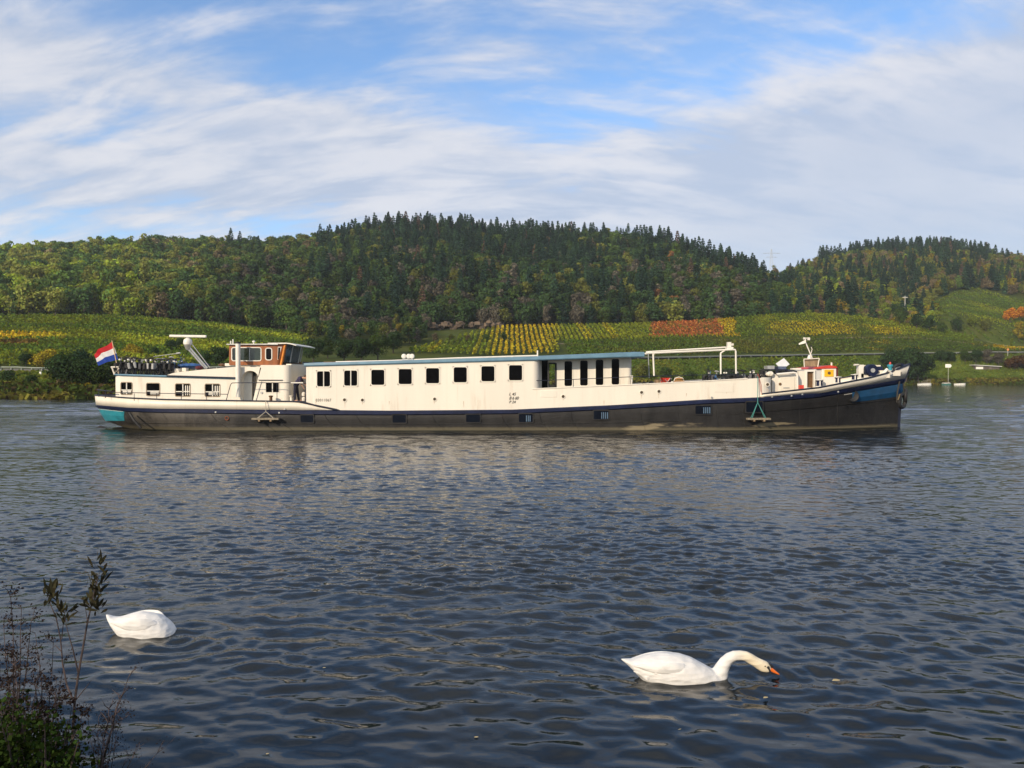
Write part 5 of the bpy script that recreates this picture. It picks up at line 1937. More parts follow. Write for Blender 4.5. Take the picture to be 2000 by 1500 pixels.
# rounded stern end, roof edge, roof
mb = MB()
prof = [(ax0 + .5 - .5 * math.sin(math.pi / 2 * k / 7), YA + .5 * (1 - math.cos(math.pi / 2 * k / 7))) for k in range(8)] + [(ax0, YC + 2.4)]
for a, b in zip(prof[:-1], prof[1:]):
    mb.face([(a[0], a[1], bota(0)), (b[0], b[1], bota(0)), (b[0], b[1], topa(ax0)), (a[0], a[1], topa(ax0))][::-1])
mb.obj('aft_cabin_end', M_WHITE, barge, True, fix=False)
MB().box((ax0, YC + 2.38, bota(0)), (ax1, YC + 2.42, topa(ax0) - .1)).obj('aft_cabin_far_side', M_WHITE, barge)
mb = MB()
for x, xn in zip(np.linspace(ax0 - .05, ax1, 9)[:-1], np.linspace(ax0 - .05, ax1, 9)[1:]):
    mb.face([(x, YA - .06, topa(x)), (xn, YA - .06, topa(xn)), (xn, YC + 2.45, topa(xn)), (x, YC + 2.45, topa(x))])
mb.obj('aft_cabin_roof', M_DECK, barge, fix=False)
mb = MB()
mb.tube([(ax0 - .04, YA + .8, topa(ax0)), (ax0 - .04, YA + .4, topa(ax0)), (ax0 + .12, YA + .08, topa(ax0)), (ax0 + .5, YA - .04, topa(ax0)), (XX(330, YA), YA - .04, topa(XX(330, YA))), (ax1, YA - .04, topa(ax1))], .06, 6)
mb.obj('roof_edging', M_BLUE, barge, True)
mb = MB(); mb.tube([(XX(327, YA), YA - .06, topa(XX(327, YA)) + .02), (ax1, YA - .06, topa(ax1) + .02)], .055, 6); mb.obj('roof_beading', M_RAIL, barge)
# raised engine-room trunk behind the edging
Yt = YA + .12
tr = [(XX(320, Yt), ZZ(736, Yt)), (XX(330, Yt), ZZ(731, Yt)), (XX(342, Yt), ZZ(727.5, Yt)), (XX(400, Yt), ZZ(721.5, Yt)), (XX(464, Yt), ZZ(716, Yt)), (XX(464, Yt), ZZ(741, Yt))]
mb = MB(); mb.prism(tr, Yt, YC + 2.2); mb.obj('raised_trunk', M_WHITE, barge)
# entrance recess and the wheelhouse base
Yb = YA - .05
kb = Yb / FPX
MB().box((XX(462, YA), YA + .0, bota(0)), (XX(472, YA), YA + .5, ZZ(741, YA))).obj('recess_post', M_WHITE, barge)
MB().box((XX(462, YA + .5), YA + .55, bota(0)), (XX(515, YA + .5), YA + .6, ZZ(714, YA + .5))).obj('recess_back', M_WHITE, barge)
# arched lid over the companionway
mb = MB()
arch = [(XX(470.5, Yb), ZZ(717, Yb)), (XX(508, Yb), ZZ(717, Yb)), (XX(510, Yb), ZZ(719, Yb)), (XX(505, Yb), ZZ(737, Yb))]
for k in range(9):
    a = math.pi * (0.05 + 0.90 * k / 8)
    arch.append((XX(488.5 + 16 * math.cos(a), Yb), ZZ(738 - 14 * math.sin(a), Yb)))
arch.append((XX(471, Yb), ZZ(741, Yb)))
mb.prism(arch, Yb, Yb + .5); mb.obj('companionway_hood', M_WHITE, barge, fix=True)
MB().box((XX(494.5, Yb + .5), Yb + .45, bota(0)), (XX(499.5, Yb + .5), Yb + .5, ZZ(726, Yb))).obj('companionway_gap_shade', M_DARK, barge)  # solid dark strip standing in for the shade inside the gap
MB().box((XX(474, Yb + .5), Yb + .42, bota(0)), (XX(493, Yb + .5), Yb + .48, ZZ(727, Yb))).obj('companionway_door', paint('shaded_white', (.70, .68, .60), .5, .05, 2), barge)
# wheelhouse base: block with a slanted aft edge
zb0, zt0 = ZZ(783, Yb), ZZ(713, Yb)
poly = [(XX(494, Yb), zb0), (XX(503, Yb), ZZ(742, Yb)), (XX(508.5, Yb), ZZ(716, Yb)), (XX(509, Yb), zt0), (XX(555, Yb), zt0), (XX(555, Yb), zb0)]
wx0, wx1, wz0, wz1 = XX(519, Yb), XX(545, Yb), ZZ(766.5, Yb), ZZ(747.5, Yb)
mb = MB()
Yw = Yb
mb.face([(poly[0][0], Yw, zb0), (wx0, Yw, zb0), (wx0, Yw, wz0), (wx0, Yw, wz1), (wx0, Yw, zt0), (poly[3][0], Yw, zt0), (poly[2][0], Yw, poly[2][1]), (poly[1][0], Yw, poly[1][1])])
mb.face([(wx0, Yw, zb0), (wx1, Yw, zb0), (wx1, Yw, wz0), (wx0, Yw, wz0)])
mb.face([(wx0, Yw, wz1), (wx1, Yw, wz1), (wx1, Yw, zt0), (wx0, Yw, zt0)])
mb.face([(wx1, Yw, zb0), (poly[5][0], Yw, zb0), (poly[5][0], Yw, zt0), (wx1, Yw, zt0)])
# curved corner then the broad front face running back to the far side
rr_ = .35
cs = [(poly[5][0] + rr_ * math.sin(math.pi / 2 * k / 6), Yw + rr_ * (1 - math.cos(math.pi / 2 * k / 6))) for k in range(7)] + [(poly[5][0] + rr_, YC + 2.5)]
for a, b in zip(cs[:-1], cs[1:]): mb.face([(a[0], a[1], zb0), (b[0], b[1], zb0), (b[0], b[1], zt0), (a[0], a[1], zt0)])
mb.face([(poly[3][0], Yw, zt0), (poly[5][0] + rr_, Yw + .3, zt0), (poly[5][0] + rr_, YC + 2.5, zt0), (poly[3][0], YC + 2.5, zt0)])
mb.face([(poly[0][0], Yw, zb0), (poly[1][0], Yw, poly[1][1]), (poly[1][0], Yw + .6, poly[1][1]), (poly[0][0], Yw + .6, zb0)])
mb.obj('wheelhouse_base', M_WHITE, barge, fix=False)
window(Yb, (wx0 + wx1) / 2, (wz0 + wz1) / 2, wx1 - wx0 - .02, wz1 - wz0 - .02, .02, .04, mullion=1)
MB().box((XX(505, Yb), Yb - .06, ZZ(743, Yb)), (XX(552, Yb), Yb - .003, ZZ(741.6, Yb))).obj('base_beading', M_RAIL, barge)
q = MB(); q.lathe((XX(511, Yb), Yb - .02, ZZ(767, Yb)), [(.001, -.02), (.07, -.02), (.07, .02), (.001, .02)], 12, 'Y'); q.obj('vent', M_STEEL, barge)
# slanted bracket plates beside the entrance
MB().prism([(XX(497, Yb), ZZ(782, Yb)), (XX(500, Yb), ZZ(782, Yb)), (XX(511, Yb), ZZ(745, Yb)), (XX(508, Yb), ZZ(745, Yb))], Yb - .05, Yb).obj('slanted_fin', M_WHITE, barge)

# ------------------------------------------------------------------ wheelhouse of varnished wood
Yh = YN + 1.25
kh = Yh / FPX
HYF = YC + 2.05
hx0, hx1 = XX(448, Yh), XX(541, Yh)
hz0, hz1 = ZZ(713, Yh), ZZ(673.5, Yh)
WH = [(XX(453, Yh), XX(510, Yh), ZZ(704.5, Yh), ZZ(679, Yh)), (XX(519, Yh), XX(531, Yh), ZZ(703, Yh), ZZ(680, Yh))]
wall('wheelhouse_side', M_ORANGE, Yh, hx0, hx1, lambda x: hz0, lambda x: hz1, WH, depth=.06)
M_SEE = paint('wheelhouse_glass', (.02, .03, .022), .05, .5, 1.0, spec=.6)
f1 = window(Yh, (WH[0][0] + WH[0][1]) / 2, (WH[0][2] + WH[0][3]) / 2, WH[0][1] - WH[0][0] - .04, WH[0][3] - WH[0][2] - .04, .09, .05, mat_frame=M_PUREW, pane=M_SEE, name='wheelhouse_window')
f2 = window(Yh, (WH[1][0] + WH[1][1]) / 2, (WH[1][2] + WH[1][3]) / 2, WH[1][1] - WH[1][0] - .04, WH[1][3] - WH[1][2] - .04, .10, .05, mat_frame=M_PUREW, name='wheelhouse_window')
MB().box((XX(487, Yh), Yh + .02, WH[0][2]), (XX(488.2, Yh), Yh + .05, WH[0][3])).obj('sash_bar', M_STEEL, f1)
# angled corner bay and raked windscreen
def quad_panel(name, pts, mat, parent=barge, th=.04):
    a, b, c, d = (Vector(p) for p in pts)
    n = (b - a).cross(d - a).normalized() * th
    mb = MB(); mb.rings([[a, b, c, d], [a + n, b + n, c + n, d + n]])
    return mb.obj(name, mat, parent)


c0 = (hx1, Yh)
c1b, c1t = (XX(547, Yh), Yh + .18), (XX(553, Yh), Yh + .14)
zf0, zf1 = ZZ(707, Yh), ZZ(672.5, Yh)
quad_panel('corner_panel', [(c0[0], c0[1], hz0), (c1b[0], c1b[1], hz0), (c1t[0], c1t[1], zf1), (c0[0], c0[1], zf1)], M_ORANGE)
quad_panel('corner_window', [(c0[0] + .03, Yh - .02, ZZ(703, Yh)), (c1b[0] - .03, Yh + .10, ZZ(703, Yh)), (c1t[0] - .10, Yh + .08, ZZ(677, Yh)), (c0[0] + .06, Yh - .02, ZZ(677, Yh))], M_PUREW, th=.02)
quad_panel('corner_pane', [(c0[0] + .06, Yh - .03, ZZ(701, Yh)), (c1b[0] - .05, Yh + .09, ZZ(701, Yh)), (c1t[0] - .13, Yh + .07, ZZ(679, Yh)), (c0[0] + .09, Yh - .03, ZZ(679, Yh))], M_GLASS, th=.015)
# windscreen in three raked panes from near side to far side
SB = [(XX(549, Yh), Yh + .25), (XX(554, Yh), Yh + 1.1), (XX(554, Yh), YC + .8), (XX(546, Yh), HYF)]
STP = [(x + .20, y) for x, y in SB]
for i in range(3):
    a, b = SB[i], SB[i + 1]
    at, bt = STP[i], STP[i + 1]
    quad_panel('windscreen', [(a[0], a[1], zf0), (b[0], b[1], zf0), (bt[0], bt[1], zf1), (at[0], at[1], zf1)], M_GREYGLASS)
for i in range(4):
    a, at = SB[i], STP[i]
    MB().tube([(a[0] + .04, a[1], zf0), (at[0] + .04, at[1], zf1)], .045, 5).obj('windscreen_post', M_ORANGE if i == 0 else M_STEEL, barge)
MB().tube([(c1b[0], c1b[1] - .05, hz0), (c1t[0] + .1, c1t[1] - .05, zf1)], .07, 6).obj('corner_post', paint('light_varnish', (.62, .22, .03), .35, .2, 4), barge)
quad_panel('front_sill', [(c1b[0], Yh + .1, hz0), (SB[3][0] + .1, HYF, hz0), (SB[3][0] + .1, HYF, zf0), (c1b[0], Yh + .2, zf0)], M_BROWN)
MB().box((hx0, HYF - .04, hz0), (hx1 + .3, HYF, ZZ(704.5, Yh))).box((hx0, HYF - .04, ZZ(678, Yh)), (hx1 + .3, HYF, hz1)).obj('wheelhouse_far_side', M_ORANGE, barge)
MB().box((hx0 - .02, Yh + .02, hz0), (hx0 + .04, HYF, hz1)).obj('wheelhouse_aft_wall', M_ORANGE, barge)
# roofs
mb = MB()
mb.prism([(hx0 - .12, hz1), (hx1 + .1, hz1), (hx1 + .1, hz1 + .07), (hx0 - .12, hz1 + .05)], Yh - .14, HYF + .14)
mb.obj('wheelhouse_roof', M_STEEL, barge)
mb = MB()
rp = [(XX(524, Yh), ZZ(672.8, Yh)), (XX(560, Yh), ZZ(671.5, Yh)), (XX(568, Yh), ZZ(672.5, Yh)), (XX(579, Yh), ZZ(675.5, Yh)), (XX(580, Yh), ZZ(674, Yh)), (XX(568, Yh), ZZ(670.2, Yh)), (XX(560, Yh), ZZ(669.4, Yh)), (XX(524, Yh), ZZ(669.8, Yh))]
mb.prism(rp, Yh - .10, HYF + .1)
mb.obj('windscreen_canopy', M_PUREW, barge)
for px, h in ((446, 665), (450.5, 662)):
    MB().tube([(XX(px, Yh), Yh + .4, hz1), (XX(px, Yh), Yh + .4, ZZ(h, Yh))], .04, 6).obj('aerial', M_PUREW, barge)
q = MB(); q.tube([(XX(489, Yh), Yh + .6, hz1), (XX(489, Yh), Yh + .6, ZZ(668, Yh))], .04, 6); q.lathe((XX(489, Yh), Yh + .6, ZZ(668.5, Yh)), [(.02, 0), (.09, .03), (.09, .1), (.02, .13)], 10); q.obj('roof_horn', M_PUREW, barge)
MB().box((XX(438, Yh), Yh + .1, ZZ(714.5, Yh)), (XX(512, Yh), Yh + .6, ZZ(709.5, Yh))).obj('wheelhouse_plinth', M_WHITE, barge)
MB().box((XX(556, Yh), Yh + .3, ZZ(714, Yh)), (XX(566, Yh), YC + 2, ZZ(710.5, Yh))).obj('coaming_ledge', M_WHITE, barge)
# tall exhaust / mast pipe in front of the aft cabin
Yp = YA - .25
q = MB(); q.tube([W(465, 776, Yp), W(465, 671, Yp)], .135, 14); q.obj('exhaust_pipe', M_PUREW, barge, True)
q = MB(); q.tube([W(465, 671, Yp), W(465, 668, Yp)], .16, 12); q.obj('pipe_cap', M_DARK, barge)
for py in (700, 742):
    MB().box((XX(463, Yp), Yp, ZZ(py + 1, Yp)), (XX(467, Yp), YA + .2, ZZ(py, Yp))).obj('pipe_bracket', M_DARK, barge)

# ------------------------------------------------------------------ side-deck rails
def railing(name, pts, posts, r=.022, parent=barge):
    mb = MB(); mb.tube([Vector(p) for p in pts], r, 6)
    o = mb.obj(name, M_RAIL, parent, True)
    for a, b in posts:
        MB().tube([a, b], r * .8, 5).obj('stanchion', M_RAIL, o)


Yg = YN + .08
railing('aft_rail', [W(216, 766, Yg), W(330, 768.5, Yg), W(444, 770, Yg)], [(W(p, 783, Yg), W(p, 768.5, Yg)) for p in (262, 306, 354, 403)])
railing('tall_aft_rail', [W(442, 781, Yg), W(450, 752, Yg), W(453, 748, Yg), W(470, 747.5, Yg), W(560, 747.5, Yg), W(598, 748, Yg)], [(W(541, 783, Yg), W(541, 748, Yg)), (W(596, 784, Yg), W(596, 748, Yg))])
railing('stern_rail', [W(190, 761, YN + 1.8), W(200, 762.5, YN + .9), W(217, 764, YN + .5)], [(W(193, 775, YN + 1.4), W(193, 762, YN + 1.4)), (W(206, 777, YN + .9), W(206, 763, YN + .9))], .03)
railing('saloon_rail', [W(1043, 743.5, Yg), W(1120, 741, Yg), W(1230, 736, Yg), W(1372, 732, Yg), W(1480, 729.5, Yg)], [(W(p, 758 - (p - 1043) * .035, Yg), W(p, 743 - (p - 1043) * .036, Yg)) for p in (1046, 1072, 1120, 1232, 1310, 1372, 1440)])
# swept rail from the cabin foot to the strake
MB().tube([W(583, 784.5, YN - .03), W(595, 786, YN - .03), W(620, 793, YN - .03), W(645, 798, YN - .03), W(662, 801.5, YN - .03)], .05, 6).obj('swept_rail', M_RAIL, barge, True)
# gas bottles, bollards on the aft side deck
for px, wd in ((529, 7), (569, 7)):
    q = MB()
    x, y, zb_ = XX(px, YN + .4), YN + .4, ZZ(784, YN + .4)
    w_ = wd * k0 / 2
    q.lathe((x, y, zb_), [(w_, 0), (w_ * .85, .05), (w_ * .85, .24), (w_ * 1.25, .28), (w_ * 1.25, .33), (.02, .34)], 12)
    q.obj('bollard', M_BROWN if px == 529 else M_WHITE2, barge, True)
for k, py in enumerate((783.5, 774)):
    q = MB(); q.lathe(W(593, py, YN + .5), [(.02, 0), (.10, .02), (.11, .18), (.05, .24), (.01, .25)], 12); q.obj('deck_float', M_PUREW, barge, True)

# ------------------------------------------------------------------ radar mast on the aft cabin
q = MB()
Yr = YA + 1.0
kr = Yr / FPX
for a, b, r_ in (((401, 720), (367, 681), .05), ((405, 719), (371, 679), .05), ((410, 718), (375, 672), .025)):
    q.tube([W(*a, Yr), W(*b, Yr)], r_, 6)
for t in (.2, .4, .6, .8):
    q.tube([W(401 - 34 * t, 720 - 39 * t, Yr), W(405 - 34 * t, 719 - 40 * t, Yr)], .02, 4)
q.obj('radar_mast', M_STEEL, barge)
q = MB(); q.lathe(W(367, 682, Yr), [(.02, -.08), (.12, 0), (.20, .22), (.14, .28)], 14); q.obj('radar_bracket', M_STEEL, barge, True)
q = MB(); q.lathe(W(367, 671.5, Yr), [(.10, -.1), (.235, -.04), (.25, .10), (.22, .24), (.10, .33)], 16); q.obj('radar_dome', M_PUREW, barge, True)
q = MB(); q.tube([W(367, 668, Yr), W(367, 658, Yr)], .07, 8); q.obj('radar_spindle', M_STEEL, barge)
q = MB(); q.cbox(W(367.5, 656.7, Yr), (72 * kr, .16, .145), Matrix.Rotation(math.radians(.8), 3, 'Y')); q.obj('radar_bar', M_PUREW, barge, bevel=.04)
q = MB(); q.tube([W(300, 696.5, YA + 1), W(345, 690.5, YA + 1)], [.02, .02], 5); q.tube([W(345, 690.5, YA + 1), W(352.5, 689.3, YA + 1)], .05, 6); q.obj('stowed_aerial', M_STEEL, barge)
# cream bracket at the stern cabin corner
q = MB()
q.tube([W(217, 717, YA + .4), W(232, 717, YA + .4)], .05, 6)
q.tube([W(219, 717.5, YA + .4), W(224, 732, YA + .4)], .05, 6)
q.tube([W(224, 729, YA + .4), W(233, 719, YA + .4)], .035, 6)
q.obj('stern_bracket', M_WHITE2, barge)

# ------------------------------------------------------------------ white awning frame over the well deck
Y1, Y2 = YN + .5, YN + 4.6
fr = MB()
fr.tube([W(1258, 692, Y1), W(1262, 690, Y1), W(1430, 682.8, Y1)], .055, 6)
fr.obj('awning_rail', M_PUREW, barge, True)
fr = MB(); fr.tube([W(1262, 687.5, YC), W(1415, 678.5, YC), W(1432, 679.5, YC)], .055, 6); fr.obj('awning_rail', M_PUREW, barge, True)
fr = MB(); fr.tube([W(1275.5, 688, Y1), W(1277.5, 735, Y1)], .05, 8); fr.obj('awning_post', M_PUREW, barge, True)
fr = MB(); fr.tube([W(1407.5, 690, Y1), W(1407.8, 731, Y1)], .05, 8); fr.obj('awning_post', M_PUREW, barge, True)
fr = MB(); fr.tube([W(1407, 690, Y1), W(1416, 684, Y1)], .045, 6); fr.obj('awning_brace', M_PUREW, barge)
fr = MB(); fr.tube([W(1430, 682.8, Y1), W(1435.5, 683, Y1), W(1436.8, 686, Y1), W(1437.6, 730, Y1)], .05, 8); fr.obj('awning_post', M_PUREW, barge, True)
fr = MB(); fr.tube([W(1266, 691, Y2), W(1268, 738, Y2)], .03, 6); fr.obj('awning_post', M_STEEL, barge)
fr = MB(); fr.tube([W(1260, 693, Y1), W(1268, 687, Y1), W(1279, 691, Y1)], .04, 6); fr.obj('awning_brace', M_PUREW, barge)
for a, b in ((1262, 690), (1430, 682.8)):
    fr = MB(); fr.tube([W(a, b, Y1), W(a + (3 if a < 1300 else 0), b - 3, YF - .4)], .045, 6); fr.obj('awning_crossbar', M_PUREW, barge)
fr = MB()
fr.cbox(W(1423.5, 674.5, Y1 + .2), (.2, .25, .36)); fr.cbox(W(1429, 673, Y1 + .2), (.16, .2, .12)); fr.box(W(1420, 682, Y1), W(1428, 678, Y1 + .4))
fr.obj('awning_lamp', M_PUREW, barge)
fr = MB(); fr.cbox(W(1232, 749, Y1), (.08, .5, .9), Matrix.Rotation(.12, 3, 'Y')); fr.obj('well_gate', M_PUREW, barge)

# ------------------------------------------------------------------ fore part: rounded coaming, lockers, small deckhouse
Yl = YN + .05
mb = MB()
cs = [(XX(1487), YN)] + [(XX(1487) + .75 * math.sin(math.pi / 2 * k / 8), YN + .75 * (1 - math.cos(math.pi / 2 * k / 8))) for k in range(9)] + [(XX(1487) + .75, YN + 2)]
for a, b in zip(cs[:-1], cs[1:]): mb.face([(a[0], a[1], ZZ(776)), (b[0], b[1], ZZ(776)), (b[0], b[1], ZZ(737)), (a[0], a[1], ZZ(737))])
mb.obj('well_forward_corner', M_WHITE, barge, True, fix=False)
Yk = YN + 1.0
kk = Yk / FPX
MB().box((XX(1508, Yk), Yk, ZZ(774, Yk)), (XX(1560, Yk), Yk + 4.0, ZZ(731, Yk))).obj('forward_locker', M_WHITE, barge, bevel=.03)
lk = MB().box((XX(1523, Yk), Yk - .04, ZZ(766, Yk)), (XX(1552, Yk), Yk - .002, ZZ(736, Yk))).obj('locker_door', M_WHITE2, barge, bevel=.02)
MB().box((XX(1529, Yk), Yk - .075, ZZ(758, Yk)), (XX(1541, Yk), Yk - .045, ZZ(756.5, Yk))).obj('door_handle', M_STEEL, lk)
MB().tube([W(1517, 731, Yk - .25), W(1550, 728, Yk - .25), W(1555, 729, Yk - .25), W(1557, 733, Yk - .25), W(1558, 762, Yk - .25)], .06, 8).obj('white_bent_pipe', M_PUREW, barge, True)
q = MB(); q.lathe((XX(1523, Yk), Yk - .06, ZZ(750, Yk)), [(.001, -.02), (.08, -.02), (.08, .02), (.001, .02)], 10, 'Y'); q.obj('round_vent', M_BROWN, barge)
Yd = YN + 1.25
MB().box((XX(1560, Yd), Yd, ZZ(766, Yd)), (XX(1574.5, Yd), YC + 1.2, ZZ(724.5, Yd))).obj('forehouse_wall', M_WHITE, barge)
MB().box((XX(1576, Yd), Yd + .15, ZZ(757, Yd)), (XX(1589.5, Yd), Yd + .9, ZZ(726, Yd))).obj('forehouse_doorway', M_BROWN, barge)
q = MB()
q.box((XX(1573.5, Yd), Yd - .03, ZZ(760, Yd)), (XX(1576.3, Yd), Yd + .2, ZZ(722, Yd)))
q.box((XX(1589.2, Yd), Yd - .03, ZZ(760, Yd)), (XX(1592, Yd), Yd + .2, ZZ(722, Yd)))
q.box((XX(1576.3, Yd), Yd - .03, ZZ(726, Yd)), (XX(1589.2, Yd), Yd + .2, ZZ(722, Yd)))
q.box((XX(1576.3, Yd), Yd - .03, ZZ(760, Yd)), (XX(1589.2, Yd), Yd + .2, ZZ(757, Yd)))
q.obj('door_frame', M_PUREW, barge)
MB().box((XX(1592.3, Yd), Yd + .1, ZZ(758, Yd)), (XX(1605, Yd), YC + 1.2, ZZ(721, Yd))).obj('forehouse_panel', paint('grey_white', (.50, .50, .49), .5, .08, 3), barge)
MB().box((XX(1605.3, Yd), Yd, ZZ(756, Yd)), (XX(1633.5, Yd), YC + 1.2, ZZ(719.5, Yd))).obj('forehouse_front', M_WHITE, barge, bevel=.03)
yp = MB().box((XX(1610, Yd), Yd - .04, ZZ(735.5, Yd)), (XX(1627.5, Yd), Yd - .004, ZZ(722, Yd))).obj('yellow_panel', M_YELLOW, barge)
q = MB(); q.lathe((XX(1618.8, Yd), Yd - .06, ZZ(728.5, Yd)), [(.001, -.012), (.085, -.012), (.085, .02), (.001, .02)], 16, 'Y'); q.obj('round_port', M_BROWN, yp)
q = MB(); q.prism([(XX(1594, Yd), ZZ(720.5, Yd)), (XX(1634, Yd), ZZ(719, Yd)), (XX(1633, Yd), ZZ(715.5, Yd)), (XX(1622, Yd), ZZ(713.5, Yd)), (XX(1597, Yd), ZZ(717, Yd))], Yd - .05, YC + 1.3); q.obj('red_roof', M_RED, barge)
MB().box((XX(1634, Yd), Yd + .1, ZZ(742, Yd)), (XX(1638, Yd), YC + 1.2, ZZ(717, Yd))).obj('dark_end_board', paint('dark_red', (.12, .012, .012), .6), barge)
MB().tube([W(1624, 715, Yd + .3), W(1624, 708, Yd + .3)], .05, 6).obj('vent_pipe', M_WHITE, barge)
# open wooden hatch lid
hl = MB()
hl.cbox(W(1584, 709, Yd + .5), (27 * kk, .06, 15 * kk), Matrix.Rotation(math.radians(-18), 3, 'X') @ Matrix.Rotation(math.radians(2), 3, 'Y'))
hl.obj('hatch_lid', M_WOOD, barge)
hl = MB()
for a, b in (((1570, 701.5), (1600, 700)), ((1570, 701.5), (1571, 717)), ((1600, 700), (1597, 717))):
    hl.tube([W(*a, Yd + .4), W(*b, Yd + .4)], .03, 5)
hl.obj('hatch_frame', M_WHITE2, barge)
MB().box((XX(1520, Yk), Yk + .5, ZZ(731, Yk)), (XX(1574, Yk), Yk + 3.4, ZZ(724, Yk))).obj('hatch_cover', M_DARK, barge)
# light mast
mt = MB()
mt.tube([W(1581, 699, YC - .6), W(1586, 699, YC - .6), W(1572, 666, YC - .6), W(1573, 662, YC - .6)], .035, 6)
mt.tube([W(1579, 699, YC - .6), W(1583, 692, YC - .6), W(1573, 668, YC - .6)], .03, 6)
mt.tube([W(1584, 690, YC - .6), W(1586, 682, YC - .6), W(1583.5, 676, YC - .6)], .02, 5)
mt.obj('signal_mast', M_PUREW, barge)
mt = MB(); mt.lathe(W(1580.5, 700, YC - .6), [(.12, 0), (.10, .1), (.05, .2)], 10); mt.obj('mast_foot', M_PUREW, barge, True)
mt = MB(); mt.rings([[W(1574, 665 - 2, YC - .7), W(1574, 668 + 2, YC - .7), W(1574, 668 + 2, YC - .4), W(1574, 663, YC - .4)], [W(1560, 670.5, YC - .6), W(1560, 673.5, YC - .6), W(1560, 673.5, YC - .5), W(1560, 670.5, YC - .5)]]); mt.obj('horn', M_PUREW, barge)
mt = MB(); mt.tube([W(1570, 661, YC - .6), W(1581, 660, YC - .6)], .03, 5); mt.cbox(W(1579, 662, YC - .6), (.12, .14, .15)); mt.cbox(W(1570.5, 661, YC - .6), (.1, .12, .12)); mt.obj('mast_lamp', M_PUREW, barge)
mt = MB(); mt.cbox(W(1584, 675.5, YC - .6), (.06, .06, .12)); mt.obj('small_camera', M_DARK, barge)

# bollards on the foredeck
def deck_bollard(px, pyb, pyt, wpx, Y):
    q = MB()
    b, t = W(px, pyb, Y), W(px, pyt, Y)
    r = wpx * Y / FPX / 2
    h = t.z - b.z
    q.lathe(b, [(r * 1.15, 0), (r * 1.15, h * .16), (r * .85, h * .2), (r * .80, h * .7), (r * 1.08, h * .8), (r * 1.12, h * .92), (r * .9, h), (.01, h)], 16)
    o = q.obj('bollard', M_NAVY, barge, True)
    MB().lathe(b, [(r * 1.2, h * .9), (r * 1.18, h * .97), (.01, h * 1.04)], 16).obj('bollard_cap', M_PUREW, o, True)
    MB().box((b.x - r * .35, b.y - r * 1.05, b.z + h * .1), (b.x - r * .05, b.y - r * .8, b.z + h * .85)).obj('white_stripe', M_PUREW, o)
    MB().lathe(b, [(r * 1.2, -.05), (r * 1.15, h * .16), (r * .9, h * .2)], 16).obj('bollard_foot', M_PUREW, o, True)


deck_bollard(1600.5, 757, 741, 13, YN + .95)
deck_bollard(1636, 750, 735.5, 13, YN + 1.3)
deck_bollard(1669, 744, 731, 12, YN + 1.65)
# low white coaming pipe by the bollards
MB().tube([W(1640, 750, YN + 1.25), W(1672, 744, YN + 1.6), W(1706, 737, YN + 2.1)], .09, 8).obj('fairlead_bar', M_PUREW, barge, True)
# anchor windlass
Ywi = YC - 1.1
wb = MB(); wb.box(W(1682, 738, Ywi), W(1724, 730, Ywi + .9)); wb.obj('windlass_bed', M_WHITE2, barge)
wb = MB(); wb.box(W(1677, 738, Ywi), W(1682.5, 712.5, Ywi + .3)); wb.box(W(1684, 737, Ywi + .5), W(1687, 715, Ywi + .8)); wb.obj('windlass_cheek', M_PUREW, barge)
wb = MB(); wb.tube([W(1668, 712.8, Ywi), W(1677, 712.4, Ywi)], [.1, .07], 8, flat=(1, .6)); wb.obj('crank_handle', M_WHITE2, barge)
wb = MB(); wb.lathe(W(1701.5, 723.5, Ywi), [(.02, -.18), (.33, -.18), (.37, -.10), (.34, .1), (.37, .28), (.02, .3)], 20, 'Y'); wb.obj('windlass_drum', M_NAVY, barge, True)
wb = MB(); wb.lathe(W(1701.5, 723.5, Ywi), [(.02, -.24), (.13, -.24), (.13, -.19), (.02, -.19)], 12, 'Y'); wb.obj('drum_hub', M_STEEL, barge)
wb = MB(); wb.torus(W(1711, 727, Ywi + .5), .26, .07, 'Y'); wb.box(W(1705, 738, Ywi + .4), W(1716, 716, Ywi + .9)); wb.obj('windlass_gear', M_NAVY, barge)
wb = MB(); wb.box(W(1688, 716, Ywi + .4), W(1712, 713.2, Ywi + .9)); wb.obj('windlass_cover', M_WHITE2, barge)
wb = MB(); wb.box(W(1688, 731, Ywi - .1), W(1694, 719, Ywi + .2)); wb.obj('windlass_motor', M_RAIL, barge)
# bitts and fairlead at the bow
bb = MB(); bb.lathe(W(1738.5, 729, YC - .6), [(.11, -.1), (.105, .36), (.17, .40), (.17, .50), (.10, .53), (.01, .53)], 14); bb.obj('teal_bitt', M_TEAL, barge, True)
bb = MB(); bb.lathe(W(1738.5, 711.3, YC - .6), [(.03, -.05), (.07, 0), (.05, .12), (.01, .14)], 10); bb.obj('red_bitt_light', M_RED, barge, True)
bb = MB(); bb.tube([W(1744, 724, YC - .6), W(1747, 716, YC - .6), W(1752, 713, YC - .6), W(1758, 712.5, YC - .5)], [.05, .09, .1, .08], 8); bb.obj('hawse_fitting', M_DARK, barge, True)
bb = MB(); bb.cbox(W(1753, 717, YC - .3), (.22, .2, .2)); bb.tube([W(1720, 735, YC - 1.2), W(1732, 722, YC - 1.1), W(1740, 730, YC - 1.0)], .1, 8, flat=(1, 1)); bb.obj('bow_chock', M_PUREW, barge)
bb = MB(); bb.box(W(1718, 734, YC - .9), W(1730, 724, YC + .9)); bb.obj('bow_locker', M_WHITE2, barge)
bb = MB(); bb.cbox(W(1759, 714.5, YC), (.45, .6, .05)); bb.obj('bow_plate', M_BLUE, barge)
bb = MB(); bb.cbox(W(1757, 712, YC - .3), (.35, .3, .12)); bb.obj('bow_cleat', M_NAVY, barge)
MB().box(W(1562, 762, YN + .5), W(1567.5, 752, YN + .7)).obj('red_box', M_RED, barge)
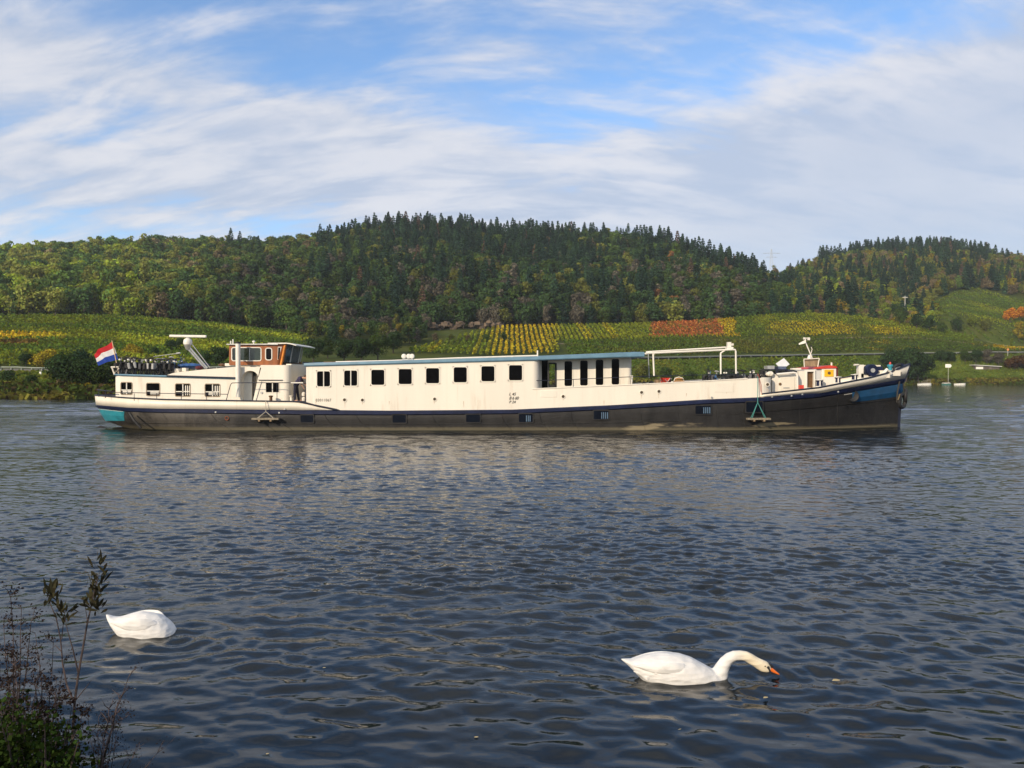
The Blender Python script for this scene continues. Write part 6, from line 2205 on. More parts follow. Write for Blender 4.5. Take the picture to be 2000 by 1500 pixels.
# anchor pocket in the bow and rudder at the stern
ix = int(np.argmin([abs(p[3] - 1662) for p in LP['mid2']]))
p_ = LP['mid2'][ix]
pk = MB(); pk.lathe((p_[0], YC - p_[1] - .03, p_[2] + .12), [(.001, .02), (.30, .02), (.34, -.02), (.30, -.06), (.24, -.01), (.001, .0)], 20, 'Y'); pk.obj('hawse_pipe', M_DARK, barge, True)
MB().rings([[(XX(187, YC), YC - .05, -.3), (XX(187, YC), YC + .05, -.3), (XX(240, YC), YC + .05, -.3), (XX(240, YC), YC - .05, -.3)],
            [(XX(190, YC), YC - .05, ZZ(834, YC)), (XX(190, YC), YC + .05, ZZ(834, YC)), (XX(196, YC), YC + .05, ZZ(831, YC)), (XX(196, YC), YC - .05, ZZ(831, YC))]]).obj('rudder', M_DARK, barge)
MB().rings([[(XX(186, YC), YC - .3, -.2), (XX(186, YC), YC + .3, -.2), (XX(222, YC), YC + .3, -.2), (XX(222, YC), YC - .3, -.2)], [(XX(193, YC), YC - .05, ZZ(832, YC)), (XX(193, YC), YC + .05, ZZ(832, YC)), (XX(200, YC), YC + .05, ZZ(832.5, YC)), (XX(200, YC), YC - .05, ZZ(832.5, YC))]]).obj('rudder_cap', M_DARK, barge)
# dark slanted fender timber and chain by the stern
MB().tube([W(252, 806, YN + .1), W(262, 822, YN - .02), W(275, 836, YN + .0)], .07, 6).obj('stern_fender_timber', M_DARK, barge)
q = MB(); q.torus(W(443, 817, YN - .05), .10, .03, 'Y', 14, 6); q.obj('mooring_ring', paint('rust', (.18, .06, .03), .9), barge)
for px, py in ((421, 805), (545, 806), (556, 799), (1390, 776), (1508, 775), (1522, 771), (1546, 773), (1567, 770), (1637, 765)):
    q = MB(); q.cbox(W(px, py, YN - .07), (.08, .05, .08)); q.obj('scuffed_stud', M_STEEL, barge)
text('HS', 1755, 733, 6.5, M_BLACKPRINT, Y=YC - .75, rot=math.radians(25))
MB().box(W(590, 712, YN + .8), W(606, 707.5, YN + 2.4)).obj('roof_locker', M_RAIL, barge)

# ================================================================== things on and about the barge
def flag():
    Y = YC - .4
    r = empty('national_flag', W(232, 727, Y), 'red white and blue striped flag flying from the stern staff', 'flag')
    o = r.location
    q = MB(); q.tube([Vector((0, 0, -.1)), W(219, 665, Y) - o], .03, 6); q.obj('flag_staff', paint('staff', (.55, .38, .2), .5), r)
    a, b = W(219.5, 668, Y) - o, W(230, 703, Y) - o          # hoist top and bottom
    fa, fb = W(181, 693, Y) - o, W(194.5, 713.5, Y) - o      # fly top and bottom
    nu, nv = 26, 18
    V, F, mi = [], [], []
    for j in range(nv + 1):
        for i in range(nu + 1):
            u, v = i / nu, j / nv
            p = (a.lerp(b, v)).lerp(fa.lerp(fb, v), u)
            p = p + Vector((0.03 * math.sin(u * 7 + v * 2), 0.16 * math.sin(u * 8.5 + v * 2.2) * u ** .5, 0.06 * math.sin(u * math.pi) + .035 * math.sin(u * 8.5 + 1 + v)))
            V.append(p)
    for j in range(nv):
        for i in range(nu):
            k = j * (nu + 1) + i
            F.append((k, k + 1, k + nu + 2, k + nu + 1)); mi.append(j * 3 // nv)
    me = bpy.data.meshes.new('cloth')
    me.from_pydata([tuple(p) for p in V], [], F)

    def cloth(nm, c):
        m, bb = new_mat(nm)
        t = m.node_tree
        bb.inputs['Base Color'].default_value = (*c, 1)
        bb.inputs['Roughness'].default_value = .8
        tr = t.nodes.new('ShaderNodeBsdfTranslucent'); tr.inputs[0].default_value = (*c, 1)
        mx = t.nodes.new('ShaderNodeMixShader'); mx.inputs[0].default_value = .3
        t.links.new(bb.outputs[0], mx.inputs[1]); t.links.new(tr.outputs[0], mx.inputs[2]); t.links.new(mx.outputs[0], t.nodes['Material Output'].inputs[0])
        return m
    for m in (cloth('flag_red', (.52, .012, .02)), cloth('flag_white', (.78, .76, .74)), cloth('flag_blue', (.012, .055, .34))): me.materials.append(m)
    me.polygons.foreach_set('material_index', mi)
    me.polygons.foreach_set('use_smooth', [True] * len(F))
    link('cloth', me, r)


flag()


# ------------------------------------------------------------------ bicycles
M_TYRE = paint('tyre', (.014, .014, .014), .8)
M_CHROME = paint('chrome', (.25, .25, .26), .35, .05, 3, .8)


def bicycle(frame_mat, label, group, bag=None, saddle=None):
    """upright city bicycle, wheels in its local XZ plane, about 1.75 m long"""
    r = empty('bicycle', (0, 0, 0), label, 'bicycle', group)
    for x in (-.52, .52):
        q = MB(); q.torus((x, 0, .34), .33, .022, 'Y', 22, 6); w = q.obj('wheel', M_TYRE, r)
        s = MB()
        for k in range(8):
            a = math.pi * k / 8
            s.tube([(x - .31 * math.cos(a), 0, .34 - .31 * math.sin(a)), (x + .31 * math.cos(a), 0, .34 + .31 * math.sin(a))], .004, 3)
        s.torus((x, 0, .34), .305, .012, 'Y', 20, 4)
        s.obj('rim_and_spokes', M_CHROME, w)
    f = MB()
    bbk, hd, st_ = Vector((-.06, 0, .30)), Vector((.38, 0, .80)), Vector((-.20, 0, .78))
    for a, b in ((bbk, hd), (bbk, st_), (Vector((-.17, 0, .62)), Vector((.39, 0, .74))), (bbk, Vector((-.52, 0, .34))), (Vector((-.18, 0, .7)), Vector((-.52, 0, .34))), (hd, Vector((.52, 0, .34))), (hd, Vector((.35, 0, .98)))):
        f.tube([a, b], .02, 5)
    f.obj('frame', frame_mat, r)
    h = MB(); h.tube([(.30, -.30, 1.02), (.38, -.18, 1.05), (.36, 0, 1.0), (.38, .18, 1.05), (.30, .30, 1.02)], .016, 5); h.obj('handlebar', M_TYRE, r)
    s = MB(); s.tube([(-.22, 0, .76), (-.24, 0, .92)], .015, 5); s.tube([(-.36, 0, .95), (-.25, 0, .96), (-.08, 0, .94)], [.10, .08, .03], 7, flat=(1, .45)); s.obj('saddle', saddle or M_DARK, r)
    m = MB(); m.box((-.78, -.07, .71), (-.36, .07, .725)); m.tube([(-.86, 0, .30), (-.80, 0, .58), (-.52, 0, .71), (-.24, 0, .56)], .03, 5, flat=(1, .4)); m.obj('carrier', M_DARK, r)
    p = MB(); p.box((-.13, -.14, .28), (.01, .14, .31)); p.obj('pedals', M_DARK, r)
    l = MB(); l.lathe((.47, 0, .86), [(.01, 0), (.05, .02), (.05, .08), (.01, .1)], 8, 'X'); l.obj('headlight', M_PUREW, r)
    if bag:
        for sg in (-1, 1):
            b = MB(); b.box((-.76, sg * .08, .38), (-.40, sg * .22, .72)); b.obj('saddlebag', bag, r, bevel=.03)
    return r


def place(o, loc, rz, tilt=0.0, s=1.0, first=False):
    o.location = loc
    o.rotation_euler = (tilt, 0, rz)
    o.scale = (s, s, s)
    return o


M_BIKEBLK = paint('bike_black', (.015, .015, .018), .35)
M_BIKEBLU = paint('bike_blue', (.03, .12, .30), .4)
M_BAGW = paint('bag_white', (.34, .34, .33), .6)
M_BAGG = paint('bag_grey', (.10, .10, .11), .6)
M_BAGB = paint('bag_black', (.02, .02, .022), .8)
G1 = 'bicycles packed on the aft cabin roof'
bproto = {
    'plain': bicycle(M_BIKEBLK, 'x', G1), 'white': bicycle(M_BIKEBLK, 'x', G1, M_BAGW), 'grey': bicycle(M_BIKEBLK, 'x', G1, M_BAGG, M_BAGW),
    'dark': bicycle(M_BIKEBLK, 'x', G1, M_BAGB), 'blue': bicycle(M_BIKEBLU, 'x', G1, None, M_BAGW)}
used_proto = set()


def new_bike(kind):
    if kind not in used_proto:
        used_proto.add(kind)
        return bproto[kind]
    return copy_tree(bproto[kind])


ORD = ['first', 'second', 'third', 'fourth', 'fifth', 'sixth', 'seventh', 'eighth', 'ninth', 'tenth', 'eleventh', 'twelfth', 'thirteenth', 'fourteenth', 'fifteenth', 'sixteenth', 'seventeenth', 'eighteenth', 'nineteenth', 'twentieth']
DESC = {'plain': 'black bicycle', 'white': 'black bicycle with white saddlebags', 'grey': 'black bicycle with pale saddle', 'dark': 'black bicycle with black saddlebags', 'blue': 'blue-framed bicycle'}
kinds = ['dark', 'plain', 'dark', 'dark', 'white', 'plain', 'grey', 'dark', 'dark', 'grey', 'white', 'grey', 'plain', 'blue', 'dark', 'blue', 'plain']
rb = random.Random(12)
zr = ZZ(733.5, YA + 1.2)
for i, kd in enumerate(kinds):
    px = 236 + i * 7.0
    o = new_bike(kd)
    Y = YA + 1.15 + rb.uniform(-.15, .15)
    zz_ = float(topa(XX(px, YA))) + .02
    flip = math.pi if i % 2 else 0
    place(o, (XX(px, Y), Y, zz_), math.radians(90 + rb.uniform(-32, 32)) + flip, rb.uniform(-.2, .2), rb.uniform(.92, 1.06))
    o['label'] = f'{ORD[i]} bicycle from the flagstaff in the near row: {DESC[kd]}'
for i in range(8):
    kd = rb.choice(['dark', 'plain', 'grey', 'white'])
    px = 240 + i * 13
    Y = YA + 3.0
    o = new_bike(kd)
    place(o, (XX(px, Y), Y, float(topa(XX(px, YA))) + .02), math.radians(90 + rb.uniform(-20, 20)), rb.uniform(-.1, .1), 1.02)
    o['label'] = f'{ORD[i]} bicycle from the flagstaff in the row behind: {DESC[kd]}'
# two at the end stand side-on
for i, (px, kd, lab) in enumerate(((322, 'plain', 'black bicycle standing side-on beside the raised trunk'), (345, 'blue', 'blue bicycle leaning side-on against the blue tarpaulin'))):
    o = new_bike(kd)
    Y = YA + .9 + i * .8
    place(o, (XX(px, Y), Y, ZZ(733 - i * 5, Y)), math.radians(8 - i * 14), .15, .98)
    o['label'] = lab
# fore bicycles behind the well coaming
G2 = 'bicycles in the well deck'
for i, (px, kd, rz) in enumerate(((1381, 'dark', 70), (1392, 'blue', 110), (1404, 'grey', 30), (1418, 'dark', 95), (1432, 'plain', 60), (1446, 'white', 100), (1456, 'dark', 20), (1466, 'grey', 80), (1477, 'plain', 120), (1489, 'dark', 60))):
    o = new_bike(kd)
    Y = YN + 1.1 + (i % 3) * .5
    ztop = ZZ(722 - (px - 1380) * .02, Y)
    place(o, (XX(px, Y), Y, ztop - 1.06), math.radians(rz), 0.1, 1.0)
    o['group'] = G2
    o['label'] = f'{ORD[i]} bicycle forward of the awning posts in the well deck: {DESC[kd]}'
MB().box((XX(1376), YN + .6, ZZ(776)), (XX(1500), YN + 3.0, ZZ(722, YN + 2) - 1.08)).obj('bicycle_platform', M_DECK, barge)

# blue tarpaulin, boxes and odds and ends on the aft roof
def lump(name, c, size, mat, label, cat, seed, group=None):
    rg = random.Random(seed)
    mb = MB()
    rings = []
    nx = 9
    for i in range(nx):
        u = i / (nx - 1) * 2 - 1
        e = max(.12, (1 - abs(u) ** 3))
        ring = []
        for j in range(10):
            a = 2 * math.pi * j / 10
            ring.append((c[0] + u * size[0] / 2, c[1] + math.cos(a) * size[1] / 2 * e * rg.uniform(.78, 1.15), c[2] + size[2] / 2 + math.sin(a) * size[2] / 2 * e * rg.uniform(.7, 1.15)))
        rings.append(ring)
    mb.rings(rings)
    o = mb.obj(name, mat, None, True)
    return tag(o, label, cat, group)


M_TARP = paint('blue_tarpaulin', (.02, .075, .22), .5, .35, 5)
Yq = YA + .8
lump('tarpaulin', W(373, 720, Yq + .6), (64 * kr, .9, 11 * kr), M_TARP, 'blue tarpaulin bundle lying beside the radar mast foot', 'tarpaulin', 1)
lump('tarpaulin_roll', W(398, 715, Yq + 1.0), (26 * kr, .5, 6 * kr), paint('dark_blue_cloth', (.015, .03, .09), .8), 'dark blue rolled cloth behind the radar mast', 'cloth', 2)
for i, (px, w, lab, m_) in enumerate(((350, 9, 'cream box left of the radar mast foot, larger one', M_WHITE2), (363.5, 8, 'small cream box between larger box and mast foot', M_WHITE2))):
    z0 = ZZ(727 - i * 1.3, Yq)
    b = MB().box((XX(px - w / 2, Yq), Yq - .3, z0), (XX(px + w / 2, Yq), Yq + .1, z0 + 7 * kr)).obj('storage_box', m_, None, bevel=.02)
    tag(b, lab, 'box')
lump('dark_bundle', W(389, 722, Yq + .1), (16 * kr, .5, 8 * kr), paint('maroon_cloth', (.08, .012, .02), .9), 'dark maroon bundle at the foot of the radar mast', 'bundle', 5)
lump('dark_bundle', W(340, 731, Yq), (26 * kr, .5, 10 * kr), M_DARK, 'black covered bundle beside the last bicycle', 'bundle', 6)
lump('dark_bundle', W(436, 716, YA + 1.4), (20 * kr, .6, 6 * kr), M_BROWN, 'brown bundle just aft of the wheelhouse', 'bundle', 7)

# ------------------------------------------------------------------ chairs and covered heap in the well
def striped_chair(px, Y):
    r = empty('striped_chair', W(px, 764, Y), 'wicker armchair with brown and cream striped rounded back by the red seats', 'chair')
    s = Y / FPX
    fr = M_WHITE2
    wood_ = paint('tan_slat', (.42, .22, .08), .6)
    for k in range(5):
        h = 1.02 - k * .13
        w = [.20, .29, .31, .30, .27][k]
        q = MB(); q.tube([(-w, -.06, h), (-w * .6, -.13, h + .02), (w * .6, -.13, h + .02), (w, -.06, h)], .042, 6); q.obj('back_slat', wood_, r)
    q = MB(); q.tube([(-.32, 0, .45), (-.34, 0, .8), (-.22, 0, 1.08), (0, 0, 1.14), (.22, 0, 1.08), (.34, 0, .8), (.32, 0, .45)], .03, 6); q.obj('back_frame', fr, r)
    q = MB(); q.box((-.3, 0, .40), (.3, .5, .46)); q.obj('seat', wood_, r)
    q = MB(); q.tube([(.33, -.05, .62), (.45, .0, .66), (.75, .1, .72)], .025, 5); q.tube([(-.33, 0, .62), (-.33, .5, .62)], .025, 5); q.obj('armrest', fr, r)
    for x in (-.28, .28):
        for y in (0, .46): MB().tube([(x, y, 0), (x, y, .42)], .022, 5).obj('leg', fr, r)
    r.location.z = ZZ(776)


striped_chair(1326, YN + 1.6)


def deck_chair(px, Y, rz, mat, lab, top):
    r = empty('deck_chair', (XX(px, Y), Y, ZZ(776)), lab, 'deck chair', 'reclining deck chairs in the well', math.radians(rz))
    H = ZZ(top, Y) - ZZ(776)
    MB().rings([[(-.28, 0, .38), (.28, 0, .38), (.28, .03, .36), (-.28, .03, .36)], [(-.28, -.5, H), (.28, -.5, H), (.28, -.46, H), (-.28, -.46, H)]]).obj('backrest', mat, r)
    MB().rings([[(-.28, 0, .38), (.28, 0, .38), (.28, 0, .34), (-.28, 0, .34)], [(-.28, .5, .44), (.28, .5, .44), (.28, .5, .40), (-.28, .5, .40)]]).obj('seat', mat, r)
    f = MB()
    for x in (-.3, .3):
        f.tube([(x, -.52, H), (x, .35, 0)], .02, 5); f.tube([(x, .5, .45), (x, -.35, 0)], .02, 5)
    f.obj('folding_frame', M_STEEL, r)
    return r


M_REDCL = paint('red_canvas', (.55, .05, .03), .8, .2, 6)
M_PINK = paint('faded_red_canvas', (.62, .18, .12), .8, .2, 6)
deck_chair(1293, YN + 1.3, 70, M_PINK, 'faded pink-red deck chair, leftmost of the red seats', 739)
deck_chair(1302, YN + 1.7, -20, M_REDCL, 'red deck chair between the faded one and the striped chair', 738)
deck_chair(1311, YN + 1.2, -75, M_REDCL, 'orange-red deck chair next to the striped chair', 741)
tag(MB().box(W(1281, 762, YN + 1.5), W(1290, 741.5, YN + 2.0)).obj('cardboard_box', M_WOOD), 'tan box standing left of the red deck chairs', 'box')
MB().box((XX(1278), YN + 1.2, ZZ(776)), (XX(1292), YN + 2.2, ZZ(762, YN + 1.5))).obj('box_plinth', M_DECK, barge)
for i, (px, py, w, h, lab) in enumerate(((1272, 749, 10, 11, 'black speckled bundle left of the tan box'), (1259, 750, 12, 8, 'low dark bundle by the saloon front'), (1350, 750, 26, 10, 'grey-blue covered heap right of the striped chair'))):
    b = lump('covered_bundle', (XX(px, YN + 1.4), YN + 1.4, ZZ(py + h / 2)), (w * k0, .7, h * k0), M_DARK if i < 2 else paint('grey_cover', (.09, .11, .13), .8), lab, 'bundle', 20 + i)
MB().box((XX(1250), YN + 1.0, ZZ(776)), (XX(1366), YN + 2.6, ZZ(757))).obj('well_bench', M_DECK, barge)

# boxes and table on the fore part
r = empty('equipment_table', W(1512, 733, YN + 1.8), 'dark table with shiny metal boxes beside the raised grey lid', 'table')
MB().box((-.6, -.4, .28), (.65, .5, .36)).obj('tabletop', M_RAIL, r)
MB().box((-.5, -.35, .36), (-.1, .3, .56)).obj('metal_box', M_STEEL, r)
MB().box((.0, -.3, .36), (.6, .3, .52)).obj('metal_box', paint('blue_steel', (.12, .15, .22), .4, .3, 5, .4), r)
for x in (-.5, .55):
    for y in (-.3, .4): MB().box((x - .03, y - .03, -.6), (x + .03, y + .03, .28)).obj('leg', M_RAIL, r)
o = MB(); o.cbox((0, 0, 0), (.62, .5, .05)); o = o.obj('grey_lid', paint('light_grey_panel', (.55, .57, .58), .45, .06, 3))
o.location = W(1528.5, 711, YN + 2.4)
o.rotation_euler = (math.radians(62), math.radians(-32), math.radians(12))
tag(o, 'pale grey square panel propped up at a slant by the dark table', 'panel')
lump('cream_sack', (XX(1503.5, YN + .9), YN + .9, ZZ(736.5)), (.50, .4, .34), M_WHITE2, 'cream sack on the rounded end of the well side', 'sack', 31)
lump('dark_coil', (XX(1543, YN + 2), YN + 2, ZZ(727)), (.8, .5, .16), M_RAIL, 'dark coiled hose lying on the black hatch cover', 'hose', 32)
tag(MB().box(W(1548, 722, YN + 2.2), W(1560, 719, YN + 2.6)).obj('white_bundle', M_PUREW), 'small white folded bundle on the black hatch cover', 'bundle')
MB().box(W(1516, 732, YN + .9), W(1518.5, 716, YN + 1.0)).obj('hose_post', M_RAIL, barge)

# ------------------------------------------------------------------ hanging stages
def stage(px0, px1, py, rope_top, apex, lab, ropemat):
    Y = YN - .28
    r = empty('hanging_stage', W((px0 + px1) / 2, py, Y), lab, 'hanging stage')
    o = r.location
    w = (px1 - px0) * k0
    b = MB(); b.cbox((0, 0, 0), (w, .32, .10)); b.obj('plank', paint('wet_plank', (.20, .17, .12), .8, .3, 6), r)
    b = MB(); b.box((-w * .25, -.2, -.14), (-w * .18, .3, -.05)); b.box((w * .18, -.2, -.14), (w * .25, .3, -.05)); b.obj('plank_batten', M_WOOD, r)
    A = W(*apex, Y) - o
    for sx in (-.30, .30):
        q = MB(); q.tube([(sx * w, -.1, .04), A], .018, 5); q.tube([(sx * w, .14, .04), A], .014, 5); q.obj('sling_rope', ropemat, r)
    q = MB(); q.tube([A, W(apex[0], rope_top, YN - .12) - o], .02, 5); q.obj('rope', ropemat, r)


stage(493, 545, 818, 783, (519, 804), 'small weathered plank stage hung by grey lines below the wheelhouse', paint('grey_line', (.35, .32, .26), .8))
stage(1459, 1504, 818, 735, (1480, 786), 'plank stage hung from green rope near the forward end of the well', M_GREEN)
q = MB(); q.tube([W(1480, 735, YN - .05), W(1479, 728, YN + .2), W(1482, 732, YN - .04), W(1486, 765, YN - .03)], .012, 4); q.tube([W(1482, 736, YN - .04), W(1487, 752, YN - .03), W(1488, 772, YN - .03)], .01, 4)
tag(q.obj('red_line', paint('red_line', (.45, .12, .08), .8)), 'thin red line hanging beside the green stage rope', 'rope')

# ------------------------------------------------------------------ tyre fenders at the bow
def tyre(px, py, Y, R, r_, M, lab):
    o = MB().torus((0, 0, 0), R, r_, 'Y', 28, 10).obj('tyre_fender', M_DARK, None, True)
    o.location = W(px, py, Y)
    o.rotation_euler = M
    tag(o, lab, 'tyre', 'fenders hung on the bow')


tyre(1769, 774, YC - .2, .36, .10, (0, 0, math.radians(62)), 'black tyre fender hanging at the very tip of the bow')
tyre(1762, 783, YC - .55, .38, .11, (0, math.radians(20), math.radians(38)), 'black tyre fender hanging just behind the tip tyre')
q = MB()
q.tube([W(1757, 745, YC - .5), W(1753, 765, YC - .65), W(1752, 785, YC - .75), W(1757, 794, YC - .6)], .045, 6)
q.tube([W(1764, 748, YC - .1), W(1767, 765, YC - .1)], .035, 6)
tag(q.obj('fender_rope', paint('old_rope', (.035, .032, .026), .9), None, True), 'thick old rope holding the tyres on the bow', 'rope')
q = MB(); q.tube([W(1754, 781, YC - .95), W(1756, 776, YC - .97), W(1757.5, 770, YC - .9)], .035, 6)
tag(q.obj('yellow_rope_end', paint('ochre_rope', (.16, .12, .06), .9), None, True), 'short ochre rope end tied beside the bow tyres', 'rope')


# ------------------------------------------------------------------ body building by swept sections, fused into one skin
def fuse(mb, name, mat, parent=None, voxel=0.012, smooth=6, colattr=None):
    me = mb.mesh(name + '_raw', mat, True)
    o = link(name, me, parent)
    m = o.modifiers.new('fuse', 'REMESH'); m.mode = 'VOXEL'; m.voxel_size = voxel; m.use_smooth_shade = True
    s = o.modifiers.new('soft', 'SMOOTH'); s.iterations = smooth; s.factor = .5
    dg = bpy.context.evaluated_depsgraph_get()
    me2 = bpy.data.meshes.new_from_object(o.evaluated_get(dg))
    me2.name = name
    o.modifiers.clear()
    o.data = me2
    if not me2.materials: me2.materials.append(mat)
    return o


def ell(cx, cz, y, hw, hh, axis_angle=0.0, n=16, sq=1.0):
    """section ellipse of half width hw (across, y) and half height hh, normal at axis_angle in the xz plane"""
    out = []
    for j in range(n):
        a = 2 * math.pi * j / n
        l = math.sin(a) * hh
        out.append((cx - l * math.sin(axis_angle), y + math.cos(a) * hw, cz + l * math.cos(axis_angle)))
    return out


def feather_mat():
    m, b = new_mat('swan_feathers')
    t = m.node_tree
    tcn = t.nodes.new('ShaderNodeTexCoord')
    a = t.nodes.new('ShaderNodeAttribute'); a.attribute_type = 'OBJECT'; a.attribute_name = 'neck_from'
    sp = t.nodes.new('ShaderNodeSeparateXYZ'); t.links.new(tcn.outputs['Object'], sp.inputs[0])
    x = E(sp.outputs[0])
    nk = sstep(x - E(a.outputs['Fac']), 0.12, 0.42)
    n1 = noise(tcn.outputs['Object'], 9, 5, .6)
    body = mixc(sstep(n1, .35, .65), (.60, .60, .59), (.68, .67, .65))
    c = mixc(nk, body, mixc(n1, (.66, .57, .40), (.70, .63, .49)))
    t.links.new(c, b.inputs['Base Color'])
    b.inputs['Roughness'].default_value = .75
    b.inputs['Specular IOR Level'].default_value = .2
    b.inputs['Subsurface Weight'].default_value = .08
    b.inputs['Subsurface Radius'].default_value = (.03, .03, .03)
    wv = t.nodes.new('ShaderNodeTexVoronoi'); wv.inputs['Scale'].default_value = 15
    mp = t.nodes.new('ShaderNodeMapping'); mp.inputs['Scale'].default_value = (.5, 1, 1.5); t.links.new(tcn.outputs['Object'], mp.inputs[0]); t.links.new(mp.outputs[0], wv.inputs['Vector'])
    bn = t.nodes.new('ShaderNodeBump'); bn.inputs['Strength'].default_value = .7; bn.inputs['Distance'].default_value = .014
    t.links.new(wv.outputs['Distance'], bn.inputs['Height'])
    t.links.new(bn.outputs[0], b.inputs['Normal'])
    return m


M_FEATH = feather_mat()


def swan_right():
    D = 7.72
    base = W(1305, 1333, D); base.z = 0
    r = empty('mute_swan', base, 'white swan with orange bill stretching its curved neck down to the water', 'swan')
    o = Vector(base)

    def L(px, py): p = W(px, py, D) - o; return p.x, p.z
    body = MB()
    secs = [(1213, 1287.5, 1290, .006, .02), (1222, 1288, 1296, .035, 0), (1234, 1288.5, 1307, .075, 0), (1246, 1286, 1320, .12, 0), (1262, 1281.5, 1336, .155, 0), (1282, 1278, 1346, .185, 0), (1305, 1276.5, 1352, .20, 0), (1330, 1279, 1354, .20, 0), (1352, 1286, 1353, .19, 0), (1374, 1298, 1350, .165, 0), (1394, 1309, 1346, .13, 0), (1408, 1315, 1340, .085, 0), (1416, 1321, 1334, .04, 0)]
    rings = []
    for px, t, b, hw, _ in secs:
        x, zt = L(px, t); _, zb = L(px, b)
        rings.append(ell(x, (zt + zb) / 2, 0, hw, (zt - zb) / 2, 0, 20))
    body.rings(rings)
    # neck and head in the same skin
    path = [(1402, 1331, 17), (1407, 1318, 15), (1412, 1305, 12.5), (1418, 1295, 11), (1426, 1287, 10), (1436, 1282.5, 9.3), (1447, 1281.5, 8.8), (1458, 1283, 8.8), (1468, 1288.5, 9), (1478, 1295, 9.8), (1487, 1300, 11), (1494, 1303.5, 11.3), (1500, 1307, 9.5), (1505, 1310.5, 6)]
    rings = []
    for i, (px, py, rr) in enumerate(path):
        x, z = L(px, py)
        a, b = path[max(i - 1, 0)], path[min(i + 1, len(path) - 1)]
        ax_, az_ = L(a[0], a[1]); bx_, bz_ = L(b[0], b[1])
        ang = math.atan2(bz_ - az_, bx_ - ax_)
        rad = rr * D / FPX * (1.10 if i < 9 else 1.0)
        rings.append(ell(x, z, 0, rad * (.85 if i > 9 else .95), rad, ang, 16))
    body.rings(rings)
    sk = fuse(body, 'body', M_FEATH, r, .0105, 5)
    sk['neck_from'] = L(1392, 0)[0]
    # folded wings, slightly proud with a feathered trailing edge
    for sg in (-1, 1):
        w = MB()
        rings = []
        for t in np.linspace(0, 1, 12):
            px = 1352 - 118 * t
            top = 1282 + 7 * t ** 2 + 8 * (1 - t) ** 3
            low = 1318 - 17 * t ** 1.4 - 6 * (1 - t)
            x, zt = L(px, top); _, zl = L(px, low)
            cy = .175 * math.sin(math.pi * min(1, (1 - t) * .75 + .12)) ** .6 - .03 * max(0, 1 - t * 4)
            rings.append(ell(x, (zt + zl) / 2, sg * (cy - .008), .038 * (1 - .6 * t), (zt - zl) / 2 * max(.1, 1 - t ** 5) * math.sin(min(1, .1 + t * 3.2) * math.pi / 2), 0, 12))
        w.rings(rings)
        wo = w.obj('wing', M_FEATH, r, True)
        wo['neck_from'] = 5.0
        for k in range(9):
            f = MB()
            x0_, z0_ = L(1292 - k * 4 + (k % 2) * 9, 1292 + k * 2.9)
            x1_, z1_ = L(1243 - k * 1.2 + (k % 3) * 6, 1292.5 + k * 2.4)
            yy = sg * (.178 - .005 * k)
            f.tube([(x0_ + .1, yy, z0_), (x0_, yy + sg * .012, z0_), (x1_, sg * .085, z1_)], [.008, .016, .004], 6, flat=(.6, 1.1))
            fo = f.obj('flight_feather', M_FEATH, wo, True); fo['neck_from'] = 5.0
    # bill, knob, eye
    bl = MB()
    rings = []
    for px, py, hw, hh in ((1501, 1306.5, .021, .027), (1508, 1309.5, .019, .021), (1515, 1314, .016, .014), (1521, 1317.5, .014, .009), (1523.5, 1319, .006, .004)):
        x, z = L(px, py); rings.append(ell(x, z, 0, hw, hh, math.radians(-30), 12))
    bl.rings(rings)
    bl.obj('bill', paint('bill_orange', (.75, .16, .02), .4, .1, 20), r, True)
    q = MB()
    x, z = L(1501.5, 1300.8); q.tube([(x - .03, 0, z + .002), (x, 0, z + .004), (x + .035, 0, z - .012), (x + .05, 0, z - .02)], [.014, .024, .019, .006], 10)
    for sg in (-1, 1):
        a1, a2, a3 = L(1493, 1300), L(1499, 1302.5), L(1503.5, 1311)
        q.tube([(a1[0], sg * .031, a1[1]), (a2[0], sg * .034, a2[1]), (a3[0], sg * .024, a3[1])], [.008, .017, .008], 6)
    q.obj('black_knob', M_DARK, r, True)
    q = MB()
    a1, a2 = L(1515, 1319), L(1524, 1322.5)
    q.tube([(a1[0] - .04, 0, a1[1] + .012), (a1[0], 0, a1[1] + .004), (a2[0], 0, a2[1] + .012)], [.013, .012, .006], 8, flat=(1, .5))
    q.obj('lower_bill', M_DARK, r, True)
    for sg in (-1, 1):
        e = MB(); x, z = L(1493, 1299.8); e.lathe((x, sg * .045, z), [(.001, -.006), (.006, -.003), (.007, 0), (.006, .003), (.001, .006)], 8, 'Y'); e.obj('eye', M_DARK, r, True)


swan_right()


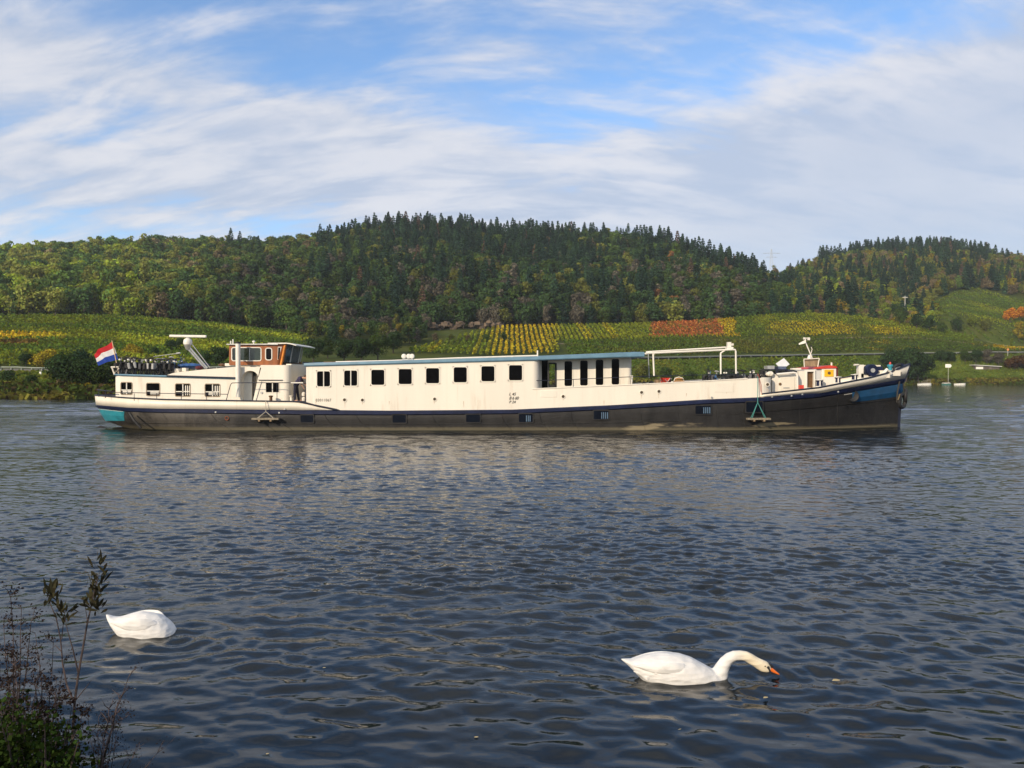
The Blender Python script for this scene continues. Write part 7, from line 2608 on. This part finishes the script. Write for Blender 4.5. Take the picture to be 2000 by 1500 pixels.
def swan_left():
    D = 9.05
    base = W(275, 1245, D); base.z = 0
    r = empty('mute_swan', base, 'white swan with tail up and head under water, near the left shore plants', 'swan')
    o = Vector(base)

    def L(px, py): p = W(px, py, D) - o; return p.x, p.z
    body = MB()
    secs = [(204.5, 1200, 1202.5, .006), (211, 1202, 1213, .05), (219, 1205.5, 1224, .085), (229, 1206, 1236, .12), (240, 1203.5, 1248, .155), (255, 1198.5, 1258, .185), (273, 1196, 1264, .205), (291, 1197.5, 1266, .205), (307, 1202, 1266, .195), (320, 1209, 1264, .175), (331, 1219, 1262, .145), (339, 1230, 1260, .10), (343, 1242, 1258, .05)]
    rings = []
    for px, t, b, hw in secs:
        x, zt = L(px, t); _, zb = L(px, b)
        rings.append(ell(x, (zt + zb) / 2, 0, hw, (zt - zb) / 2, 0, 20))
    body.rings(rings)
    rings = []
    for px, py, rr in ((325, 1240, 15), (338, 1249, 12), (349, 1257, 9), (358, 1264, 8)):
        x, z = L(px, py); rings.append(ell(x, z, 0, rr * D / FPX, rr * D / FPX, math.radians(-35), 14))
    body.rings(rings)
    sk = fuse(body, 'body', M_FEATH, r, .012, 5); sk['neck_from'] = 5.0
    for sg in (-1, 1):
        w = MB(); rings = []
        for t in np.linspace(0, 1, 12):
            px = 322 - 100 * t
            top = 1205 - 6 * math.sin(math.pi * t) + 3 * t
            low = 1236 - 20 * t ** 1.3
            x, zt = L(px, top); _, zl = L(px, low)
            cy = .18 * math.sin(math.pi * min(1, (1 - t) * .75 + .12)) ** .6 - .035 * max(0, 1 - t * 4)
            rings.append(ell(x, (zt + zl) / 2, sg * (cy - .004), .038 * (1 - .6 * t), (zt - zl) / 2 * max(.1, 1 - t ** 5) * math.sin(min(1, .1 + t * 3.2) * math.pi / 2), 0, 12))
        w.rings(rings)
        wo = w.obj('wing', M_FEATH, r, True); wo['neck_from'] = 5.0


swan_left()


# ------------------------------------------------------------------ crewman
def limb(mb, pts, rads, n=10):
    mb.tube(pts, rads, n)
    mb.lathe(pts[0], [(.001, -rads[0]), (rads[0] * .7, -rads[0] * .7), (rads[0], 0), (rads[0] * .7, rads[0] * .7), (.001, rads[0])], 10)
    mb.lathe(pts[-1], [(.001, -rads[-1]), (rads[-1] * .7, -rads[-1] * .7), (rads[-1], 0), (rads[-1] * .7, rads[-1] * .7), (.001, rads[-1])], 10)


def crewman():
    Y = YN + .42
    base = W(579, 783.5, Y)
    r = empty('person', base, 'person in navy shirt and dark trousers bending forward on the aft side deck', 'person')
    skin = paint('skin', (.50, .28, .19), .6, .08, 8)
    shirt = paint('navy_shirt', (.028, .022, .060), .85, .3, 12)
    trous = paint('dark_trousers', (.012, .013, .030), .85, .3, 12)
    V = Vector
    hipz, kz = .86, .46
    sh = V((.22, 0, 1.28)); pel = V((-.03, 0, .90)); hd = V((.45, 0, 1.33))
    b = MB()
    for sy in (-1, 1):
        limb(b, [pel + V((0, sy * .10, 0)), V((-.02 + .05 * sy, sy * .12, kz)), V((.02 + .08 * sy, sy * .13, .06))], [.088, .062, .042])
        limb(b, [V((.02 + .08 * sy, sy * .13, .04)), V((.17 + .08 * sy, sy * .14, .035))], [.045, .035])
    limb(b, [pel, V((.07, 0, 1.08)), sh], [.135, .125, .13], 14)
    limb(b, [V((.22, -.10, 1.28)), V((.22, .10, 1.28))], [.115, .115])
    for sy, el_, wr in ((-1, V((.30, -.25, 1.02)), V((.44, -.18, .78))), (1, V((.34, .24, 1.04)), V((.52, .16, .86)))):
        limb(b, [V((.23, sy * .19, 1.27)), el_, wr], [.058, .042, .030])
        limb(b, [wr, wr + (wr - el_).normalized() * .10], [.032, .024])
        dr_ = (wr - el_).normalized()
        for k in range(5):
            off = V((0, (k - 2) * .018, 0))
            p0 = wr + dr_ * .08 + off
            b.tube([p0, p0 + dr_ * (.05 if k else .03) + V((.01, 0, -.01)), p0 + dr_ * .075 + V((.0, 0, -.03))], [.011, .010, .008], 5)
    limb(b, [sh + V((.05, 0, .03)), hd], [.06, .058])
    b.lathe(hd + V((.06, 0, .02)), [(.001, -.115), (.055, -.10), (.078, -.04), (.085, .03), (.07, .09), (.035, .115), (.001, .12)], 12)
    b.cbox(hd + V((.15, 0, -.03)), (.03, .03, .04))
    for sy in (-1, 1): b.cbox(hd + V((.05, sy * .085, 0)), (.04, .015, .06))
    fuse(b, 'body', skin, r, .018, 3)
    c = MB()
    limb(c, [pel + V((.0, 0, .02)), V((.07, 0, 1.08)), sh], [.150, .142, .145], 14)
    limb(c, [V((.22, -.12, 1.28)), V((.22, .12, 1.28))], [.128, .128])
    for sy, e_ in ((-1, V((.285, -.235, 1.08))), (1, V((.31, .225, 1.10)))): limb(c, [V((.23, sy * .19, 1.27)), e_], [.074, .062])
    fuse(c, 'shirt', shirt, r, .02, 3)
    c = MB()
    for sy in (-1, 1): limb(c, [pel + V((0, sy * .10, 0)), V((-.02 + .05 * sy, sy * .12, kz)), V((.02 + .08 * sy, sy * .13, .08))], [.108, .084, .064])
    limb(c, [pel + V((0, -.06, 0)), pel + V((0, .06, 0))], [.14, .14])
    fuse(c, 'trousers', trous, r, .02, 3)
    h = MB(); h.lathe(hd + V((.045, 0, .045)), [(.001, -.06), (.085, -.03), (.096, .03), (.078, .085), (.035, .105), (.001, .108)], 12)
    fuse(h, 'hair', paint('brown_hair', (.06, .035, .02), .8), r, .015, 2)
    sc_ = 1.0
    MB().box((-.28 + 0, -.36, .99), (.40, -.30, 1.03)).obj('white_band', M_PUREW, r) if False else None


crewman()
MB().box((XX(568, YN + .02), YN + .0, ZZ(748.5, YN)), (XX(592, YN + .02), YN + .05, ZZ(746.5, YN))).obj('white_rail_sleeve', M_PUREW, barge)


# ------------------------------------------------------------------ leaves and specks on the water
leafm = paint('fallen_leaf', (.42, .33, .16), .7, .3, 9)
leafd = paint('dark_leaf', (.09, .05, .02), .7, .3, 9)
LV = [(1635, 1333, 24, leafm, 'pale yellow leaf floating right of the swan bill'), (1327, 1429, 14, leafm, 'small tan leaf floating below the right swan'), (1497, 1367, 16, leafm, 'pale leaf floating below the swan head'),
      (1580, 1440, 10, leafd, 'small dark leaf floating at the lower right'), (262, 1349, 9, leafm, 'tiny pale leaf floating below the left swan'),
      (930, 1445, 12, leafm, 'tiny pale leaf floating near the bottom centre'), (632, 1308, 9, leafm, 'tiny pale leaf floating left of centre'), (1190, 1452, 10, leafd, 'small brown leaf floating at the bottom right of centre'), (520, 1478, 10, leafm, 'tiny pale leaf floating near the bottom left')]
for i, (px, py, w, m_, lab) in enumerate(LV):
    D = 3 * FPX / (py - HY)
    p = W(px, py, D)
    rg = random.Random(i)
    L_ = w * .8 * D / FPX
    mb = MB()
    cu = rg.uniform(.05, .12)
    for s_ in (-1, 1):
        mb.face([(-L_ / 2, 0, 0.0), (-L_ * .1, s_ * L_ * .28, cu * L_ * .5), (L_ * .25, s_ * L_ * .22, cu * L_ * .4), (L_ / 2, 0, .0)])
    o = mb.obj('floating_leaf', m_, None, fix=False)
    o.location = (p.x, p.y, .012)
    o.rotation_euler = (0, 0, rg.uniform(-.5, .5))
    tag(o, lab, 'leaf', 'leaves floating on the river')

# ------------------------------------------------------------------ plants on the near bank
M_TWIG = paint('twig_bark', (.055, .038, .036), .8, .3, 30)
M_LEAFDK = leafmat('leaves_dark_willow', 'fixed', (.040, .036, .020), .35)
M_LEAFGR = leafmat('leaves_near_green', 'fixed', (.022, .036, .008), .6)
M_SEED = leafmat('dry_seed_heads', 'fixed', (.034, .024, .021), .4)


def leaf_blade(mb, p, d, length, width, bend=.2, rg=random):
    d = Vector(d).normalized()
    side = d.cross(Vector((rg.uniform(-1, 1), rg.uniform(-1, 1), rg.uniform(-.4, .4)))).normalized()
    up = side.cross(d)
    pts = []
    for t, w in ((0, .1), (.3, .8), (.6, 1), (.85, .55), (1, .02)):
        c = Vector(p) + d * length * t + up * (bend * length * t * t)
        pts.append((c - side * width * w * .5, c + side * width * w * .5))
    for a, b in zip(pts[:-1], pts[1:]): mb.face([a[0], a[1], b[1], b[0]])


def plant(name, label, cat, D, stems, leaves=None, extra=None, group=None):
    """stems: list of (pixel polyline with depth offset, radius px)"""
    px0, py0 = stems[0][0][0][:2]
    base = W(px0, py0 + 140, D)
    r = empty(name, base, label, cat, group)
    o = Vector(base)
    q = MB()
    for pts, rad in stems:
        P = [W(p[0], p[1], D + (p[2] if len(p) > 2 else 0)) - o for p in pts]
        n = len(P)
        q.tube(P, [rad * D / FPX * (1 - .7 * i / max(n - 1, 1)) for i in range(n)], 5)
    q.obj('stem', M_TWIG, r)
    return r, o


# the tall willow-like shoot with upright leaf bunches
Dp = 3.0
st = [([(140, 1640), (138, 1500), (139, 1430), (143, 1372), (150, 1320), (160, 1265), (168, 1220), (176, 1185), (184, 1150), (190, 1125)], 3.2),
      ([(142, 1375, .02), (128, 1340, .05), (120, 1300, .07), (116, 1250, .08), (108, 1210, .08), (98, 1185, .08), (92, 1165, .09)], 2.0),
      ([(150, 1315, -.02), (140, 1270, -.05), (130, 1235, -.06), (124, 1205, -.06)], 1.6), ([(155, 1290), (164, 1250, .04), (168, 1210, .06), (163, 1175, .07)], 1.4),
      ([(143, 1372), (165, 1345, -.04), (176, 1330, -.05)], 1.2), ([(118, 1275, .07), (106, 1262, .08), (96, 1270, .09)], 1.0), ([(118, 1250, .08), (121, 1222, .1), (125, 1190, .1)], 1.2)]
r, o = plant('willow_shoot', 'tall dark willow-like shoot with upright leaf bunches against the water', 'plant', Dp, st)
rgl = random.Random(8)
lf = MB()
bunch = [(186, 1150, 26, 22), (192, 1125, 20, 30), (180, 1172, 18, 20), (94, 1175, 16, 30), (100, 1160, 12, 34), (126, 1200, 14, 22), (120, 1212, 10, 18), (190, 1190, 12, 14), (163, 1178, 5, 26), (110, 1188, 8, 22)]
for px, py, n_, sp_ in bunch:
    for k in range(n_):
        x, y = px + rgl.gauss(0, 5), py + rgl.gauss(0, sp_ * .5)
        p = W(x, y, Dp + rgl.uniform(-.06, .08)) - o
        leaf_blade(lf, p, (rgl.gauss(0, .45), rgl.gauss(0, .5), rgl.uniform(.3, 1.2)), rgl.uniform(.028, .062), rgl.uniform(.008, .014), rgl.uniform(-.3, .4), rgl)
tag(lf.obj('leaves', M_LEAFDK, r, fix=False), kind='stuff')


def twiggy(name, label, D, root, tips, seed, seeds=260, mat=M_SEED, rad=1.8, size=.010, spread=9):
    rg = random.Random(seed)
    stems, nodes = [], []
    for (tx, ty) in tips:
        n = 7
        bx, by = root
        pts = []
        for i in range(n):
            t = i / (n - 1)
            x = bx + (tx - bx) * t ** 1.3 + rg.gauss(0, 2.4) * (t > 0)
            y = by + (ty - by) * t + rg.gauss(0, 2)
            pts.append((x, y, rg.uniform(-.03, .03) + .15 * t * rg.uniform(-1, 1)))
        stems.append((pts, rad))
        for i in range(2, n):
            for k in range(rg.randint(1, 3)):
                x, y, d = pts[i]
                l = rg.uniform(14, 42) * (1.1 - i / n * .5)
                a = math.radians(rg.choice([-1, 1]) * rg.uniform(15, 60))
                e = (x + math.sin(a) * l, y - math.cos(a) * l, d + rg.uniform(-.05, .05))
                m_ = ((x + e[0]) / 2 + rg.gauss(0, 2), (y + e[1]) / 2 + rg.gauss(0, 2), (d + e[2]) / 2)
                stems.append(([(x, y, d), m_, e], rad * .45))
                nodes += [e, m_, e]
    r, o = plant(name, label, 'plant', D, stems)
    q = MB()
    for k in range(seeds):
        nx_, ny_, nd = rg.choice(nodes)
        p = W(nx_ + rg.gauss(0, spread * .55), ny_ + rg.gauss(0, spread * .55), D + nd + rg.uniform(-.02, .02)) - o
        s_ = size * rg.uniform(.5, 1.4)
        leaf_blade(q, p, (rg.gauss(0, 1), rg.gauss(0, 1), rg.gauss(.3, 1)), s_, s_ * .5, .2, rg)
    tag(q.obj('seed_heads' if mat is M_SEED else 'leaves', mat, r, fix=False), kind='stuff')
    return r


twiggy('dry_weed', 'dry reddish weed with many seed heads at the far left edge', 3.1, (28, 1560), [(18, 1165), (40, 1190), (2, 1230), (60, 1215), (30, 1260), (80, 1300)], 1, 1100, rad=2.0)
twiggy('dry_weed', 'dry dark weed with drooping tips left of the willow-like shoot', 3.2, (85, 1580), [(70, 1235), (100, 1255), (110, 1330), (125, 1290), (60, 1290)], 2, 700, rad=1.7)
twiggy('dry_weed', 'slanting dark twig with small buds right of the willow-like shoot', 2.9, (185, 1560), [(250, 1322), (232, 1365), (210, 1385)], 3, 200, rad=2.2, size=.008)
twiggy('dry_weed', 'brown leafy weed tangled through the base of the willow-like shoot', 3.0, (120, 1620), [(105, 1360), (132, 1380), (155, 1400), (90, 1390), (75, 1350), (150, 1440), (60, 1400)], 9, 1500, rad=1.5, size=.013)
twiggy('dry_weed', 'dense dark twigs behind the green bush at the left edge', 2.9, (20, 1640), [(10, 1330), (35, 1345), (-10, 1300), (55, 1380), (30, 1290), (70, 1420), (5, 1400)], 10, 1500, rad=1.6, size=.012)
twiggy('dry_weed', 'low fine dry sprays at the bottom right of the plant clump', 2.9, (190, 1620), [(168, 1395), (190, 1400), (215, 1420), (240, 1405), (225, 1380)], 4, 650, rad=1.3, size=.008)
twiggy('dry_weed', 'thin low stems reaching right along the bottom edge', 2.8, (200, 1600), [(270, 1462), (330, 1450), (250, 1480)], 5, 120, rad=1.2, size=.007)


def green_mass():
    rg = np.random.default_rng(4)
    r = empty('leafy_bush', W(40, 1640, 2.75), 'leafy green bush filling the bottom left corner', 'bush')
    o = Vector(r.location)
    stems, P = [], []
    rr = random.Random(4)
    q = MB()
    for i in range(70):
        tx = rr.uniform(-110, 165)
        ty = 1375 + abs(tx - 10) * .32 + rr.uniform(-12, 90)
        d = rr.uniform(-.28, .28)
        a = W(40 + tx * .3, 1650, 2.75 + d * .5) - o
        b = W(tx, ty, 2.75 + d) - o
        m_ = a.lerp(b, .5) + Vector((rr.gauss(0, .015), 0, .03))
        q.tube([a, m_, b], [.005, .004, .0015], 4)
        for k in range(110):
            t = rr.uniform(.3, 1.02)
            p = a.lerp(b, t) + Vector((rr.gauss(0, .020), rr.gauss(0, .03), rr.gauss(0, .02)))
            P.append(p)
    q.obj('stem', M_TWIG, r)
    P = np.array([tuple(p) for p in P])
    V, F = cards(P, rg.normal(0, .7, P.shape) + np.array([0, -.5, .8]), .0145, rg, (.4, 1.4))
    tag(link('leaves', qmesh('leaves', V, F, M_LEAFGR), r), kind='stuff')


green_mass()
